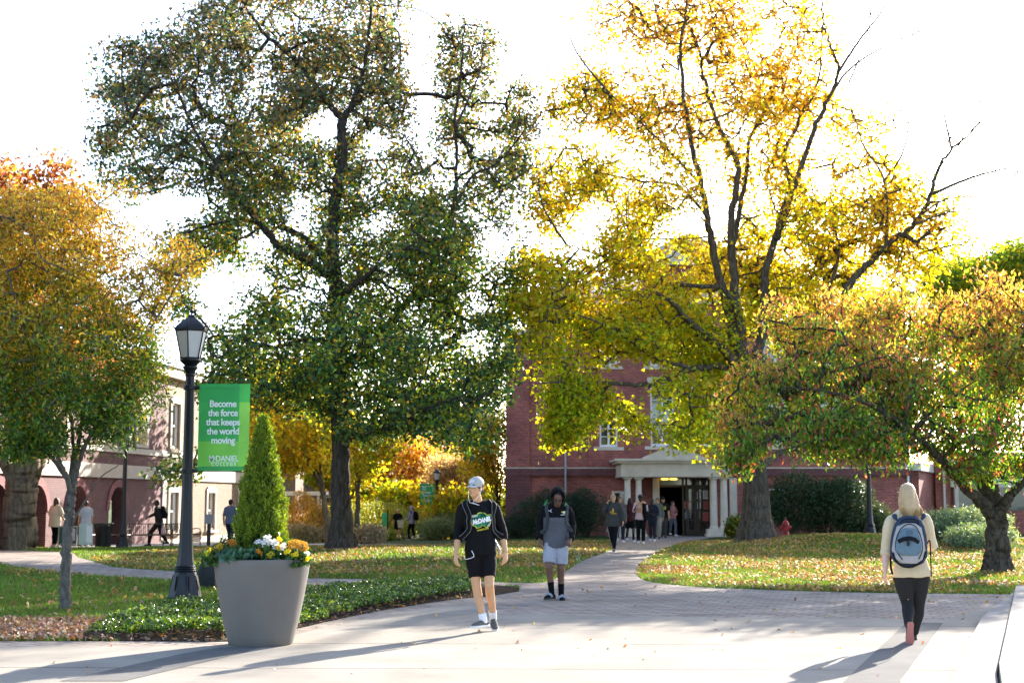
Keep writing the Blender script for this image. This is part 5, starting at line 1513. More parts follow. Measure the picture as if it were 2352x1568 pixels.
# ---- hanging basket
LM_SH = leaf_mat('shrub_leaf', .4, .45, .4, (1.3, 1.2, .5))
def basket():
    c = at(734, 1180, 95)
    B = empty('hanging_basket', (c.x, 95, c.z - .25), 0, 'hanging basket of trailing green plants on the distant lamp post', 'basket')
    MB().lathe([(.06, 0), (.16, .08), (.22, .25)], 14).build('pot', M_BLACK, B, auto=40)
    r = np.random.default_rng(2); n = 900
    d = r.normal(0, 1, (n, 3)); d /= np.linalg.norm(d, axis=1, keepdims=True)
    P = d * np.array([.45, .4, .36]) * (r.random((n, 1)) ** .4) + [0, 0, .38]
    link('foliage', leaves_mesh('foliage', P, .11, palette(n, [(.14, .28, .06), (.2, .34, .08), (.3, .4, .2)], [1, 1, 1], rng=r), (0, 0, -.4), 1, 'lance'), LM_SH, B)
    m = MB()
    for k in range(3):
        a = k * 2.09; m.tube([(.2 * math.cos(a), .2 * math.sin(a), .25), (0, 0, .95)], .006, 5)
    m.build('chain', M_BLACK, B)
basket()

# ---- planter and what grows in it
pc = gp(586, 1489)
PL = Vector((pc.x, pc.y + .33, gz(pc.x, pc.y)  + .017))
def planter():
    M = simple('planter_resin', (.15, .135, .12), .78, var=.16, scale=240, bump=.10, bscale=300, spec=.25)
    B = empty('planter', tuple(PL), 0, 'large tapered round grey planter pot on the plaza', 'planter')
    prof = [(.335, 0), (.345, .012), (.37, .10), (.415, .28), (.455, .48), (.49, .68), (.517, .84), (.525, .895), (.523, .915), (.51, .922), (.49, .918), (.485, .90), (.48, .84)]
    MB().lathe(prof, 72, cap=False).build('pot', M, B, auto=50)
    MB().lathe([(.33, .004), (.33, .02)], 40).build('pot_bottom', M, B)
    MB().lathe([(.483, .80), (.483, .846)], 40).build('soil', M_SOIL, B)
planter()

def cypress():
    b = PL + Vector((-.025, .04, .846)); r = np.random.default_rng(8)
    B = empty('cypress', tuple(b), 0, 'narrow cone-shaped evergreen standing in the grey planter', 'conifer')
    H = 1.60; Rm = .255
    MB().tube([(0, 0, -.03), (0, 0, .7), (0, 0, 1.3)], [.035, .025, .01], 8).build('trunk', BK_GUM, B)
    def rad(t): return Rm * (np.clip(t / .10, 0, 1) ** .5 * .20 + .80) * (1 - np.clip((t - .12) / .88, 0, 1) ** 1.45) ** .86 + .008
    n0 = 2300
    t = r.random(n0) ** 1.15; a = r.uniform(0, 2 * np.pi, n0)
    lump = 1 + .10 * np.sin(a * 5 + t * 17) + .08 * np.sin(a * 9 - t * 31) + r.normal(0, .05, n0)
    R_ = rad(t) * lump * np.where(r.random(n0) < .25, r.uniform(.5, .95, n0), 1)
    C = np.stack([np.cos(a) * R_, np.sin(a) * R_, t * H], 1)
    out = np.stack([np.cos(a) * .55, np.sin(a) * .55, np.ones(n0)], 1); out /= np.linalg.norm(out, axis=1, keepdims=True)
    k = 26; rep = np.repeat(np.arange(n0), k); n = len(rep)
    s = r.uniform(-.5, .62, (n, 1)) * .085
    P = C[rep] + out[rep] * s + r.normal(0, .011, (n, 3))
    col = palette(n, [(.13, .20, .015), (.20, .28, .02), (.09, .15, .015), (.30, .36, .025)], [3, 3, 2, 1.4], .2, r)
    d = out[rep] + r.normal(0, .5, (n, 3)); d /= np.linalg.norm(d, axis=1, keepdims=True)
    q = np.cross(d, r.normal(0, 1, (n, 3))); q /= np.linalg.norm(q, axis=1, keepdims=True)
    L_ = r.uniform(.018, .034, (n, 1)); w = .0055
    V = np.empty((n, 4, 3)); V[:, 0] = P - d * L_ * .5; V[:, 1] = P + q * w; V[:, 2] = P + d * L_ * .5; V[:, 3] = P - q * w
    link('foliage', np_mesh('foliage', V.reshape(-1, 3), np.arange(n * 4).reshape(-1, 4), col), leaf_mat('cypress_scale', .42, .5, .35, (1.25, 1.2, .35)), B)
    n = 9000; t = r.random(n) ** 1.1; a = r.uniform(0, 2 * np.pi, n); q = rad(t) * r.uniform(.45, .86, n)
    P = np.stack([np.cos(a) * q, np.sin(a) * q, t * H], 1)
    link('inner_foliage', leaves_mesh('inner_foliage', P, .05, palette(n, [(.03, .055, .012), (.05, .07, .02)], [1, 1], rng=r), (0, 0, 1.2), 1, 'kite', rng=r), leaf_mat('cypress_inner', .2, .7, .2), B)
cypress()

M_PETAL = leaf_mat('petal', .45, .5, .3, (1.1, 1.05, .8))
LM_PAN = leaf_mat('pansy_leaf', .35, .4, .5, (1.3, 1.25, .5))
def flower(parent, c, size, col, dark, r, kind='pansy'):
    """one bloom: five overlapping petals round a small eye, facing roughly towards -y"""
    n = Vector((r.normal(0, .35), -1, r.normal(.35, .3))).normalized()
    u = n.orthogonal().normalized(); w = n.cross(u)
    vs = []; fs = []; cl = []
    if kind == 'pansy':
        for i in range(5):
            a = i * 2 * math.pi / 5 + r.uniform(-.1, .1); o = len(vs)
            for (q, s_, h) in ((0, 0, 0), (-.62, .55, .12), (-.42, .98, .2), (0, 1.1, .10), (.42, .98, .2), (.62, .55, .12)):
                aa = a + q; p = Vector(c) + (u * math.cos(aa) + w * math.sin(aa)) * (size * s_ * .5) + n * (size * h * (.5 + .3 * (i % 2)))
                vs.append(p)
            fs.append(tuple(range(o, o + 6)))
    else:
        for ring, (cnt, rr, hh) in enumerate(((13, .5, .0), (10, .36, .16), (7, .2, .26))):
            for i in range(cnt):
                a = i * 2 * math.pi / cnt + ring; o = len(vs)
                for (q, s_, h) in ((0, .15, 0), (-.2, .8, .15), (0, 1.0, .05), (.2, .8, .15)):
                    aa = a + q; vs.append(Vector(c) + (u * math.cos(aa) + w * math.sin(aa)) * (size * s_ * rr) + n * (size * (h * .3 + hh)))
                fs.append(tuple(range(o, o + 4)))
    me = bpy.data.meshes.new('flower'); me.from_pydata([tuple(v) for v in vs], [], fs)
    a = me.attributes.new('col', 'FLOAT_COLOR', 'FACE')
    for i in range(len(fs)): 
        j = r.uniform(.85, 1.12); a.data[i].color = (*[min(1, q * j) for q in col], 1)
    o = link('flower', me, M_PETAL, parent)
    if kind == 'pansy' and dark is not None:
        MB().ball(Vector(c) + n * (size * .16), size * .09, 6, 4).build('flower_eye', dark, o)
    return o

M_EYE = simple('flower_eye', (.35, .12, .01), .8)
def bedding():
    r = np.random.default_rng(77)
    Yf = PL.y - .36
    # (label, name, cat, list of (x v, y v, dy), petal colour, kind, size, foliage radius)
    def plant(name, label, cx, cy, dy, fr, blooms, lc, lsz=.045, n=260, group=None, cat='flowering plant'):
        c = at(cx, cy, PL.y + dy)
        B = empty(name, (c.x, c.y, PL.z + .85), 0, label, cat, group)
        zc = max(.03, c.z - (PL.z + .85))
        d = r.normal(0, 1, (n, 3)); d /= np.linalg.norm(d, axis=1, keepdims=True)
        P = d * np.array([fr, fr * .85, zc * 1.0]) * (r.random((n, 1)) ** .4) + [0, 0, zc * .45]
        P[:, 2] = np.abs(P[:, 2])
        link('foliage', leaves_mesh('foliage', P, lsz, palette(n, lc, [1] * len(lc), rng=r), (0, -.3, .3), 1, 'kite'), LM_PAN, B)
        st = MB()
        for (x, y, ddy, s, colr, kd) in blooms:
            p = at(x, y, PL.y + ddy) - B.location
            st.tube([(p.x * .5, p.y * .5, .0), (p.x, p.y + .01, p.z)], .003, 4)
            flower(B, tuple(p), s, colr, M_EYE if kd == 'pansy' else None, r, kd)
        st.build('stem', LM_PAN_STEM, B)
        return B
    global LM_PAN_STEM
    LM_PAN_STEM = simple('green_stem', (.10, .20, .04), .7)
    V2 = lambda zx, zy: ((510 + zx / 4.753) / 1.148, (1400 + zy / 4.753) / 1.148)
    G = [(.05, .12, .03), (.08, .17, .03), (.03, .08, .02)]
    Yl, Or, Wh, Am = (.80, .62, .01), (.75, .28, .02), (.82, .82, .84), (.62, .25, .03)
    def bl(pts, colr, s, dy, kd='pansy'): return [(*V2(x, y), dy + r.uniform(-.04, .04), s * r.uniform(.85, 1.1), colr, kd) for x, y in pts]
    x, y = V2(235, 290)
    plant('pansy_plant', 'yellow pansies spilling over the left rim of the planter', x, y, -.22, .16,
          bl([(190, 305), (222, 322), (200, 250), (262, 245), (330, 243), (230, 225), (175, 285), (290, 260)], Yl, .052, -.26) + bl([(320, 230), (240, 240)], (.75, .72, .2), .05, -.22) + bl([(232, 330), (310, 282)], Or, .04, -.26) + bl([(252, 222)], Wh, .05, -.2), G, group=None)
    x, y = V2(350, 180)
    plant('pansy_plant', 'small orange and yellow pansies left of the evergreen above the kale', x, y, -.24, .13, bl([(310, 185), (340, 165), (325, 205), (300, 195), (356, 200)], (.7, .42, .02), .045, -.29), G)
    x, y = V2(450, 140)
    plant('chrysanthemum', 'rust chrysanthemum mound at the left foot of the evergreen', x, y, -.2, .14, bl([(425 + i * 20, 118 + (i % 3) * 16, ) for i in range(6)] + [(430 + i * 22, 160 - (i % 2) * 12) for i in range(5)], Am, .05, -.27, 'mum'), G, lsz=.03)
    x, y = V2(905, 150)
    plant('pansy_plant', 'white pansies in front of the evergreen, tallest blooms', x, y, -.24, .16,
          bl([(945, 75), (915, 110), (885, 140), (930, 150), (800, 140), (825, 128), (1010, 135), (1040, 150), (1020, 200), (1130, 175), (1115, 200), (870, 165), (960, 130), (905, 85)], Wh, .066, -.34), G)
    x, y = V2(1080, 150)
    plant('pansy_plant', 'amber pansies between the white pansies and the rust mound', x, y, -.22, .10, bl([(1070, 85), (1090, 110), (1050, 105), (1085, 190), (1070, 215), (1100, 150), (1060, 185)], (.8, .5, .02), .05, -.31), G)
    x, y = V2(1285, 185)
    mum = [(1170 + (i % 8) * 34 + (i // 8) * 9, 120 + (i // 8) * 28 + abs((i % 8) - 3.2) * 9) for i in range(40)]
    plant('chrysanthemum', 'large round rust-gold chrysanthemum at the right of the planter', x, y, -.14, .19, bl([m for m in mum if m[0] < 1435], (.66, .34, .05), .046, -.20, 'mum'), G, lsz=.03, n=300)
    x, y = V2(960, 290)
    plant('pansy_plant', 'yellow pansies low at the front centre with two orange blooms', x, y, -.26, .22,
          bl([(968, 285), (985, 300), (950, 305)], Yl, .066, -.36) + bl([(808, 250), (858, 278)], Or, .052, -.36) + bl([(860, 295)], Or, .04, -.36), G, n=520, lsz=.05)
    x, y = V2(1240, 290)
    plant('pansy_plant', 'yellow pansies over the right rim, one trailing down the pot', x, y, -.24, .20,
          bl([(1160, 255), (1190, 250), (1230, 310), (1250, 300), (1290, 270), (1290, 290), (1170, 418), (1200, 405), (1240, 398), (1435, 335), (1430, 350), (1215, 330), (1155, 268)], Yl, .056, -.34) + bl([(1430, 280)], Wh, .05, -.25), G, n=480, lsz=.05)
    # ornamental kale
    c = at(*V2(585, 290), PL.y - .30)
    B = empty('ornamental_kale', (c.x, c.y, PL.z + .87), 0, 'blue-green ornamental kale rosette at the front of the planter', 'kale')
    M_K = leaf_mat('kale_leaf', .25, .45, .5, (1.2, 1.3, .6))
    for ring, (cnt, rr, el, sz) in enumerate(((9, .02, .25, .24), (9, .02, .48, .21), (9, .015, .72, .17), (8, .01, 1.0, .12), (6, .005, 1.3, .08))):
        vs = []; fs = []; cl = []
        for i in range(cnt):
            a = i * 2 * math.pi / cnt + ring * .37
            d = Vector((math.cos(a) * math.cos(el), math.sin(a) * math.cos(el), math.sin(el))); s = Vector((-math.sin(a), math.cos(a), 0)); n = d.cross(s)
            nu, nv = 9, 7; o = len(vs)
            for j in range(nu):
                u = j / (nu - 1)
                wd = sz * .52 * math.sin(math.pi * min(1, .12 + u * .78)) ** .7
                for q in range(nv):
                    v = (q / (nv - 1) - .5) * 2
                    ruff = (.022 * math.sin(v * 9 + i) + .014 * math.sin(u * 17 + q + i)) * (abs(v) ** 2 + u ** 3) 
                    p = d * (rr + u * sz * (1 - .12 * v * v)) + s * (wd * v) + n * (-(ruff) + .25 * sz * u * u * (-1 if ring > 1 else 1) * .5 - .08 * sz * v * v)
                    vs.append(p + Vector((0, 0, .02 + ring * .012)))
            for j in range(nu - 1):
                for q in range(nv - 1):
                    b = o + j * nv + q; fs.append((b, b + 1, b + nv + 1, b + nv))
                    rim = (j > nu - 4) or q in (0, nv - 2)
                    base = (.05, .12, .07) if ring < 2 else (.07, .15, .07) if ring < 3 else (.13, .21, .08)
                    cl.append([x * (1.3 if rim else .9) * r.uniform(.85, 1.15) for x in base])
        me = np_mesh('leaf_ring', np.array([tuple(v) for v in vs]), np.array(fs), np.array(cl)); link('leaf_ring', me, M_K, B, smooth=True)
bedding()

# ---- black bag standing behind the planter
def black_bag():
    c = gp(463, 1349)
    M = simple('black_nylon', (.012, .012, .013), .6, var=.3, scale=12, bump=.5, bscale=25, spec=.4)
    B = empty('black_bag', (c.x + .06, c.y, c.z), 0, 'black nylon bag standing on the grass behind the planter', 'bag')
    m = MB(); pts = [(.0, .02), (.06, .30), (.05, .5)]
    m.add([(-.19, -.12, 0), (.2, -.12, 0), (.2, .12, 0), (-.19, .12, 0), (-.15, -.12, .22), (.2, -.12, .3), (.2, .12, .3), (-.15, .12, .22), (-.03, -.09, .52), (.2, -.09, .56), (.2, .09, .56), (-.03, .09, .52)],
          [(0, 3, 2, 1), (0, 1, 5, 4), (1, 2, 6, 5), (2, 3, 7, 6), (3, 0, 4, 7), (4, 5, 9, 8), (5, 6, 10, 9), (6, 7, 11, 10), (7, 4, 8, 11), (8, 9, 10, 11)])
    o = m.build('bag_body', M, B, bevel=.035, auto=60)
    MB().tube([(0, -.13, .42), (-.05, -.16, .25), (.0, -.14, .08)], .012, 6, flat=.4).build('strap', M, B)
    MB().tube([(.02, -.09, .54), (.08, -.09, .62), (.15, -.09, .56)], .01, 6).build('handle', M, B)
black_bag()

# ---- benches by the arcade
def bench_proto():
    M = simple('bench_metal', (.06, .045, .035), .45, .4, var=.2)
    B = empty('park_bench', (0, 0, 0))
    s = MB(); n = 22; Wd = 1.55
    for i in range(n):
        x = -Wd / 2 + Wd * (i + .5) / n
        s.tube([(x, -.22, .44), (x, .16, .42)], .013, 4, flat=.6)
    s.box(-Wd / 2, Wd / 2, -.24, -.215, .425, .455).box(-Wd / 2, Wd / 2, .155, .18, .405, .435)
    s.build('seat', M, B)
    s = MB()
    for i in range(n):
        x = -Wd / 2 + Wd * (i + .5) / n
        s.tube([(x, .17, .44), (x, .26, .84)], .013, 4, flat=.6)
    s.box(-Wd / 2, Wd / 2, .25, .275, .83, .86)
    s.build('backrest', M, B)
    for sx in (-1, 1):
        x = sx * (Wd / 2 - .02)
        m = MB().tube([(x, -.24, 0), (x, -.23, .44), (x, -.22, .64), (x, .0, .66), (x, .22, .62)], .02, 6)
        m.tube([(x, .27, 0), (x, .17, .42), (x, .27, .86)], .02, 6).tube([(x, -.23, .42), (x, .17, .41)], .018, 6)
        m.build('side_frame', M, B, auto=40)
    return B
BP = bench_proto()
for i, (x, y, Y, rz, lab) in enumerate([(250, 1250, 52.5, 172, 'metal bench in the shade left of the arcade lamp post'), (345, 1248, 53.5, 190, 'metal slatted bench right of the arcade lamp post'),
                                        (385, 1246, 57, 15, 'metal bench behind the striding person in black'), (418, 1246, 55.5, 60, 'metal bench half hidden behind the near lamp post')]):
    o = BP if i == 0 else copy_tree(BP)
    p = at(x, 1250, Y); o.location = (p.x, Y, gz(p.x, Y) + .032); o.rotation_euler = (0, 0, R(rz)); tag(o, lab, 'bench', 'benches by the arcade')

# ---- litter bin by the benches
def bin_():
    p = at(262, 1250, 51.8); B = empty('litter_bin', (p.x - .4, 51.8, gz(p.x, 51.8)), 0, 'dark tapered litter bin at the end of the shaded bench', 'litter bin')
    M = simple('bin_metal', (.03, .03, .03), .5, .3)
    m = MB()
    for k in range(28):
        a = k * 2 * math.pi / 28; c, s = math.cos(a), math.sin(a)
        m.tube([(.26 * c, .26 * s, .03), (.27 * c, .27 * s, .55), (.34 * c, .34 * s, .88)], .014, 4)
    m.build('bars', M, B); MB().lathe([(.28, .0), (.28, .04)], 24).build('foot', M, B); MB().lathe([(.24, .04), (.25, .8), (.23, .8), (.22, .05)], 24).build('liner', M_BLACK, B)
    MB().lathe([(.35, .86), (.36, .89), (.33, .90)], 24, cap=False).build('rim', M, B, auto=40)
bin_()

# ---- info post
def post():
    p = at(479, 1250, 56); p.z = gz(p.x, 56); B = empty('sign_post', tuple(p), 0, 'slim dark post with a small grey notice plate before the sunlit wall', 'sign post')
    MB().box(-.07, .07, -.05, .05, 0, 1.05).build('post', M_BLACK, B, bevel=.01)
    MB().box(-.17, .17, -.08, -.055, .88, 1.25).build('plate', simple('grey_plate', (.25, .27, .33), .5), B, bevel=.008)
post()

# ---- fire hydrant
def hydrant():
    Y = 49.5; p = at(1805, 1232, Y); g = max(gz(p.x, Y), at(1805, 1236, Y).z)
    M = simple('hydrant_red', (.36, .02, .025), .5, var=.25, scale=14, bump=.2, bscale=60)
    B = empty('fire_hydrant', (p.x, Y, g - .02), 0, 'red fire hydrant on the lawn crest right of the maple trunk', 'fire hydrant')
    MB().lathe([(.16, 0), (.16, .04), (.12, .05), (.105, .08), (.10, .40), (.13, .41), (.135, .45), (.12, .46)], 20).build('barrel', M, B, auto=35)
    MB().lathe([(.12, .462), (.115, .50), (.09, .56), (.05, .60), (.03, .61), (.03, .65), (.0, .655)], 20).build('bonnet', M, B, auto=35)
    for sx in (-1, 1): MB().tube([(sx * .08, 0, .34), (sx * .15, 0, .34), (sx * .151, 0, .34), (sx * .19, 0, .34)], [.05, .05, .065, .06], 14).build('side_outlet', M, B, auto=40)
    MB().tube([(0, -.08, .28), (0, -.16, .28), (0, -.161, .28), (0, -.20, .28)], [.07, .07, .085, .08], 14).build('front_outlet', M, B, auto=40)
hydrant()

# ============================================================ hedges and shrubs
def shrub(name, label, cx, Y, sx, sy, H, n, size, pals, lobes=7, seed=1, shape='kite', cat='shrub', group=None, axis=None, lm=None, wild=.06, box=0.0):
    r = np.random.default_rng(seed)
    p = at(cx, 1145, Y); g = gz(p.x, Y)
    B = empty(name, (p.x, Y, g), 0, label, cat, group)
    L_ = []
    for i in range(lobes):
        a = r.uniform(0, 6.28); q = r.random() ** .5 * .55
        L_.append((math.cos(a) * q * sx, math.sin(a) * q * sy, H * r.uniform(.35, .62), sx * r.uniform(.35, .6), sy * r.uniform(.4, .7), H * r.uniform(.3, .45)))
    L_.append((0, 0, H * .45, sx * .8, sy * .8, H * .5))
    P = []
    k = n // len(L_)
    for (x, y, z, a, b, c) in L_:
        d = r.normal(0, 1, (k, 3)); d /= np.linalg.norm(d, axis=1, keepdims=True)
        if box: d = np.sign(d) * np.abs(d) ** (1 - box)
        P.append(d * np.array([a, b, c]) * (r.uniform(.80, 1.03, (k, 1))) + [x, y, z])
    P = np.concatenate(P) + r.normal(0, wild, (k * len(L_), 3))
    P[:, 2] = np.abs(P[:, 2])
    C = mixcol(P, r, pals, .5 + .45 * vnoise(P, 2.2, seed))
    link('foliage', leaves_mesh('foliage', P, size, C, axis, 1, shape, rng=r), lm or LM_SH, B)
    m = MB()
    for i in range(9):
        a = r.uniform(0, 6.28); e = (math.cos(a) * sx * .5, math.sin(a) * sy * .5, H * .7)
        m.tube([(e[0] * .1, e[1] * .1, -.05), (e[0] * .5, e[1] * .5, H * .3), e], [.035, .02, .008], 5)
    m.build('stems', BK_GUM, B)
DK = [[(.022, .05, .03), (.03, .065, .032), (.018, .04, .026)], [(.03, .07, .035), (.04, .085, .04)]]
shrub('yew_hedge', 'dark clipped yew mass left of the portico steps', 1250, 66, 1.45, 1.5, 2.3, 15000, .085, DK, 5, 1, 'lance', 'hedge', wild=.05)
shrub('yew_hedge', 'dark yew hump touching the portico columns', 1345, 66.3, 1.65, 1.5, 2.35, 16000, .085, DK, 5, 2, 'lance', 'hedge', wild=.05)
shrub('yew_hedge', 'low dark evergreen at the hall corner', 1190, 67.5, 1.0, 1.1, 1.05, 7000, .08, DK, 5, 3, 'lance', 'hedge')
RH = [[(.03, .07, .03), (.045, .09, .035), (.025, .05, .025)], [(.05, .095, .04), (.09, .08, .045), (.06, .10, .05)]]
shrub('rhododendron', 'large dark rounded rhododendron before the right wing of the hall', 1895, 63, 2.8, 2.0, 2.75, 22000, .14, RH, 9, 4, 'lance', 'shrub', wild=.1)
shrub('rhododendron', 'smaller dark shrub right of the large rhododendron', 1990, 64, 1.5, 1.4, 1.8, 9000, .13, RH, 6, 5, 'lance', 'shrub', wild=.1)
JU = [[(.16, .24, .13), (.22, .30, .18)], [(.28, .36, .24), (.2, .27, .15)]]
shrub('juniper', 'frosty spreading juniper right of the woman, mounded', 2185, 45.5, 1.8, 2.0, .95, 14000, .11, JU, 8, 6, 'lance', 'shrub', axis=(.6, 0, .6), wild=.08)
shrub('juniper', 'lower frosty juniper sprawl against the cherry trunk', 2240, 42.5, 1.2, 1.4, .62, 9000, .10, JU, 7, 7, 'lance', 'shrub', axis=(.6, 0, .6), wild=.08)
shrub('small_shrub', 'small yellow-green shrub between the right columns and the maple trunk', 1690, 62.0, .55, .5, 1.0, 1600, .13, [[(.2, .2, .03), (.08, .13, .03)], [(.4, .3, .04), (.1, .16, .03)]], 4, 8)
shrub('clipped_shrub', 'rounded grey-green clipped shrub beside the far lawn lamp', 992, 80, 1.15, 1.0, 1.25, 8000, .07, [[(.20, .26, .12), (.26, .32, .15)], [(.36, .38, .2), (.22, .28, .14)]], 5, 9)
shrub('clipped_shrub', 'pale grey-green shrub behind the hooded person', 1060, 86, 1.9, 1.2, 1.6, 8000, .08, [[(.14, .18, .09)], [(.2, .24, .12)]], 6, 10)
shrub('low_shrub', 'bright lime low shrub in front of the person with the paper bag', 884, 76, .8, .5, .5, 2200, .08, [[(.35, .42, .04)], [(.25, .34, .04)]], 4, 11)
for i, (x, Y, s, h, pal, lab) in enumerate([(848, 61, .8, .9, [[(.35, .28, .2)], [(.42, .36, .26)]], 'tan ornamental grass clump right of the dark trunk'), (700, 64, 1.2, .8, [[(.36, .28, .16)], [(.3, .26, .12)]], 'straw coloured grasses under the distant lamp'),
                                             (745, 68, 1.0, 2.1, [[(.5, .33, .06)], [(.44, .26, .05)]], 'small orange-leaved bush right of the distant lamp'), (690, 70, 1.1, 2.6, [[(.5, .33, .06)], [(.5, .26, .05)]], 'copper bush in front of the rose brick house'),
                                             (870, 80, 2.2, 2.4, [[(.28, .33, .05)], [(.42, .4, .06)]], 'yellow-green mass of shrubs behind the narrow green banner'), (935, 86, 2.4, 2.0, [[(.2, .26, .05)], [(.4, .36, .06)]], 'olive shrubs behind the hooded person'),
                                             (800, 84, 2.0, 2.6, [[(.45, .4, .05)], [(.3, .34, .05)]], 'yellow shrubs behind the grey trunk'), (1090, 74, 1.6, 1.6, [[(.1, .15, .06)], [(.16, .2, .08)]], 'dark green shrubs left of the hall corner'), (1130, 70, 1.0, 1.1, [[(.07, .12, .05)], [(.1, .15, .06)]], 'small dark shrub at the foot of the yellow corner tree')]):
    shrub('garden_shrub', lab, x, Y, s, s * .7, h, 4200, .12, pal, 6, 20 + i, 'lance', 'shrub', axis=(0, 0, .8), wild=.1)
# ============================================================ people
from mathutils.bvhtree import BVHTree
def V3(*a): return Vector(a)

def remeshed(mb, name, voxel, mats, parent, iters=3, factor=.5, wrinkle=0.0, wscale=22.0, seed=1, origin=None):
    me = mb.mesh(name)
    tmp = bpy.data.objects.new(name + '_t', me); COL.objects.link(tmp)
    m = tmp.modifiers.new('r', 'REMESH'); m.mode = 'VOXEL'; m.voxel_size = voxel; m.use_smooth_shade = True
    s = tmp.modifiers.new('s', 'SMOOTH'); s.factor = factor; s.iterations = iters
    dg = bpy.context.evaluated_depsgraph_get(); dg.update()
    out = bpy.data.meshes.new_from_object(tmp.evaluated_get(dg))
    bpy.data.objects.remove(tmp); bpy.data.meshes.remove(me)
    out.name = name; out.materials.clear()
    n = len(out.vertices); co = np.empty(n * 3, np.float32); out.vertices.foreach_get('co', co); co = co.reshape(-1, 3)
    if wrinkle:
        no = np.empty(n * 3, np.float32); out.vertices.foreach_get('normal', no); no = no.reshape(-1, 3)
        w = vnoise(co * np.array([1, 1, .55]), wscale, seed) + .5 * vnoise(co * np.array([.6, .6, 1.6]), wscale * 2.1, seed + 1)
        co = co + no * (w * wrinkle)[:, None]
    if origin is not None: co = co - np.array(origin, np.float32)
    out.vertices.foreach_set('co', np.ascontiguousarray(co, np.float32).ravel()); out.update()
    return link(name, out, mats, parent, smooth=True)

SKIN = {'light': (.55, .30, .155), 'fair': (.62, .40, .31), 'brown': (.16, .075, .045), 'dark': (.06, .028, .018), 'tan': (.42, .24, .16)}
_mc = {}
def skin(k):
    if 's' + k not in _mc:
        m = simple('skin_' + k, SKIN[k], .5, var=.08, scale=30, bump=.05, bscale=200, spec=.4)
        b = m.node_tree.nodes['Principled BSDF']; b.inputs['Subsurface Weight'].default_value = .12; b.inputs['Subsurface Radius'].default_value = (.02, .008, .004); b.inputs['Subsurface Scale'].default_value = .5
        _mc['s' + k] = m
    return _mc['s' + k]
def cloth(name, c, rough=.9, var=.14, scale=30, bump=.25):
    if name not in _mc:
        m = simple('cloth_' + name, c, rough, var=var, scale=scale, bump=bump, bscale=380, spec=.2)
        m.node_tree.nodes['Principled BSDF'].inputs['Specular IOR Level'].default_value = .12
        _mc[name] = m
    return _mc[name]
M_DARKEYE = simple('eye_dark', (.02, .015, .012), .3)
M_LIP = {k: simple('lips_' + k, tuple(np.clip(np.array(SKIN[k]) * (.85, .55, .55), 0, 1)), .45) for k in SKIN}

def limb(m, pts, rad, seg=14, up=None):
    """tube with round ends through pts; rad entries are numbers or (rx, ry)"""
    P = [Vector(p) for p in pts]
    m.tube(P, rad, seg, up=up)
    for p, r in ((P[0], rad[0]), (P[-1], rad[-1])):
        q = max(r) if hasattr(r, '__len__') else r
        if hasattr(r, '__len__'): continue
        m.ball(p, q, 12, 8)

def lerp(a, b, t): return a + (b - a) * t

def hand(m, wr, tip, thumb_dir, k=1.0, curl=.35, side=None, palm_n=None, rr=1.0):
    """palm, four unequal bent fingers and a thumb leaving the side of the palm"""
    d = (tip - wr).normalized(); L = .185 * k
    n = palm_n.normalized() if palm_n is not None else d.cross(thumb_dir).normalized()
    s = thumb_dir - d * thumb_dir.dot(d); s.normalize()
    n = n - d * n.dot(d) - s * n.dot(s)
    if n.length < .1: n = d.cross(s)
    n.normalize()
    pc = wr + d * .05 * k
    m.tube([wr - d * .01, wr + d * .02 * k, wr + d * .05 * k, wr + d * .085 * k, wr + d * .10 * k], [(.026 * k, .020 * k), (.032 * k, .018 * k), (.040 * k, .016 * k), (.041 * k, .014 * k), (.036 * k, .010 * k)], 12, up=n)
    for i, (off, ln) in enumerate(((.031, .074), (.0105, .083), (-.0105, .077), (-.030, .062))):
        b = wr + d * (.088 - .006 * abs(i - 1)) * k + s * off * k
        sp = s * (off * .25)
        c = curl * (1 + .18 * i)
        p = [b]; dd = (d + sp).normalized(); ang = 0
        for q, f in enumerate((.42, .32, .26)):
            ang += c * (.7 + .5 * q)
            dv = (dd * math.cos(ang) + n * math.sin(ang)).normalized()
            p.append(p[-1] + dv * ln * f * k)
        m.tube(p, [.0092 * k * rr, .0088 * k * rr, .0080 * k * rr, .0066 * k * rr], 8); m.ball(p[-1], .0068 * k * rr, 8, 6)
    b = wr + d * .022 * k + s * .026 * k
    t1 = b + (s * .75 + d * .65 + n * .25).normalized() * .036 * k; t2 = t1 + (s * .35 + d * .9 + n * .35).normalized() * .028 * k; t3 = t2 + (d + n * .5).normalized() * .022 * k
    m.tube([b - s * .008, b, t1, t2, t3], [.013 * k, .013 * k, .011 * k, .0098 * k, .0078 * k], 8); m.ball(t3, .008 * k, 8, 6)

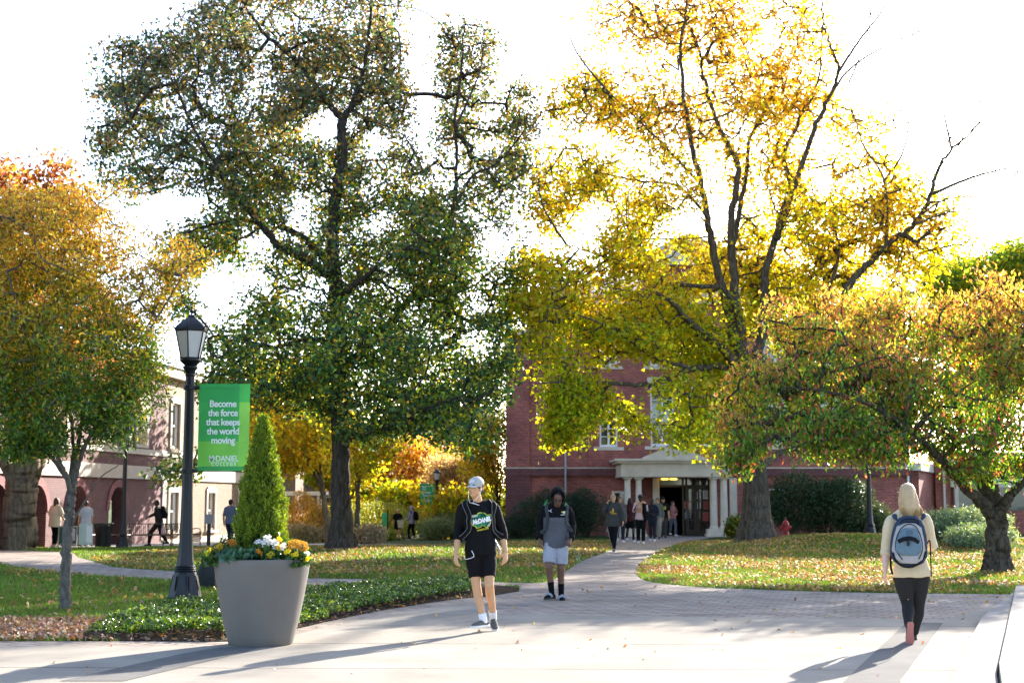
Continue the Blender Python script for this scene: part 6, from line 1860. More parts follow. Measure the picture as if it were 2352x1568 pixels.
def person(label, J, spec, group=None, base=None):
    """J: joints in world space; spec: build and clothing"""
    k = spec.get('k', 1.0); fem = spec.get('fem', 0.0); vx = spec.get('voxel', .009)
    base = Vector(base) if base is not None else Vector((J['pel'].x, J['pel'].y, min(J['anL'].z, J['anR'].z) - .08))
    B = empty('person', tuple(base), 0, label, 'person', group)
    sk = skin(spec.get('skin', 'light'))
    side = (J['shL'] - J['shR']); side.z *= .3; side.normalize()           # towards the person's left
    up0 = (J['neck'] - J['pel']).normalized()
    fwd = side.cross(up0) * -1; fwd.normalize()
    if fwd.dot(J['face']) < 0: fwd = -fwd
    hs = (J['hipL'] - J['hipR']).normalized()
    sw = (J['shL'] - J['shR']).length / 2
    pel, neck = J['pel'], J['neck']
    chest = lerp(pel, neck, .66) ; waist = lerp(pel, neck, .30)
    bl = spec.get('bulk', 1.0)
    def torso(g, hem=0.0, top=True, loose=0.0):
        """sections of the trunk, g metres outside the skin"""
        W_ = lambda w, d_: ((w * k * bl + g), (d_ * k * bl + g))
        hip_w = .165 + .018 * fem; wst = .142 - .012 * fem; ch = .172 - .02 * fem
        pts = [pel - up0 * (.06 + hem) * k, pel, lerp(pel, waist, .5), waist, lerp(waist, chest, .5), chest, lerp(chest, neck, .45), lerp(chest, neck, .75), neck - up0 * .012 * k]
        rad = [W_(hip_w * .98 + loose, .112 + .012 * fem + loose), W_(hip_w + loose, .115 + .012 * fem + loose), W_((hip_w + wst) / 2 + loose, .108 + loose * 1.1), W_(wst + loose * 1.3, .100 + loose * 1.2), W_((wst + ch) / 2 + loose * .8, .112 + loose * .8), W_(ch + loose * .3, .124 + .012 * fem + loose * .3), W_(ch * .92, .112), W_(.118, .082), W_(.068, .06)]
        return pts, rad
    def add_torso(m, g, hem=0.0, loose=0.0):
        p, r = torso(g, hem, loose=loose); m.tube(p, r, 24, up=fwd)
        limb(m, [J['shR'], lerp(J['shR'], neck, .55) + up0 * .012, neck - up0 * .03, lerp(J['shL'], neck, .55) + up0 * .012, J['shL']], [.052 * k * bl + g, .056 * k * bl + g, .06 * k + g, .056 * k * bl + g, .052 * k * bl + g])
        if fem:
            for q in (-1, 1): m.ball(lerp(chest, neck, -.05) + side * (.075 * q) + fwd * .085 * k, .058 * k + g, 14, 10)
    ar = spec.get('arm', 1.0)
    def arm(m, s, g, t0=0, t1=2.0, loose=0.0):
        sh, el, wr = J['sh' + s], J['el' + s], J['wr' + s]
        full = [(sh, .056 * bl), (lerp(sh, el, .3), .052 * bl * ar), (lerp(sh, el, .75), .043 * ar), (el, .040 * ar), (lerp(el, wr, .25), .043 * ar), (lerp(el, wr, .6), .036 * ar), (wr, .027)]
        pos = [0, .3, .75, 1, 1.25, 1.6, 2]
        P = []; Rr = []
        for i in range(len(full)):
            if t0 <= pos[i] <= t1: P.append(full[i][0]); Rr.append(full[i][1] * k + g + loose * (1 if pos[i] > .2 else .3))
        if t1 < 2 and (not P or t1 not in pos):
            e = lerp(sh, el, t1) if t1 <= 1 else lerp(el, wr, t1 - 1)
            P.append(e); Rr.append((.046 if t1 <= 1 else lerp(.041, .028, t1 - 1)) * k * ar + g + loose)
        m.tube(P, Rr, 14); m.ball(P[0], Rr[0], 12, 8)
        if t1 < 2: pass
    lg = spec.get('leg', 1.0)
    def leg(m, s, g, t1=2.0, loose=0.0, flare=0.0):
        hp, kn, an = J['hip' + s], J['kn' + s], J['an' + s]
        full = [(hp + up0 * .05, .088 * bl), (hp, .090 * lg * bl), (lerp(hp, kn, .35), .084 * lg), (lerp(hp, kn, .75), .064 * lg), (kn, .056 * lg), (lerp(kn, an, .28) , .056 * lg), (lerp(kn, an, .6), .045 * lg), (an, .036)]
        pos = [-.1, 0, .35, .75, 1, 1.28, 1.6, 2]
        P = []; Rr = []
        for i in range(len(full)):
            if pos[i] <= t1:
                q = full[i][0].copy()
                if pos[i] == 1.28: q -= J.get('cf' + s, fwd) * .018 * k
                P.append(q); Rr.append(full[i][1] * k + g + loose * max(0, min(1, pos[i] + .3)) + flare * max(0, pos[i] - 1))
        if t1 not in pos:
            e = lerp(hp, kn, t1) if t1 <= 1 else lerp(kn, an, t1 - 1)
            P.append(e); Rr.append((lerp(.084, .056, t1) if t1 <= 1 else lerp(.056, .036, t1 - 1)) * k * lg + g + loose)
        m.tube(P, Rr, 16); m.ball(P[0], Rr[0], 12, 8)
    # ---------- body
    m = MB(); add_torso(m, 0)
    for s in 'LR': arm(m, s, 0); leg(m, s, 0)
    H, face = J['head'], J['face'].normalized(); hup = J['hup'] - face * J['hup'].dot(face); hup.normalize(); hs_ = hup.cross(face) * -1
    rot = Matrix((hs_, face, hup)).transposed()
    def hp(x, y, z): return H + rot @ Vector((x * k, y * k, z * k))
    nk = hp(0, -.02, -.09)
    limb(m, [neck - up0 * .03, neck, nk], [.062 * k, .056 * k, .054 * k])
    m.ball(hp(0, -.012, .028), (.076 * k, .096 * k, .090 * k), 20, 14, rot)      # skull
    m.ball(hp(0, .022, -.03), (.062 * k, .070 * k, .082 * k), 18, 12, rot)       # face
    m.ball(hp(0, .050, -.088), (.032 * k, .036 * k, .026 * k), 12, 8, rot)       # chin
    for q in (-1, 1):
        m.ball(hp(q * .042, .018, -.062), (.022 * k, .045 * k, .030 * k), 10, 8, rot)
        m.ball(hp(q * .036, .066, -.020), (.020 * k, .018 * k, .018 * k), 10, 8, rot)   # cheek
        m.ball(hp(q * .076, -.008, -.012), (.009 * k, .019 * k, .031 * k), 10, 8, rot)   # ear
        m.ball(hp(q * .026, .080, .024), (.024 * k, .012 * k, .008 * k), 10, 6, rot)    # brow
    m.tube([hp(0, .086, .018), hp(0, .102, -.008), hp(0, .112, -.026), hp(0, .096, -.036)], [.008 * k, .0095 * k, .014 * k, .012 * k], 8)
    m.ball(hp(0, .084, -.060), (.026 * k, .014 * k, .014 * k), 10, 8, rot)
    for s in 'LR':
        hand(m, J['wr' + s], J['tip' + s], J.get('th' + s, fwd), k, spec.get('curl' + s, .35), palm_n=J.get('pn' + s), rr=spec.get('finger', 1.0))
    body = remeshed(m, 'body', vx * .8, sk, B, 2, .4, origin=base)
    eyes = MB()
    for q in (-1, 1): eyes.ball(hp(q * .031, .0815, .002) - base, (.015 * k, .007 * k, .0075 * k), 10, 6, rot)
    eyes.build('eyes', M_DARKEYE, B, smooth=True)
    bm_ = MB()
    for q in (-1, 1): bm_.tube([hp(q * .016, .0935, .022) - base, hp(q * .032, .0925, .028) - base, hp(q * .048, .080, .022) - base], [.004 * k, .0056 * k, .003 * k], 6)
    bm_.build('eyebrows', spec.get('hairm', M_DARKEYE), B, smooth=True)
    MB().ball(hp(0, .0965, -.061) - base, (.021 * k, .006 * k, .0065 * k), 10, 6, rot).build('mouth', M_LIP[spec.get('skin', 'light')], B, smooth=True)
    # ---------- hair
    hm = spec.get('hairm')
    ht = spec.get('hair')
    if ht:
        h = MB()
        if ht in ('short', 'bun', 'long', 'fade'):
            e = {'short': .007, 'fade': .003, 'bun': .006, 'long': .016}[ht]
            h.ball(hp(0, -.020, .036), ((.078 + e) * k, (.092 + e) * k, (.090 + e) * k), 20, 14, rot)
            h.ball(hp(0, -.050, -.010), ((.066 + e) * k, (.058 + e) * k, (.075 + e) * k), 16, 10, rot)
        if ht == 'bun':
            h.ball(hp(0, -.02, .155), (.042 * k, .042 * k, .045 * k), 14, 10, rot); h.ball(hp(.01, -.03, .185), (.026 * k, .026 * k, .022 * k), 10, 8, rot)
        if ht == 'afro':
            h.ball(hp(0, -.02, .045), (.105 * k, .115 * k, .105 * k), 18, 12, rot)
            h.ball(hp(0, -.045, -.02), (.085 * k, .075 * k, .08 * k), 14, 10, rot)
        if ht == 'shoulder':
            h.ball(hp(0, -.020, .036), (.088 * k, .102 * k, .100 * k), 20, 14, rot)
            for q in (-1, 1): limb(h, [hp(q * .06, -.01, .04), hp(q * .082, -.01, -.04), hp(q * .085, 0, -.12), hp(q * .08, .01, -.19)], [.03 * k, .032 * k, .03 * k, .018 * k])
            limb(h, [hp(0, -.07, .0), hp(0, -.075, -.1), hp(0, -.07, -.19)], [.07 * k, .065 * k, .045 * k])
        if 'hairx' in spec: spec['hairx'](h, hp, k, base)
        ho = remeshed(h, 'hair', .007 if ht != 'afro' else .009, hm, B, 2, .5, wrinkle=.002 if ht != 'afro' else .005, wscale=60 if ht != 'afro' else 90, origin=base)
        if 'strands' in spec: spec['strands'](hp, k, base, B, hm)
    # ---------- trousers
    tr = spec['pants']; pm = tr['mat']; m = MB(); g = tr.get('g', .010)
    p, r = torso(g + .003); cut = 3 if tr.get('high') else 3
    m.tube(p[:cut], r[:cut], 22, up=fwd)
    t1 = tr.get('len', 1.93); lo = tr.get('loose', 0.0)
    for s in 'LR': leg(m, s, g, t1, lo, tr.get('flare', 0.0))
    m.ball(pel - up0 * .07 * k, (.085 * k + g + lo, .085 * k + g, .06 * k), 12, 8)
    remeshed(m, tr.get('name', 'trousers'), vx, pm, B, 3, .5, tr.get('wr', .004), tr.get('ws', 26), origin=base)
    # ---------- top
    tp = spec['top']; m = MB(); g = tp.get('g', .014)
    add_torso(m, g, tp.get('hem', .03), tp.get('loose', .012))
    for s in 'LR': arm(m, s, g, 0, tp.get('sleeve' + s, tp.get('sleeve', 1.9)), tp.get('aloose', .006))
    if tp.get('hood'):
        limb(m, [neck + side * .085 + up0 * .01, neck - fwd * .06 + up0 * .035, neck - side * .085 + up0 * .01, ], [.035, .05, .035])
    top = remeshed(m, tp.get('name', 'shirt'), vx, tp['mat'], B, 3, .5, tp.get('wr', .005), tp.get('ws', 20), origin=base)
    # ---------- shoes and socks
    sh = spec.get('shoes', {'mat': M_BLACK})
    for s in 'LR':
        an, toe = J['an' + s], J['toe' + s]
        d = (toe - an); upv = J.get('fup' + s, V3(0, 0, 1)); d = d - upv * d.dot(upv); L = .27 * k; d.normalize()
        sd = d.cross(upv)
        heel = an - upv * (J.get('ah' + s, .072)) * k - d * .075 * k      # on the sole plane
        Z = lambda a, z: heel + d * a * L + upv * z * k
        m = MB()
        m.tube([Z(-.01, .035), Z(.06, .042), Z(.25, .046), Z(.45, .042), Z(.68, .034), Z(.88, .027), Z(1.0, .022)],
               [(.020 * k, .020 * k), (.033 * k, .036 * k), (.036 * k, .042 * k), (.038 * k, .036 * k), (.046 * k, .028 * k), (.040 * k, .022 * k), (.018 * k, .012 * k)], 14, up=upv)
        if not sh.get('slide'): m.tube([Z(.25, .05), Z(.24, .088), Z(.235, .100)], [(.038 * k, .042 * k), (.036 * k, .040 * k), (.036 * k, .040 * k)], 12, up=d)
        so = remeshed(m, 'shoe', .006 if vx < .01 else .010, sh['mat'], B, 2, .5, origin=base)
        sm = MB(); pts = [(-.03, .026), (.06, .036), (.3, .034), (.5, .036), (.72, .047), (.9, .040), (1.02, .020)]
        ring = [(a, w) for a, w in pts] + [(a, -w) for a, w in reversed(pts)]
        lo_ = [heel + d * a * L + sd * w * k - base for a, w in ring]; hi_ = [q + upv * .024 * k for q in lo_]; n = len(ring)
        sm.add(lo_ + hi_, [tuple(range(n)), tuple(range(n, 2 * n))[::-1]] + [(i, n + i, n + (i + 1) % n, (i + 1) % n) for i in range(n)])
        sm.build('sole', sh.get('sole', M_WHITE), so, bevel=.004)
        if sh.get('slide'):
            q = MB(); q.tube([Z(.58, .03) + sd * .05 * k, Z(.6, .062) + sd * .035 * k, Z(.6, .078), Z(.6, .062) - sd * .035 * k, Z(.58, .03) - sd * .05 * k], [(.035, .006)] * 5, 8, up=d)
            q2 = MB(); q2.v = [tuple(Vector(v) - base) for v in q.v]; q2.f = q.f; q2.mi = q.mi
            q2.build('strap', sh['strap'], so, smooth=True)
        if spec.get('socks') is not None:
            kn = J['kn' + s]; t = spec.get('sockh', .28)
            m = MB(); m.tube([an - upv * .03, an, lerp(an, kn, t * .5), lerp(an, kn, t)], [.044 * k, .043 * k, .047 * k, .0535 * k if t > .3 else .050 * k], 14)
            if sh.get('slide'): m.tube([Z(.1, .045), Z(.3, .055), Z(.6, .045), Z(.85, .035)], [(.034, .034), (.036, .036), (.042, .028), (.036, .02)], 12, up=upv)
            remeshed(m, 'sock', .007, spec['socks'], B, 2, .5, origin=base)
    info = dict(B=B, base=base, hp=hp, rot=rot, fwd=fwd, side=side, up=up0, chest=chest, waist=waist, top=top, k=k, J=J, neck=neck, pel=pel)
    return info

def stick_on(info, me, center, rightv, upv, off=.004):
    """press a flat mesh (x right, y up) on to the front of the shirt"""
    f = info['fwd']; top = info['top'].data; base = info['base']
    bm = bmesh.new(); bm.from_mesh(me)
    bmesh.ops.triangulate(bm, faces=bm.faces)
    for _ in range(3):
        e = [x for x in bm.edges if x.calc_length() > .022]
        if not e: break
        bmesh.ops.subdivide_edges(bm, edges=e, cuts=1)
    tree_ = BVHTree.FromPolygons([v.co for v in top.vertices], [tuple(p.vertices) for p in top.polygons])
    for v in bm.verts:
        p = center - base + rightv * v.co.x + upv * v.co.y + f * .4
        hit = tree_.ray_cast(p, -f, .8)
        if hit[0] is not None: v.co = hit[0] + f * (off + v.co.z)
        else: v.co = center - base + rightv * v.co.x + upv * v.co.y + f * (off)
    bm.to_mesh(me); bm.free()
    return me

def text_data(body, size, weight=0, shear=0, xs=1, space=1):
    o = text_mesh('t_', body, size, (0, 0, 0), (0, 0, 0), M_WTEXT, None, weight, 'CENTER', 0.0, xs, shear, space)
    me = o.data; bpy.data.objects.remove(o); me.materials.clear(); return me

def poly_data(pts):
    me = bpy.data.meshes.new('shape'); me.from_pydata([(x, y, 0) for x, y in pts], [], [tuple(range(len(pts)))]); return me

def backpack(label, info, mat, w=.30, h=.46, d=.16, drop=0.0, extra=None, parts=True, strap_mat=None, strap_edge=None, sag=0):
    """worn on the back: body, pocket, two straps over the shoulders"""
    f, u, s = info['fwd'], info['up'], info['side']; k = info['k']
    c = lerp(info['waist'], info['chest'], .75) - f * (.125 + d / 2) * k - u * drop
    B = empty('backpack', tuple(c), 0, label, 'backpack')
    rot = Matrix((s, -f, u)).transposed()
    def W_(x, y, z): return rot @ Vector((x, y, z))       # y points away from the back
    m = MB()
    m.tube([W_(0, 0, -h / 2), W_(0, .01, -h * .42), W_(0, .02, -h * .1), W_(0, .01, h * .25), W_(0, -.01, h * .43), W_(0, -.02, h * .5)],
           [(w * .40, d * .40), (w * .5, d * .52), (w * .5, d * .56), (w * .46, d * .48), (w * .34, d * .36), (w * .16, d * .2)], 20, up=(-f))
    remeshed(m, 'pack_body', .010, mat, B, 2, .5, .003, 24)
    if parts:
        m = MB(); m.tube([W_(0, d * .5, -h * .38), W_(0, d * .58, -h * .2), W_(0, d * .5, h * .02), W_(0, d * .42, h * .07)], [(w * .3, .03), (w * .36, .045), (w * .32, .035), (w * .2, .02)], 16, up=(-f))
        remeshed(m, 'pocket', .009, extra or mat, B, 2, .5)
    sm = strap_mat or mat
    sj = info['J']
    tree_ = BVHTree.FromPolygons([v.co + info['base'] for v in info['top'].data.vertices], [tuple(p.vertices) for p in info['top'].data.polygons])
    for q, nm in ((1, 'L'), (-1, 'R')):
        path = []
        N_ = info['neck']; so_ = s * q * .122 * k
        for tt, (a, b) in enumerate(((-.115, -.10), (-.09, .0), (-.03, .075), (.03, .09), (.10, .02), (.16, -.10), (.165, -.20), (.15, -.30), (.09, -.37))):
            p = N_ + so_ + s * q * (.02 + .012 * tt) + f * a + u * b - u * .02
            hit = tree_.find_nearest(p)
            if hit[0] is not None:
                nrm = hit[1]; p = hit[0] + nrm * .010
            path.append(p - c)
        path = [Vector(v) for v in smooth_line(path, 3)]
        st = MB(); st.tube(path, [(.028, .006)] * len(path), 8, up=f + u * .0)
        st2 = MB(); st2.v = st.v; 
        # flat strap that follows the body
        vs = []; fs = []
        for i, p in enumerate(path):
            t = (path[min(i + 1, len(path) - 1)] - path[max(0, i - 1)]).normalized(); hit = tree_.find_nearest(p + c); n = hit[1] if hit[0] is not None else f
            e = t.cross(n).normalized()
            for a, b in ((-.028, -.004), (.028, -.004), (.028, .006), (-.028, .006)): vs.append(p + e * a + n * b)
        for i in range(len(path) - 1):
            for j in range(4): fs.append((i * 4 + j, i * 4 + (j + 1) % 4, (i + 1) * 4 + (j + 1) % 4, (i + 1) * 4 + j))
        so2 = MB().add(vs, fs).build('shoulder_strap', sm, B, smooth=False)
        if strap_edge:
            e_ = MB()
            for a in (0, 1): e_.tube([Vector(vs[i * 4 + 2 + (a)]) for i in range(len(path))], .0035, 5)
            e_.build('piping', strap_edge, so2)
    return B

def rotz(v, a): return Matrix.Rotation(a, 3, 'Z') @ Vector(v)

def generic(x, y, Y, height, face_deg, stride=.3, swing=.25, lean=.03, ends=None, width=1.0, bend=None):
    """a walking or standing figure at the ground under picture column x; face_deg 0 looks at the camera, 90 to the right"""
    p = at(x, y, Y); g = gz(p.x, Y) + (.03 if bend is None else bend)
    k = height / 1.78; a = R(face_deg)
    def T(sx, fy, z):      # sx towards the person's left, fy forward
        v = Vector((sx, -fy, z)) * k      # facing -y: the person's left is +x
        return rotz(v, a) + Vector((p.x, Y, g))
    st = stride
    J = dict(pel=T(0, 0, .95), neck=T(0, lean, 1.49), head=T(0, lean + .03, 1.64), shL=T(.175 * width, lean, 1.42), shR=T(-.175 * width, lean, 1.42),
             hipL=T(.09, 0, .90), hipR=T(-.09, 0, .90))
    J['knL'] = T(.09, st * .42 + .05, .50); J['knR'] = T(-.09, -st * .18 + .05, .49)
    J['anL'] = T(.08, st * .55, .085); J['anR'] = T(-.08, -st * .5, .10 + .06 * (st > .2))
    J['toeL'] = T(.09, st * .55 + .2, .05); J['toeR'] = T(-.09, -st * .5 + .2, .03)
    J['elL'] = T(.235, -swing * .35 + lean, 1.13); J['elR'] = T(-.235, swing * .3 + lean, 1.13)
    J['wrL'] = T(.24, -swing * .5 + .10, .88); J['wrR'] = T(-.24, swing * .75 + .08, .89)
    J['tipL'] = T(.235, -swing * .5 + .14, .72); J['tipR'] = T(-.235, swing * .75 + .14, .73)
    f = rotz((0, -1, 0), a)
    J['face'] = f; J['hup'] = V3(0, 0, 1); J['thL'] = f; J['thR'] = f
    s = rotz((1, 0, 0), a); J['pnL'] = -s; J['pnR'] = s
    J['T'] = T
    return J

BLK = cloth('black', (.007, .007, .008)); GREYS = cloth('heather_grey', (.10, .10, .11), var=.35, scale=60); LGREY = cloth('light_grey', (.36, .35, .38)); NAVY = cloth('navy', (.02, .025, .045))
M_SOLE_W = simple('rubber_white', (.7, .68, .64), .6); M_SOLE_B = simple('rubber_black', (.02, .02, .02), .6)
HB = simple('hair_blond', (.46, .31, .16), .45, var=.35, scale=40, bump=.4, bscale=120, stretch=(6, 6, .7), spec=.5)
HBR = simple('hair_brown', (.07, .04, .025), .5, var=.3, scale=40, bump=.4, bscale=120, stretch=(6, 6, .7))
HBK = simple('hair_black', (.008, .007, .007), .6, var=.3, scale=60, bump=.5, bscale=150)
# ------------------------------------------------------------ man in the cap
def man_cap():
    D = gp(1120, 1452).y
    q = lambda x, y, dy=0.0: at(x, y, D + dy)
    J = dict(head=q(1092.5, 1119, -.08), neck=q(1098, 1156, -.03), shR=q(1063, 1170, -.06), shL=q(1135, 1168, .06), elR=q(1054.5, 1213, .02), elL=q(1152, 1213, .12), wrR=q(1047, 1272, -.18), wrL=q(1161, 1268, .02),
             tipR=q(1047, 1304, -.26), tipL=q(1160, 1301, -.04), pel=q(1104, 1262, 0), hipR=q(1087.5, 1273, -.02), hipL=q(1122, 1273, .02),
             knR=q(1094, 1344, -.08), anR=q(1110.5, 1424, -.10), knL=q(1124, 1343, -.12), anL=q(1133, 1417, .16))
    J['toeR'] = J['anR'] + V3(-.17, -.19, -.05); J['toeL'] = J['anL'] + V3(.03, -.2, -.09)
    J['fupL'] = V3(.02, -.42, .9).normalized()
    J['face'] = V3(-.52, -.85, .02); J['hup'] = V3(0, -.03, 1)
    J['thR'] = V3(.55, -.8, 0); J['thL'] = V3(-.7, -.7, 0); J['pnR'] = V3(.8, .3, 0); J['pnL'] = V3(-.5, .8, 0)
    SH = cloth('shorts_black', (.009, .008, .009))
    shoes = simple('grey_knit', (.10, .095, .085), .85, var=.35, scale=200, bump=.4, bscale=400)
    spec = dict(k=1.03, skin='light', leg=.95, voxel=.0085, hair='short', hairm=HBR, finger=1.0,
                pants=dict(mat=SH, name='shorts', len=.74, loose=.006, g=.009, wr=.005),
                top=dict(mat=cloth('black_sweat', (.007, .007, .0078)), name='sweatshirt', sleeve=1.5, hem=-.01, loose=.010, g=.014, wr=.006, aloose=.004),
                shoes=dict(mat=shoes, sole=M_SOLE_W), socks=cloth('white_sock', (.72, .72, .75)), sockh=.20)
    I = person('man in pale grey cap, black sweatshirt and shorts striding over the plaza', J, spec)
    B, base, hp, rot, k = I['B'], I['base'], I['hp'], I['rot'], I['k']
    # cap
    cm = simple('cap_cotton', (.42, .40, .37), .85, var=.12, scale=60, bump=.2, bscale=300)
    m = MB(); m.ball(hp(0, -.012, .045) , (.086 * k, .104 * k, .083 * k), 22, 14, rot)
    cap = remeshed(m, 'cap', .007, cm, B, 2, .5, .001, 40, origin=base)
    b = MB(); n = 14; vs = []; 
    for lay in (0, 1):
        for i in range(n + 1):
            a = math.pi * i / n
            for rr in (0, 1):
                x = .074 * math.cos(a) * (1 - .12 * rr); y = .070 + (.092 * math.sin(a) if rr else .012 * math.sin(a))
                z = .028 - .020 * (abs(math.cos(a)) ** 2) * (1) - (.022 * rr * math.sin(a)) - .0045 * lay
                vs.append(hp(x, y, z) - base)
    fs = []; S_ = (n + 1) * 2
    for i in range(n):
        a = i * 2; fs += [(a, a + 1, a + 3, a + 2), (S_ + a, S_ + a + 2, S_ + a + 3, S_ + a + 1), (a + 1, S_ + a + 1, S_ + a + 3, a + 3)]
    b.add(vs, fs).build('cap_brim', simple('cap_brim', (.50, .50, .50), .8), B, smooth=True)
    p = MB(); vs = [hp(x, .078 - .9 * x * x * 4 + (0.0), z) - base for x, z in ((-.035, .055), (.03, .055), (.03, .088), (-.035, .088))]
    vs = [hp(x, y, z) - base for x, y, z in ((-.040, .094, .052), (.030, .096, .052), (.028, .078, .092), (-.036, .076, .092))]
    p.add(vs + [v + J['face'] * .002 for v in vs], [(0, 1, 2, 3), (4, 7, 6, 5), (0, 4, 5, 1), (1, 5, 6, 2), (2, 6, 7, 3), (3, 7, 4, 0)]).build('cap_patch', simple('cap_patch', (.55, .53, .52), .8), B)
    # earphones: buds and white cord
    w = simple('white_cable', (.85, .85, .85), .4)
    e = MB()
    for q_ in (-1, 1):
        e.ball(hp(q_ * .082, .01, -.018) - base, .008, 8, 6)
        e.tube([hp(q_ * .084, .012, -.02) - base, hp(q_ * .082, .03, -.08) - base, hp(q_ * .055, .06, -.13) - base, hp(q_ * .02, .085, -.175) - base, I['neck'] + I['fwd'] * .075 - I['up'] * .02 - base], .0028, 5)
    e.build('earphones', w, B)
    # the print on the chest: green and yellow shapes behind slanted lettering
    f = I['fwd']; right = f.cross(V3(0, 0, 1)).normalized() * -1
    right = V3(0, 0, 1).cross(f) * -1 if right.x < 0 else right
    if right.x < 0: right = -right
    up = I['up']; c = q(1098.5, 1192, 0)
    tilt = R(12); r2 = (right * math.cos(tilt) + up * math.sin(tilt)); u2 = (up * math.cos(tilt) - right * math.sin(tilt))
    GY, GG, GD = cloth('print_yellow', (.62, .55, .05)), cloth('print_green', (.02, .20, .09)), cloth('print_dark_green', (.012, .075, .04))
    blob = [(-.150, .005), (-.140, .055), (-.105, .085), (-.05, .082), (-.03, .10), (.0, .105), (.03, .092), (.06, .085), (.085, .052), (.155, .045), (.148, .02), (.160, .0), (.135, -.028), (.115, -.07), (.085, -.105), (.03, -.112), (.01, -.085), (-.035, -.068), (-.03, -.085), (-.10, -.098), (-.11, -.065), (-.145, -.045)]
    inner = [(x * .93, y * .90 - .001) for x, y in blob]
    S_ = .90
    for nm, pts, mt, of in (('print_outline', blob, GY, .003), ('print_field', inner, GG, .0045)):
        me = stick_on(I, poly_data([(x * S_, y * S_) for x, y in pts]), c, r2, u2, of); link(nm, me, mt, I['top'])
    for pts in ([(-.12, .02), (-.11, .055), (-.08, .07), (-.04, .065), (-.02, .03)], [(-.01, .04), (.0, .082), (.04, .078), (.065, .05), (.06, .03)], [(.03, -.06), (.10, -.04), (.09, -.075), (.06, -.095), (.03, -.085)]):
        me = stick_on(I, poly_data(pts), c, r2, u2, .006); link('print_shade', me, GD, I['top'])
    for cx, cy in ((-.095, .058), (-.08, .062), (-.065, .062), (-.05, .058), (.052, -.082), (.066, -.076), (.08, -.068), (.092, -.058)):
        me = stick_on(I, poly_data([(cx - .004, cy - .012), (cx + .003, cy - .011), (cx + .006, cy + .011), (cx, cy + .012)]), c, r2, u2, .007); link('print_tick', me, cloth('print_white', (.8, .8, .8)), I['top'])
    me = text_data('McDANIEL', .075, .0042, .28, .80, .92)
    bb = [v.co.x for v in me.vertices]; sc = .238 / (max(bb) - min(bb)); me.transform(Matrix.Diagonal((sc, 1, 1, 1))); me.transform(Matrix.Translation((-(max(bb) + min(bb)) / 2 * sc, -.030, 0)))
    me2 = me.copy(); me2.transform(Matrix.Translation((.003, -.004, 0)))
    link('lettering_shadow', stick_on(I, me2, c, r2, u2, .007), BLK, I['top'])
    link('lettering', stick_on(I, me, c, r2, u2, .0085), cloth('print_white', (.8, .8, .8)), I['top'])
    me = text_data('WRESTLING', .026, .0008, .2, 1, 1.05); me.transform(Matrix.Translation((-.02, -.118, 0))); link('lettering', stick_on(I, me, c, r2, u2, .006), GY, I['top'])
    # white piping on the shorts
    pip = MB(); P_ = [q(1067.5, 1281, -.14), q(1070.5, 1283.5, -.145), q(1084, 1280, -.16), q(1088.5, 1275.5, -.165), q(1083.5, 1264, -.155)]
    pip.tube([p_ - base for p_ in smooth_line(P_, 4) and [Vector(v) for v in smooth_line(P_, 4)]], .0035, 5); pip.build('piping', w, B)
    strap = simple('strap_grey', (.10, .10, .10), .7); edge = simple('strap_piping', (.13, .125, .115), .6)
    backpack('dark backpack with grey piped straps worn by the man in the cap', I, BLK, w=.30, h=.44, d=.15, strap_mat=BLK, strap_edge=edge)
    # yellow and white plastic carrier hanging at his left side
    c = q(1142, 1262, .10)
    T_ = empty('carry_tote', tuple(c), 0, 'yellow handled clear plastic bag hanging beside the man with the cap', 'bag')
    yl = simple('yellow_plastic', (.80, .46, .01), .4); cl = simple('clear_wrap', (.55, .55, .58), .3, bump=.6, bscale=30)
    o = lambda x, y, dy=0: q(x, y, .10 + dy) - c
    MB().tube([Vector(v) for v in smooth_line([o(1134.5, 1249), o(1138, 1257), o(1146, 1266), o(1150, 1273), o(1143, 1278), o(1134, 1270), o(1136, 1262), o(1134.5, 1249)], 4)], .0085, 8).build('yellow_frame', yl, T_, smooth=True)
    m = MB(); m.tube([o(1136.5, 1237), o(1139, 1245), o(1144, 1255), o(1149, 1266), o(1147, 1274)], [.012, .025, .036, .034, .016], 10, flat=.5); m.build('bag_film', cl, T_, smooth=True)
    return I
man_cap()

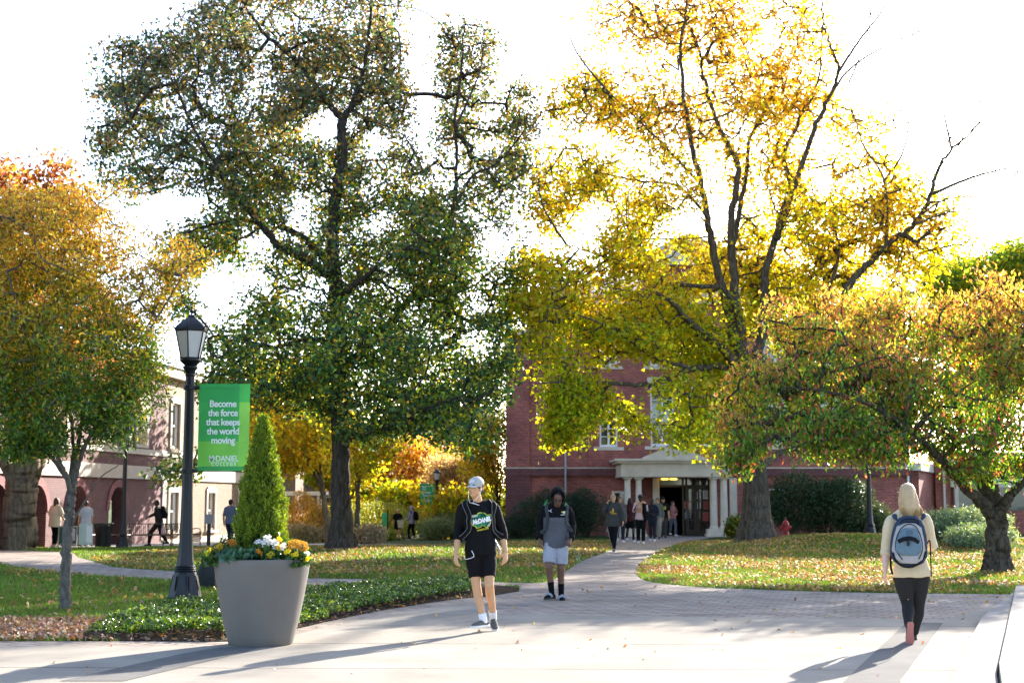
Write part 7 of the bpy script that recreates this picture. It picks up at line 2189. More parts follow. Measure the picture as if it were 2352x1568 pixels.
# ------------------------------------------------------------ man in the hooded pullover looking down
def man_hood():
    D = gp(1277, 1379).y
    q = lambda x, y, dy=0.0: at(x, y, D + dy)
    J = dict(head=q(1281.5, 1143, -.20), neck=q(1279, 1163, -.06), shR=q(1252, 1169, -.02), shL=q(1304, 1170, 0), elR=q(1241, 1205, .06), elL=q(1314, 1207, .08), wrR=q(1239, 1240, -.06), wrL=q(1311, 1239, -.14),
             tipR=q(1240, 1257, -.10), tipL=q(1306, 1256, -.22), pel=q(1276, 1246, .02), hipR=q(1264, 1255, 0), hipL=q(1289, 1255, .02),
             knR=q(1261.5, 1302, -.12), anR=q(1267.5, 1364, -.05), knL=q(1288.5, 1305, -.02), anL=q(1289, 1369, .06))
    J['toeR'] = J['anR'] + V3(-.13, -.18, -.04); J['toeL'] = J['anL'] + V3(.03, -.22, -.04)
    J['face'] = V3(-.05, -.86, -.52); J['hup'] = V3(0, -.5, .86)
    J['thR'] = V3(.3, -.95, 0); J['thL'] = V3(-.6, -.8, 0); J['pnR'] = V3(1, .1, 0); J['pnL'] = V3(-.9, .4, 0)
    hd = cloth('hoodie_black', (.007, .007, .008))
    spec = dict(k=1.0, skin='brown', voxel=.009, hair='fade', hairm=HBK, bulk=1.03,
                pants=dict(mat=LGREY, name='shorts', len=.82, loose=.024, g=.012, wr=.006),
                top=dict(mat=hd, name='pullover', sleeve=1.95, hem=.0, loose=.018, g=.016, wr=.007, aloose=.012),
                shoes=dict(mat=cloth('black_sock', (.006, .006, .007)), sole=M_SOLE_B, slide=True, strap=simple('slide_strap', (.30, .30, .32), .6, var=.5, scale=40)), socks=cloth('black_sock', (.006, .006, .007)), sockh=.47, curlL=.8)
    I = person('man in black and grey hooded pullover and pale grey shorts looking down', J, spec)
    B, base, hp, rot, k = I['B'], I['base'], I['hp'], I['rot'], I['k']
    # grey lower panel of the pullover: faces below the chest line take the second material
    me = I['top'].data; me.materials.append(GREYS)
    zc = q(1279, 1188, 0).z - base.z; side = I['side']; sh = (J['shL'] - J['shR']).length / 2
    for p in me.polygons:
        c = p.center; x = (c + base - I['pel']).dot(side)
        if c.z < zc and abs(x) < .185 + .01: p.material_index = 1
    # hood: a shell round the head open at the face
    m = MB(); rings = []
    vs = []; n = 18
    prof = [(-.135, .028, .06), (-.125, .075, .03), (-.09, .108, .0), (-.04, .120, .0), (.01, .120, .006), (.045, .112, .012), (.065, .104, .015)]
    for (y, r_, dz) in prof:
        for i in range(n + 1):
            a = math.pi * (-.32 + 1.64 * i / n)
            vs.append(hp(math.cos(a) * r_, y - .02, .02 + dz + math.sin(a) * r_ * 1.18) - base)
    fs = []
    for j in range(len(prof) - 1):
        for i in range(n): fs.append((j * (n + 1) + i, j * (n + 1) + i + 1, (j + 1) * (n + 1) + i + 1, (j + 1) * (n + 1) + i))
    m.add(vs, fs)
    me = m.mesh('hood'); bm = bmesh.new(); bm.from_mesh(me); bmesh.ops.recalc_face_normals(bm, faces=bm.faces); bmesh.ops.solidify(bm, geom=list(bm.faces), thickness=.010); bm.to_mesh(me); bm.free()
    link('hood', me, hd, B, smooth=True)
    nk = MB(); nk.tube([I['neck'] + I['side'] * .10 + I['fwd'] * .02, I['neck'] - I['fwd'] * .07 + I['up'] * .06, I['neck'] - I['side'] * .10 + I['fwd'] * .02], [.04, .055, .04], 12)
    remeshed(nk, 'hood_collar', .01, hd, B, 2, .5, origin=base)
    # glasses
    g = MB()
    for s_ in (-1, 1):
        pts = [hp(s_ * .034 + .027 * math.cos(a), .100, .0 + .019 * math.sin(a)) - base for a in [i * math.pi / 6 for i in range(13)]]
        g.tube(pts, .0028, 5); g.tube([hp(s_ * .062, .098, .006) - base, hp(s_ * .078, .02, .008) - base], .0025, 5)
    g.tube([hp(-.008, .104, .004) - base, hp(.008, .104, .004) - base], .0028, 5)
    g.build('glasses', M_BLACK, B)
    # prints: small white mark and yellow-white badge
    f = I['fwd']; right = V3(1, 0, 0); up = I['up']; white = cloth('print_white', (.8, .8, .8)); yel = cloth('print_yellow', (.62, .55, .05))
    c = q(1261, 1169.5)
    for sx in (-1, 1):
        me = poly_data([(-.030 * sx, .020), (-.022 * sx, .020), (-.006 * sx, .0), (-.022 * sx, -.020), (-.030 * sx, -.020), (-.014 * sx, 0)]); link('print', stick_on(I, me, c, right, up, .004), white, I['top'])
    link('print', stick_on(I, poly_data([(-.02, -.003), (.02, -.003), (.02, .003), (-.02, .003)]), c, right, up, .005), white, I['top'])
    c = q(1292.5, 1174)
    link('print', stick_on(I, poly_data([(-.04, .022), (.04, .026), (.03, .010), (.036, -.004), (.0, -.018), (-.012, .004), (-.036, .010)]), c, right, up, .004), yel, I['top'])
    link('print', stick_on(I, poly_data([(-.008, .018), (.028, .020), (.024, -.004), (-.002, -.004)]), c, right, up, .005), white, I['top'])
    me = text_data('WRESTLING', .018, .0006); me.transform(Matrix.Translation((0, -.034, 0))); link('lettering', stick_on(I, me, c, right, up, .004), white, I['top'])
    BPk = backpack('black backpack with green stitched straps worn by the hooded man', I, BLK, w=.29, h=.42, d=.15, strap_mat=simple('strap_black', (.03, .03, .032), .7))
    gr = simple('neon_green', (.05, .75, .12), .6)
    st = MB()
    for (zx, zy) in ((205, 360), (215, 345), (222, 328), (232, 312), (448, 366), (455, 350)):
        x, y = (1390 + zx / 4.48) / 1.148, (1250 + zy / 4.48) / 1.148
        p = q(x, y, -.155 if y > 1158 else -.12) - BPk.location
        st.tube([p + V3(-.013, 0, -.006), p + V3(.013, 0, .008)], .004, 5)
    st.build('strap_stitching', gr, BPk)
    # thin green stick in his left hand
    a = q(1309, 1246, -.20); b = q(1335.5, 1293, -.36)
    S_ = empty('lanyard_stick', tuple(a), 0, 'thin green striped stick held by the hooded man, pointing down right', 'stick')
    MB().tube([(0, 0, 0), lerp(V3(0, 0, 0), b - a, .6)], .005, 6).build('cord', simple('olive_cord', (.14, .17, .10), .6), S_)
    MB().tube([lerp(V3(0, 0, 0), b - a, .6), lerp(V3(0, 0, 0), b - a, .95), b - a], [.008, .013, .006], 8).build('green_end', simple('green_tube', (.05, .20, .13), .4), S_, smooth=True)
man_hood()

# ------------------------------------------------------------ woman walking away, blue backpack
def woman_pack():
    D = gp(2100, 1476).y
    q = lambda x, y, dy=0.0: at(x, y, D + dy)
    J = dict(head=q(2085, 1137, .02), neck=q(2086, 1176, 0), shL=q(2046, 1199, .0), shR=q(2124, 1193, 0), elL=q(2036, 1262, .02), elR=q(2141, 1252, .06), wrL=q(2033, 1312, -.05), wrR=q(2122, 1258, .27),
             tipL=q(2034, 1340, -.04), tipR=q(2100, 1250, .32), pel=q(2094, 1312, 0), hipL=q(2075, 1325, 0), hipR=q(2113, 1325, .02),
             knL=q(2084, 1388, .02), anL=q(2088, 1440, -.30), knR=q(2110, 1388, .10), anR=q(2099, 1459, .20))
    J['toeR'] = J['anR'] + V3(.05, .22, -.05)
    # trailing foot: toes down, sole to the camera
    J['toeL'] = J['anL'] + V3(.0, .06, -.22); J['fupL'] = V3(.03, .96, .26).normalized(); J['ahL'] = .072
    J['face'] = V3(.35, .93, -.02); J['hup'] = V3(0, 0, 1)
    J['thL'] = V3(.2, .95, 0); J['thR'] = V3(-.2, .1, 1); J['pnL'] = V3(1, 0, 0); J['pnR'] = V3(-.3, -.9, 0)
    J['cfL'] = V3(0, 1, 0); J['cfR'] = V3(0, 1, 0)
    knit = simple('cream_knit', (.62, .49, .31), .95, var=.10, scale=30, bump=.35, bscale=160)
    def hx(h, hp, k, base):
        limb(h, [hp(0, -.06, .03), hp(.015, -.085, -.06), hp(.03, -.10, -.16), hp(.03, -.10, -.235)], [.080, .078, .070, .035])
        limb(h, [hp(.05, -.03, .03), hp(.075, -.05, -.06), hp(.095, -.06, -.15), hp(.12, -.05, -.23), hp(.14, -.035, -.28)], [.045, .048, .045, .034, .014])
        limb(h, [hp(-.05, -.03, .03), hp(-.065, -.05, -.06), hp(-.06, -.08, -.14), hp(-.05, -.09, -.20)], [.045, .04, .036, .02])
    def strands(hp, k, base, B, hm):
        r = np.random.default_rng(6); s = MB()
        for i in range(260):
            a = r.uniform(-1.15, 1.15) * 1.25; x = math.sin(a) * .085; y = -.02 - math.cos(a) * .098
            ln = .24 + .05 * r.random() - .05 * abs(a); fly = r.normal(0, .012); e = .12 * max(0, x) / .085
            s.tube([hp(x * .4, y * .3, .125), hp(x * .85, y * .8, .085), hp(x * 1.02, y * 1.02, .0), hp(x * 1.05 + e * .35, y * 1.0 + fly, -.10), hp(x * .8 + e * .9 + fly, y * 1.02 - .012 + fly, -ln)] and
                   [p - base for p in (hp(x * .4, y * .3, .128), hp(x * .88, y * .82, .085), hp(x * 1.06, y * 1.06, .0), hp(x * 1.10 + e * .3, y * 1.08 + fly * .5, -.10), hp(x * .85 + e * .85 + fly, y * 1.10 + fly, -ln))],
                   [.0015, .0035, .004, .0035, .001], 4)
        for i in range(60):     # flyaway hairs along the sunlit edge
            a = r.uniform(-1.6, 1.6); z = r.uniform(-.22, .12); x = math.sin(a) * (.10 + .05 * max(0, -z) / .2) + (.05 if z < -.1 else 0)
            y = -.02 - abs(math.cos(a)) * .1
            p = hp(x, y, z) - base; s.tube([p, p + V3(r.normal(0, .02), r.normal(0, .01), r.uniform(-.03, .02)), p + V3(r.normal(0, .035), r.normal(0, .01), r.uniform(-.06, .015))], [.0012, .001, .0006], 3)
        s.build('hair_strands', simple('hair_gold', (.50, .33, .15), .4, var=.55, scale=45), B, smooth=True)
    shoe = simple('dark_canvas', (.03, .03, .035), .8); pink = simple('pink_rubber', (.50, .17, .14), .6, var=.08, scale=60, bump=.3, bscale=200)
    spec = dict(k=.97, fem=1.0, skin='fair', voxel=.009, hair='long', hairm=HB, hairx=hx, strands=strands, bulk=1.10, leg=1.13, arm=1.1,
                pants=dict(mat=cloth('charcoal_denim', (.028, .026, .025)), name='leggings', len=1.93, g=.006, wr=.004),
                top=dict(mat=knit, name='sweater', sleeve=1.25, hem=.0, loose=.004, g=.013, wr=.006, aloose=.004),
                shoes=dict(mat=shoe, sole=pink), curlL=.3)
    I = person('blonde woman in cream sweater walking away up the plaza', J, spec)
    B, base, hp = I['B'], I['base'], I['hp']
    # backpack
    f, u, s = I['fwd'], I['up'], I['side']
    c = q(2087, 1252, -.23)
    K = empty('backpack', tuple(c), 0, 'blue and grey daypack with round front pocket on the blonde woman', 'backpack')
    navy = cloth('pack_navy', (.035, .05, .08)); grey = cloth('pack_grey', (.36, .34, .33)); blue = cloth('pack_blue', (.12, .175, .21)); blk = cloth('pack_black', (.012, .012, .015))
    o = lambda x, y, dy=0: q(x, y, -.23 + dy) - c
    sc = D / FV      # metres per picture unit
    def egg(m, pts, dep, dy):      # pts: (y, half width, centre x)
        P_ = [o(cx, y, dy) for y, w, cx in pts]; Rr = [(w * sc, dep * (.35 + .65 * min(1, w / 34))) for y, w, cx in pts]
        m.tube(P_, Rr, 22, up=V3(0, -1, 0))
    m = MB(); egg(m, [(1184, 12, 2090), (1190, 24, 2090), (1204, 33, 2089), (1225, 39, 2088), (1250, 42, 2087), (1275, 42, 2087), (1291, 33, 2087), (1300, 16, 2087)], .10, 0); remeshed(m, 'pack_body', .009, navy, K, 2, .5, .003)
    m = MB(); egg(m, [(1200, 16, 2088), (1210, 28, 2088), (1235, 34, 2087), (1262, 38, 2087), (1283, 34, 2087), (1293, 20, 2087)], .075, -.065); remeshed(m, 'middle_pocket', .008, grey, K, 2, .5, .002)
    m = MB(); egg(m, [(1212, 11, 2090), (1219, 20, 2090), (1232, 25, 2088), (1248, 30, 2086), (1264, 30, 2086), (1275, 20, 2086)], .055, -.125); remeshed(m, 'front_pocket', .007, blue, K, 2, .5, .002)
    m = MB(); m.tube([o(2063, 1243, -.165), o(2075, 1237.5, -.185), o(2088, 1235, -.19), o(2101, 1238, -.185), o(2110, 1245, -.165)], [(.022, .008)] * 5, 8, up=V3(0, -1, 0)); m.build('black_band', blk, K, smooth=True)
    m = MB(); m.tube([o(2086, 1238, -.195), o(2087, 1246, -.20), o(2086, 1253, -.195)], [(.016, .012), (.018, .014), (.010, .01)], 10, up=V3(0, -1, 0)); m.build('buckle', M_BLACK, K, smooth=True)
    m = MB()      # zip lines
    for pts in ([(2073, 1285), (2058, 1262), (2058, 1240), (2066, 1218), (2078, 1206), (2092, 1203), (2106, 1212), (2116, 1235), (2119, 1262), (2110, 1284)],):
        m.tube([Vector(v) for v in smooth_line([o(x, y, -.135) for x, y in pts], 3)], .005, 5)
    m.tube([Vector(v) for v in smooth_line([o(x, y, -.09) for x, y in [(2050, 1268), (2058, 1287), (2075, 1300), (2098, 1300), (2118, 1285), (2126, 1266)]], 4)], .012, 6)
    for yy in (1192, 1199, 1207): m.tube([Vector(v) for v in smooth_line([o(2060 + (1207 - yy) * .5, yy + 9, -.075), o(2075, yy + 1, -.10), o(2090, yy - 1, -.11), o(2105, yy + 1, -.10), o(2118 - (1207 - yy) * .5, yy + 9, -.075)], 3)], .006, 5)
    m.build('zip', blk, K, smooth=True)
    m = MB(); m.tube([Vector(v) for v in smooth_line([o(2089 + 7.5 * math.cos(a), 1222 + 3.5 * math.sin(a), -.178) for a in [i * math.pi / 5 for i in range(11)]], 2)], .0025, 5); m.build('oval_mark', navy, K)
    for x0, tx in ((2056, 0), (2113, 1)):
        m = MB()
        if tx: pts = [o(2112, 1196, .04), o(2122, 1186, .10), o(2120, 1178, .20), o(2128, 1200, .34)]
        else: pts = [o(2066, 1196, .04), o(2056, 1190, .10), o(2054, 1180, .20), o(2050, 1200, .34)]
        m.tube([Vector(v) for v in smooth_line(pts, 3)], [(.026, .008)] * 10, 8, up=V3(0, 0, 1)); m.build('shoulder_strap', navy, K, smooth=True)
        m = MB()
        pts = [o(2124, 1262, .02), o(2134, 1240, .1), o(2137, 1255, .12), o(2138, 1290, .06), o(2139, 1325, .04)] if tx else [o(2050, 1268, .02), o(2046, 1280, .03), o(2046, 1300, .04), o(2050, 1318, .04)]
        m.tube([Vector(v) for v in smooth_line(pts, 3)], .007 if tx else .012, 6); m.build('side_strap', blk, K, smooth=True)
woman_pack()

# ------------------------------------------------------------ the others
def arm_to(J, s, el, wr, tip):
    T = J['T']; J['el' + s] = T(*el); J['wr' + s] = T(*wr); J['tip' + s] = T(*tip)

def woman_phone():
    J = generic(1409, 1268, gp(1409, 1269).y, 1.70, -4, .15, .2, bend=.012)
    T = J['T']
    J['anR'] = T(.01, -.38, .17); J['knR'] = T(-.05, -.02, .47); J['toeR'] = T(.01, -.32, .0); J['fupR'] = rotz((0, -.9, .35), R(-4)).normalized()
    J['anL'] = T(.02, .16, .085); J['toeL'] = T(.02, .36, .04); J['knL'] = T(.06, .14, .5)
    arm_to(J, 'R', (-.30, .06, 1.20), (-.165, .12, 1.50), (-.10, .10, 1.62)); arm_to(J, 'L', (.27, -.02, 1.16), (.30, .04, .92), (.29, .08, .76))
    char = cloth('charcoal_hoodie', (.05, .048, .045))
    I = person('woman with topknot and phone at her ear, grey hoodie and striped track pants', J,
               dict(k=.95, fem=.8, skin='light', voxel=.012, hair='bun', hairm=HB, curlR=.9, pants=dict(mat=BLK, len=1.93, g=.010), top=dict(mat=char, name='hoodie', sleeve=1.93, hem=.10, loose=.035, g=.016, aloose=.016, hood=True), shoes=dict(mat=simple('dark_trainer', (.10, .06, .05), .7), sole=M_SOLE_W)))
    hb = MB(); n = 18; hp, base = I['hp'], I['base']
    hb.tube([hp(.084 * math.cos(a), -.005 + .098 * math.sin(a), .062 + .02 * math.sin(a)) - base for a in [i * 2 * math.pi / n for i in range(n + 1)]], [(.018, .006)] * (n + 1), 6, up=V3(0, 0, 1)); hb.build('headband', cloth('headband', (.20, .22, .26)), I['B'], smooth=True)
    # side stripes and orange print
    st = MB()
    for s in 'LR':
        q = 1 if s == 'L' else -1
        sd = I['side'] * q
        pts = [lerp(J['hip' + s], J['kn' + s], .2) + sd * .098, lerp(J['hip' + s], J['kn' + s], .6) + sd * .082, J['kn' + s] + sd * .068, lerp(J['kn' + s], J['an' + s], .5) + sd * .056, J['an' + s] + sd * .048]
        st.tube([p - base for p in pts], [(.005, .016)] * 5, 6, up=sd.cross(V3(0, 0, 1)))
    st.build('side_stripe', cloth('lilac_stripe', (.55, .5, .6)), I['B'])
    f = I['fwd']; r_ = V3(1, 0, 0); c = lerp(I['chest'], I['waist'], .35)
    og = cloth('print_orange', (.60, .33, .04))
    for pts in ([(-.02, .0), (.02, .0), (.028, .06), (.0, .11), (-.03, .06)], [(-.10, -.01), (-.03, -.03), (.10, -.075), (.09, -.045), (.0, -.015), (-.09, .015)], [(-.08, -.05), (.04, -.08), (.04, -.065), (-.08, -.035)]):
        link('print', stick_on(I, poly_data(pts), c, r_, I['up'], .005), og, I['top'])
    ph = J['tipR'] + V3(.03, 0, -.05)
    P_ = empty('phone', tuple(ph), 0, 'dark phone held to the ear of the woman with the topknot', 'phone')
    MB().box(-.008, .008, -.035, .035, -.07, .07).build('phone_body', M_BLACK, P_, bevel=.004)
    MB().box(-.0095, -.0082, -.031, .031, -.062, .062).build('screen', M_DARKG, P_)
woman_phone()

def crowd():
    W1 = dict(sole=M_SOLE_W, mat=simple('white_trainer', (.68, .66, .72), .6))
    # (x, y foot, height, facing, ...)
    def Yof(x, y): return gp(x, y).y
    V = .013
    # woman in the peach top, nearest of the group
    J = generic(1472, 1249, Yof(1472, 1250), 1.76, 0, .12, .1); arm_to(J, 'R', (-.25, .08, 1.17), (-.21, .25, 1.28), (-.17, .27, 1.42)); 
    I = person('woman in peach top, black cardigan and white trainers leading the group', J, dict(k=.98, fem=.8, skin='dark', voxel=V, hair='afro', hairm=HBK, pants=dict(mat=BLK, len=1.95, g=.014, loose=.012), top=dict(mat=cloth('pink_blouse', (.60, .42, .48)), name='blouse', sleeve=1.0, sleeveR=1.3, hem=.02, g=.014), shoes=W1))
    link('print', stick_on(I, poly_data([(-.09, .20), (.07, .20), (.03, .0), (.0, -.19), (-.10, -.19)]), I['chest'], V3(1, 0, 0), I['up'], .006), cloth('peach', (.60, .27, .13)), I['top'])
    m = MB(); T = J['T']; limb(m, [T(.10, .12, 1.40), T(.13, .14, 1.1), T(.16, .13, .86)], [.07, .09, .06]); limb(m, [J['shL'], J['elL'], J['wrL']], [.066, .062, .045])
    remeshed(m, 'cardigan', .014, BLK, I['B'], 2, .5, .008, 16, origin=I['base'])
    # person in maroon with shorts
    J = generic(1447, 1245, Yof(1448, 1246), 1.68, 14, .35, .2)
    person('person in maroon top and black shorts behind the woman in peach', J, dict(k=.95, fem=.5, skin='dark', voxel=V, hair='shoulder', hairm=HBK, pants=dict(mat=BLK, name='shorts', len=.86, loose=.03), top=dict(mat=cloth('maroon', (.055, .02, .028)), sleeve=.8, hem=.06, loose=.02), shoes=W1, socks=BLK, sockh=.6))
    # person in grey half hidden behind the woman on the phone
    J = generic(1424, 1242, Yof(1424, 1247), 1.74, 10, .25, .2)
    person('person in grey jacket half hidden behind the woman on the phone', J, dict(k=.98, skin='light', voxel=V, hair='short', hairm=HBR, pants=dict(mat=cloth('dark_jeans', (.02, .024, .04)), g=.014, loose=.01), top=dict(mat=cloth('grey_jacket', (.11, .115, .12)), name='jacket', sleeve=1.93, hem=.08, loose=.025), shoes=W1))
    # person in navy holding something in front
    J = generic(1499, 1243, Yof(1499, 1244), 1.66, -8, .12, .1)
    arm_to(J, 'R', (-.25, .08, 1.14), (-.06, .26, 1.14), (.03, .28, 1.20)); arm_to(J, 'L', (.25, .06, 1.14), (.10, .24, 1.08), (.02, .28, 1.12))
    person('person in navy jacket with folded arms near the middle of the group', J, dict(k=.94, skin='dark', voxel=V, hair='short', hairm=HBK, pants=dict(mat=cloth('dark_jeans', (.02, .024, .04)), g=.012), top=dict(mat=NAVY, name='jacket', sleeve=1.9, hem=.06, loose=.025), shoes=W1))
    # person in khaki behind
    J = generic(1511, 1238, Yof(1511, 1238.5), 1.76, -12, .3, .2)
    person('person in khaki trousers mostly hidden behind the one in navy', J, dict(k=.99, skin='light', voxel=V, hair='short', hairm=HBR, pants=dict(mat=cloth('khaki', (.24, .22, .19)), loose=.02, g=.014), top=dict(mat=cloth('olive_top', (.13, .13, .11)), sleeve=1.9, hem=.05, loose=.02), shoes=dict(mat=BLK, sole=M_SOLE_B)))
    # man in dark cap with yellow print
    J = generic(1524, 1238, Yof(1524, 1236.5), 1.82, -4, .06, .05)
    I = person('man in black cap and black T-shirt with yellow print at the doors', J, dict(k=1.02, skin='light', voxel=V, hair='short', hairm=HBR, pants=dict(mat=cloth('grey_trousers', (.05, .048, .05)), loose=.02, g=.014), top=dict(mat=BLK, sleeve=.85, hem=.05, loose=.022), shoes=dict(mat=BLK, sole=M_SOLE_B)))
    yel = cloth('print_yellow', (.62, .55, .05)); c = I['chest']
    link('print', stick_on(I, poly_data([(-.12, .05), (.10, .06), (.13, -.0), (.10, -.08), (-.10, -.07), (-.06, -.02)]), c, V3(1, 0, 0), I['up'], .005), yel, I['top'])
    link('print', stick_on(I, poly_data([(-.05, .01), (.05, .02), (.04, -.02), (-.05, -.03)]), c, V3(1, 0, 0), I['up'], .007), BLK, I['top'])
    hp, base, rot = I['hp'], I['base'], I['rot']
    m = MB(); m.ball(hp(0, -.01, .05), (.088, .104, .078), 16, 10, rot); m.tube([hp(0, .07, .03), hp(0, .13, .015), hp(0, .165, .005)], [(.07, .008), (.065, .006), (.035, .004)], 10, up=hp(0, 0, 1) - hp(0, 0, 0)); remeshed(m, 'cap', .009, BLK, I['B'], 1, .5, origin=base)
    link('lanyard_dummy', bpy.data.meshes.new('x'), None) if False else None
    # woman in dusty pink on the right
    J = generic(1545, 1232, Yof(1545, 1232), 1.66, 22, .3, .12); arm_to(J, 'R', (-.24, .06, 1.13), (-.06, .24, 1.05), (.02, .27, 1.08)); arm_to(J, 'L', (.25, -.02, 1.13), (.10, .22, 1.08), (.02, .27, 1.10))
    I = person('woman in dusty pink top and grey-blue flared trousers by the open door', J, dict(k=.94, fem=.8, skin='tan', voxel=V, hair='shoulder', hairm=HBR, pants=dict(mat=cloth('blue_grey_flare', (.085, .095, .12)), len=1.95, flare=.03, loose=.005), top=dict(mat=cloth('dusty_pink', (.36, .15, .14)), sleeve=1.9, hem=.0, loose=.008), shoes=W1))
    backpack('grey backpack on the woman in dusty pink', I, cloth('pack_grey', (.36, .34, .33)), w=.26, h=.38, d=.14, parts=False, strap_mat=BLK)
crowd()

def left_people():
    V = .013
    # person in the cream T-shirt carrying a framed board with another
    Yb = 50.6
    J = generic(124, 1258, Yb, 1.76, 150, .05, .05); T = J['T']
    arm_to(J, 'L', (.25, 0, 1.14), (.24, .08, .88), (.23, .10, .72)); arm_to(J, 'R', (-.27, .05, 1.14), (-.30, .22, .90), (-.30, .25, .76))
    person('person in loose cream T-shirt seen from behind by the arcade', J, dict(k=1.0, skin='light', voxel=V, hair='shoulder', hairm=HBR, bulk=1.05, pants=dict(mat=BLK, g=.010), top=dict(mat=cloth('cream_tee', (.62, .54, .40)), sleeve=.95, hem=.16, loose=.05, aloose=.03), shoes=dict(mat=simple('tan_shoe', (.4, .25, .2), .7), sole=M_SOLE_W)))
    J = generic(195, 1258, Yb - .2, 1.66, -150, .2, .05); T = J['T']
    person('person in white and grey carrying the pale board, half hidden by the zelkova trunk', J, dict(k=.94, skin='light', voxel=V, hair='short', hairm=HBR, pants=dict(mat=BLK, name='shorts', len=.6), top=dict(mat=cloth('white_grey', (.45, .46, .5)), sleeve=.8, hem=.02, loose=.02), shoes=dict(mat=simple('white_trainer_b', (.68, .66, .7), .6), sole=M_SOLE_W)))
    g = gz(at(150, 1250, Yb).x, Yb) + .03
    a = at(133, 1250, Yb - .45); b = at(170, 1250, Yb - .45)
    F_ = empty('framed_board', (a.x, a.y, g), 0, 'framed dark green board carried low beside the person in cream', 'board')
    w = b.x - a.x + .1
    MB().box(.03, w - .03, .0, .02, .15, .73).build('panel', simple('green_board', (.05, .12, .09), .5), F_)
    m = MB(); m.box(0, w, -.012, .03, .1, .149).box(0, w, -.012, .03, .731, .78).box(0, .029, -.012, .03, .15, .73).box(w - .029, w, -.012, .03, .15, .73); m.build('frame', simple('pale_frame', (.5, .46, .36), .6), F_)
    MB().box(w * .45, w * .9, -.02, -.013, .27, .68).build('paper', simple('lilac_paper', (.55, .48, .55), .8), F_)
    a = at(180, 1250, Yb - .45); b = at(197, 1250, Yb - .45); w = b.x - a.x + .22
    F_ = empty('framed_board', (a.x, a.y, g), 0, 'pale mint board held by the person in white, right of the zelkova trunk', 'board')
    MB().box(.0, w, .0, .025, .12, .84).build('panel', simple('mint_board', (.50, .62, .55), .5), F_, bevel=.006)
    MB().box(w * .55, w * .95, -.008, -.003, .2, .78).build('paper', M_WHITE, F_)
    # striding person in black with a backpack
    J = generic(364, 1253, 54.5, 1.76, -88, .62, .5, .08); T = J['T']
    arm_to(J, 'R', (-.20, .22, 1.22), (-.17, .46, 1.10), (-.15, .60, 1.0)); arm_to(J, 'L', (.22, -.10, 1.15), (.20, .02, .92), (.19, .06, .78))
    I = person('person in black striding left past the benches, arm stretched out', J, dict(k=.98, skin='dark', voxel=V, hair='short', hairm=HBK, pants=dict(mat=BLK, loose=.012, g=.012), top=dict(mat=cloth('black_jacket', (.02, .02, .022)), name='jacket', sleeve=1.93, hem=.06, loose=.025), shoes=dict(mat=BLK, sole=M_SOLE_B)))
    backpack('bulky black backpack on the striding person', I, BLK, w=.32, h=.48, d=.20)
    m = MB()
    pts = [lerp(J['hipR'], J['knR'], .1) + V3(0, -.10, 0), J['knR'] + V3(0, -.072, 0), J['anR'] + V3(0, -.05, 0)]
    # light bag swinging behind
    c = T(.28, -.22, .62); K = empty('carrier_bag', tuple(c), 0, 'pink and white carrier bag behind the striding person in black', 'bag')
    m = MB(); m.tube([V3(0, 0, -.2), V3(0, 0, -.05), V3(0, 0, .14), V3(0, 0, .2)], [(.12, .05), (.14, .07), (.09, .04), (.03, .02)], 12); remeshed(m, 'bag_body', .012, simple('pink_bag', (.6, .42, .5), .6), K, 2, .5, .008, 18)
    MB().tube([V3(-.03, 0, .18), V3(-.02, 0, .3), V3(.02, 0, .3), V3(.03, 0, .18)], .006, 5).build('handle', M_WHITE, K)
    # person partly behind the cypress
    J = generic(527, 1250, 52.5, 1.74, 170, .3, .2)
    person('person in blue-grey top half hidden behind the cypress', J, dict(k=.98, skin='tan', voxel=V, hair='short', hairm=HBK, pants=dict(mat=cloth('dark_jeans', (.02, .024, .04))), top=dict(mat=cloth('slate_top', (.10, .12, .18)), sleeve=.9, hem=.04, loose=.02), shoes=dict(mat=BLK, sole=M_SOLE_B)))
left_people()

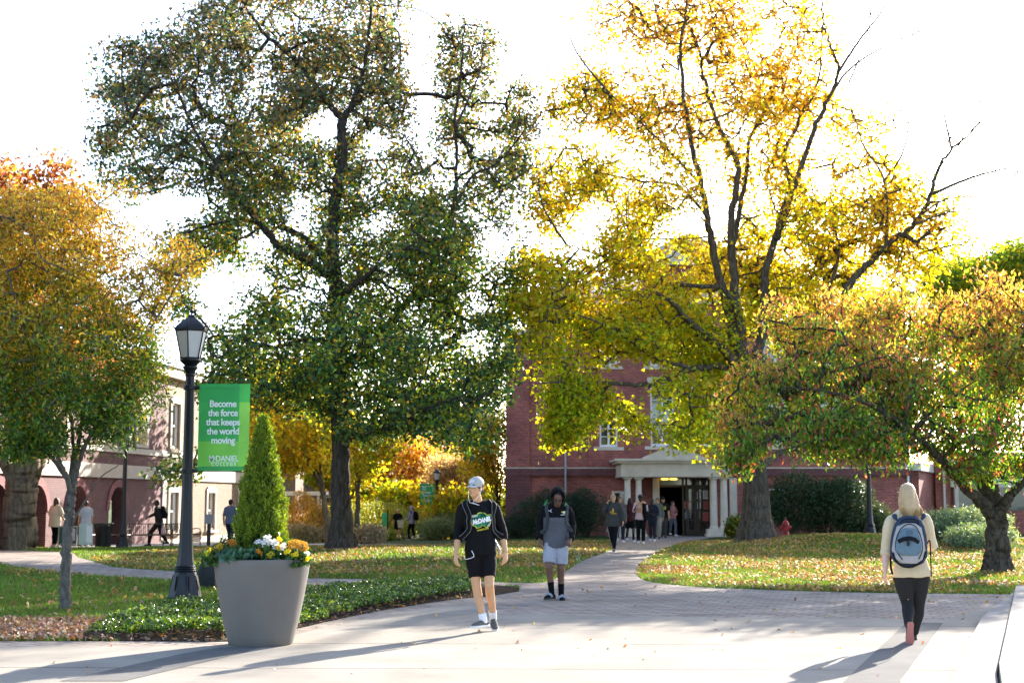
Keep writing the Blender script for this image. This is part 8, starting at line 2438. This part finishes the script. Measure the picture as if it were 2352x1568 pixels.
def far_people():
    V = .014
    J = generic(946, 1238, 77.5, 1.84, -120, .25, .1); T = J['T']
    arm_to(J, 'R', (-.22, .12, 1.15), (-.14, .32, 1.12), (-.08, .40, 1.16)); arm_to(J, 'L', (.24, .05, 1.14), (.20, .25, 1.05), (.16, .36, 1.08))
    lil = cloth('lilac_hoodie', (.34, .32, .40))
    def hx(h, hp, k, base): pass
    I = person('person in pale lilac hoodie with the hood up on the far lawn', J, dict(k=1.02, skin='tan', voxel=V, hair='afro', hairm=lil, pants=dict(mat=BLK, g=.012), top=dict(mat=lil, name='hoodie', sleeve=1.93, hem=.05, loose=.03, hood=True), shoes=dict(mat=BLK, sole=M_SOLE_W)))
    backpack('black backpack on the person in the lilac hoodie', I, BLK, w=.34, h=.46, d=.22)
    J = generic(913, 1238, 76.5, 1.66, 10, .2, .1); T = J['T']
    arm_to(J, 'L', (.26, .05, 1.16), (.20, .26, 1.02), (.14, .33, .96)); arm_to(J, 'R', (-.26, -.02, 1.14), (-.30, .0, .88), (-.30, .02, .72))
    I = person('person in black T-shirt and shorts carrying a paper bag on the far lawn', J, dict(k=.93, skin='light', voxel=V, hair='short', hairm=HB, pants=dict(mat=BLK, name='shorts', len=.7, loose=.02), top=dict(mat=BLK, sleeve=.8, hem=.05, loose=.02), shoes=dict(mat=BLK, sole=M_SOLE_B)))
    c = T(.14, .36, .98); K = empty('paper_bag', tuple(c), 0, 'cream paper bag hugged by the person in the black T-shirt', 'bag')
    m = MB().add([(-.13, -.07, -.25), (.13, -.07, -.25), (.13, .07, -.25), (-.13, .07, -.25), (-.19, -.09, .16), (.19, -.09, .16), (.19, .09, .16), (-.19, .09, .16)], [(0, 3, 2, 1), (0, 1, 5, 4), (1, 2, 6, 5), (2, 3, 7, 6), (3, 0, 4, 7)])
    m.build('bag_body', simple('kraft_cream', (.52, .46, .32), .8, bump=.5, bscale=20), K)
    MB().tube([V3(-.08, -.08, .15), V3(-.06, -.08, .27), V3(.06, -.08, .27), V3(.08, -.08, .15)], .006, 5).build('handle', simple('kraft_handle', (.5, .44, .3), .8), K)
far_people()
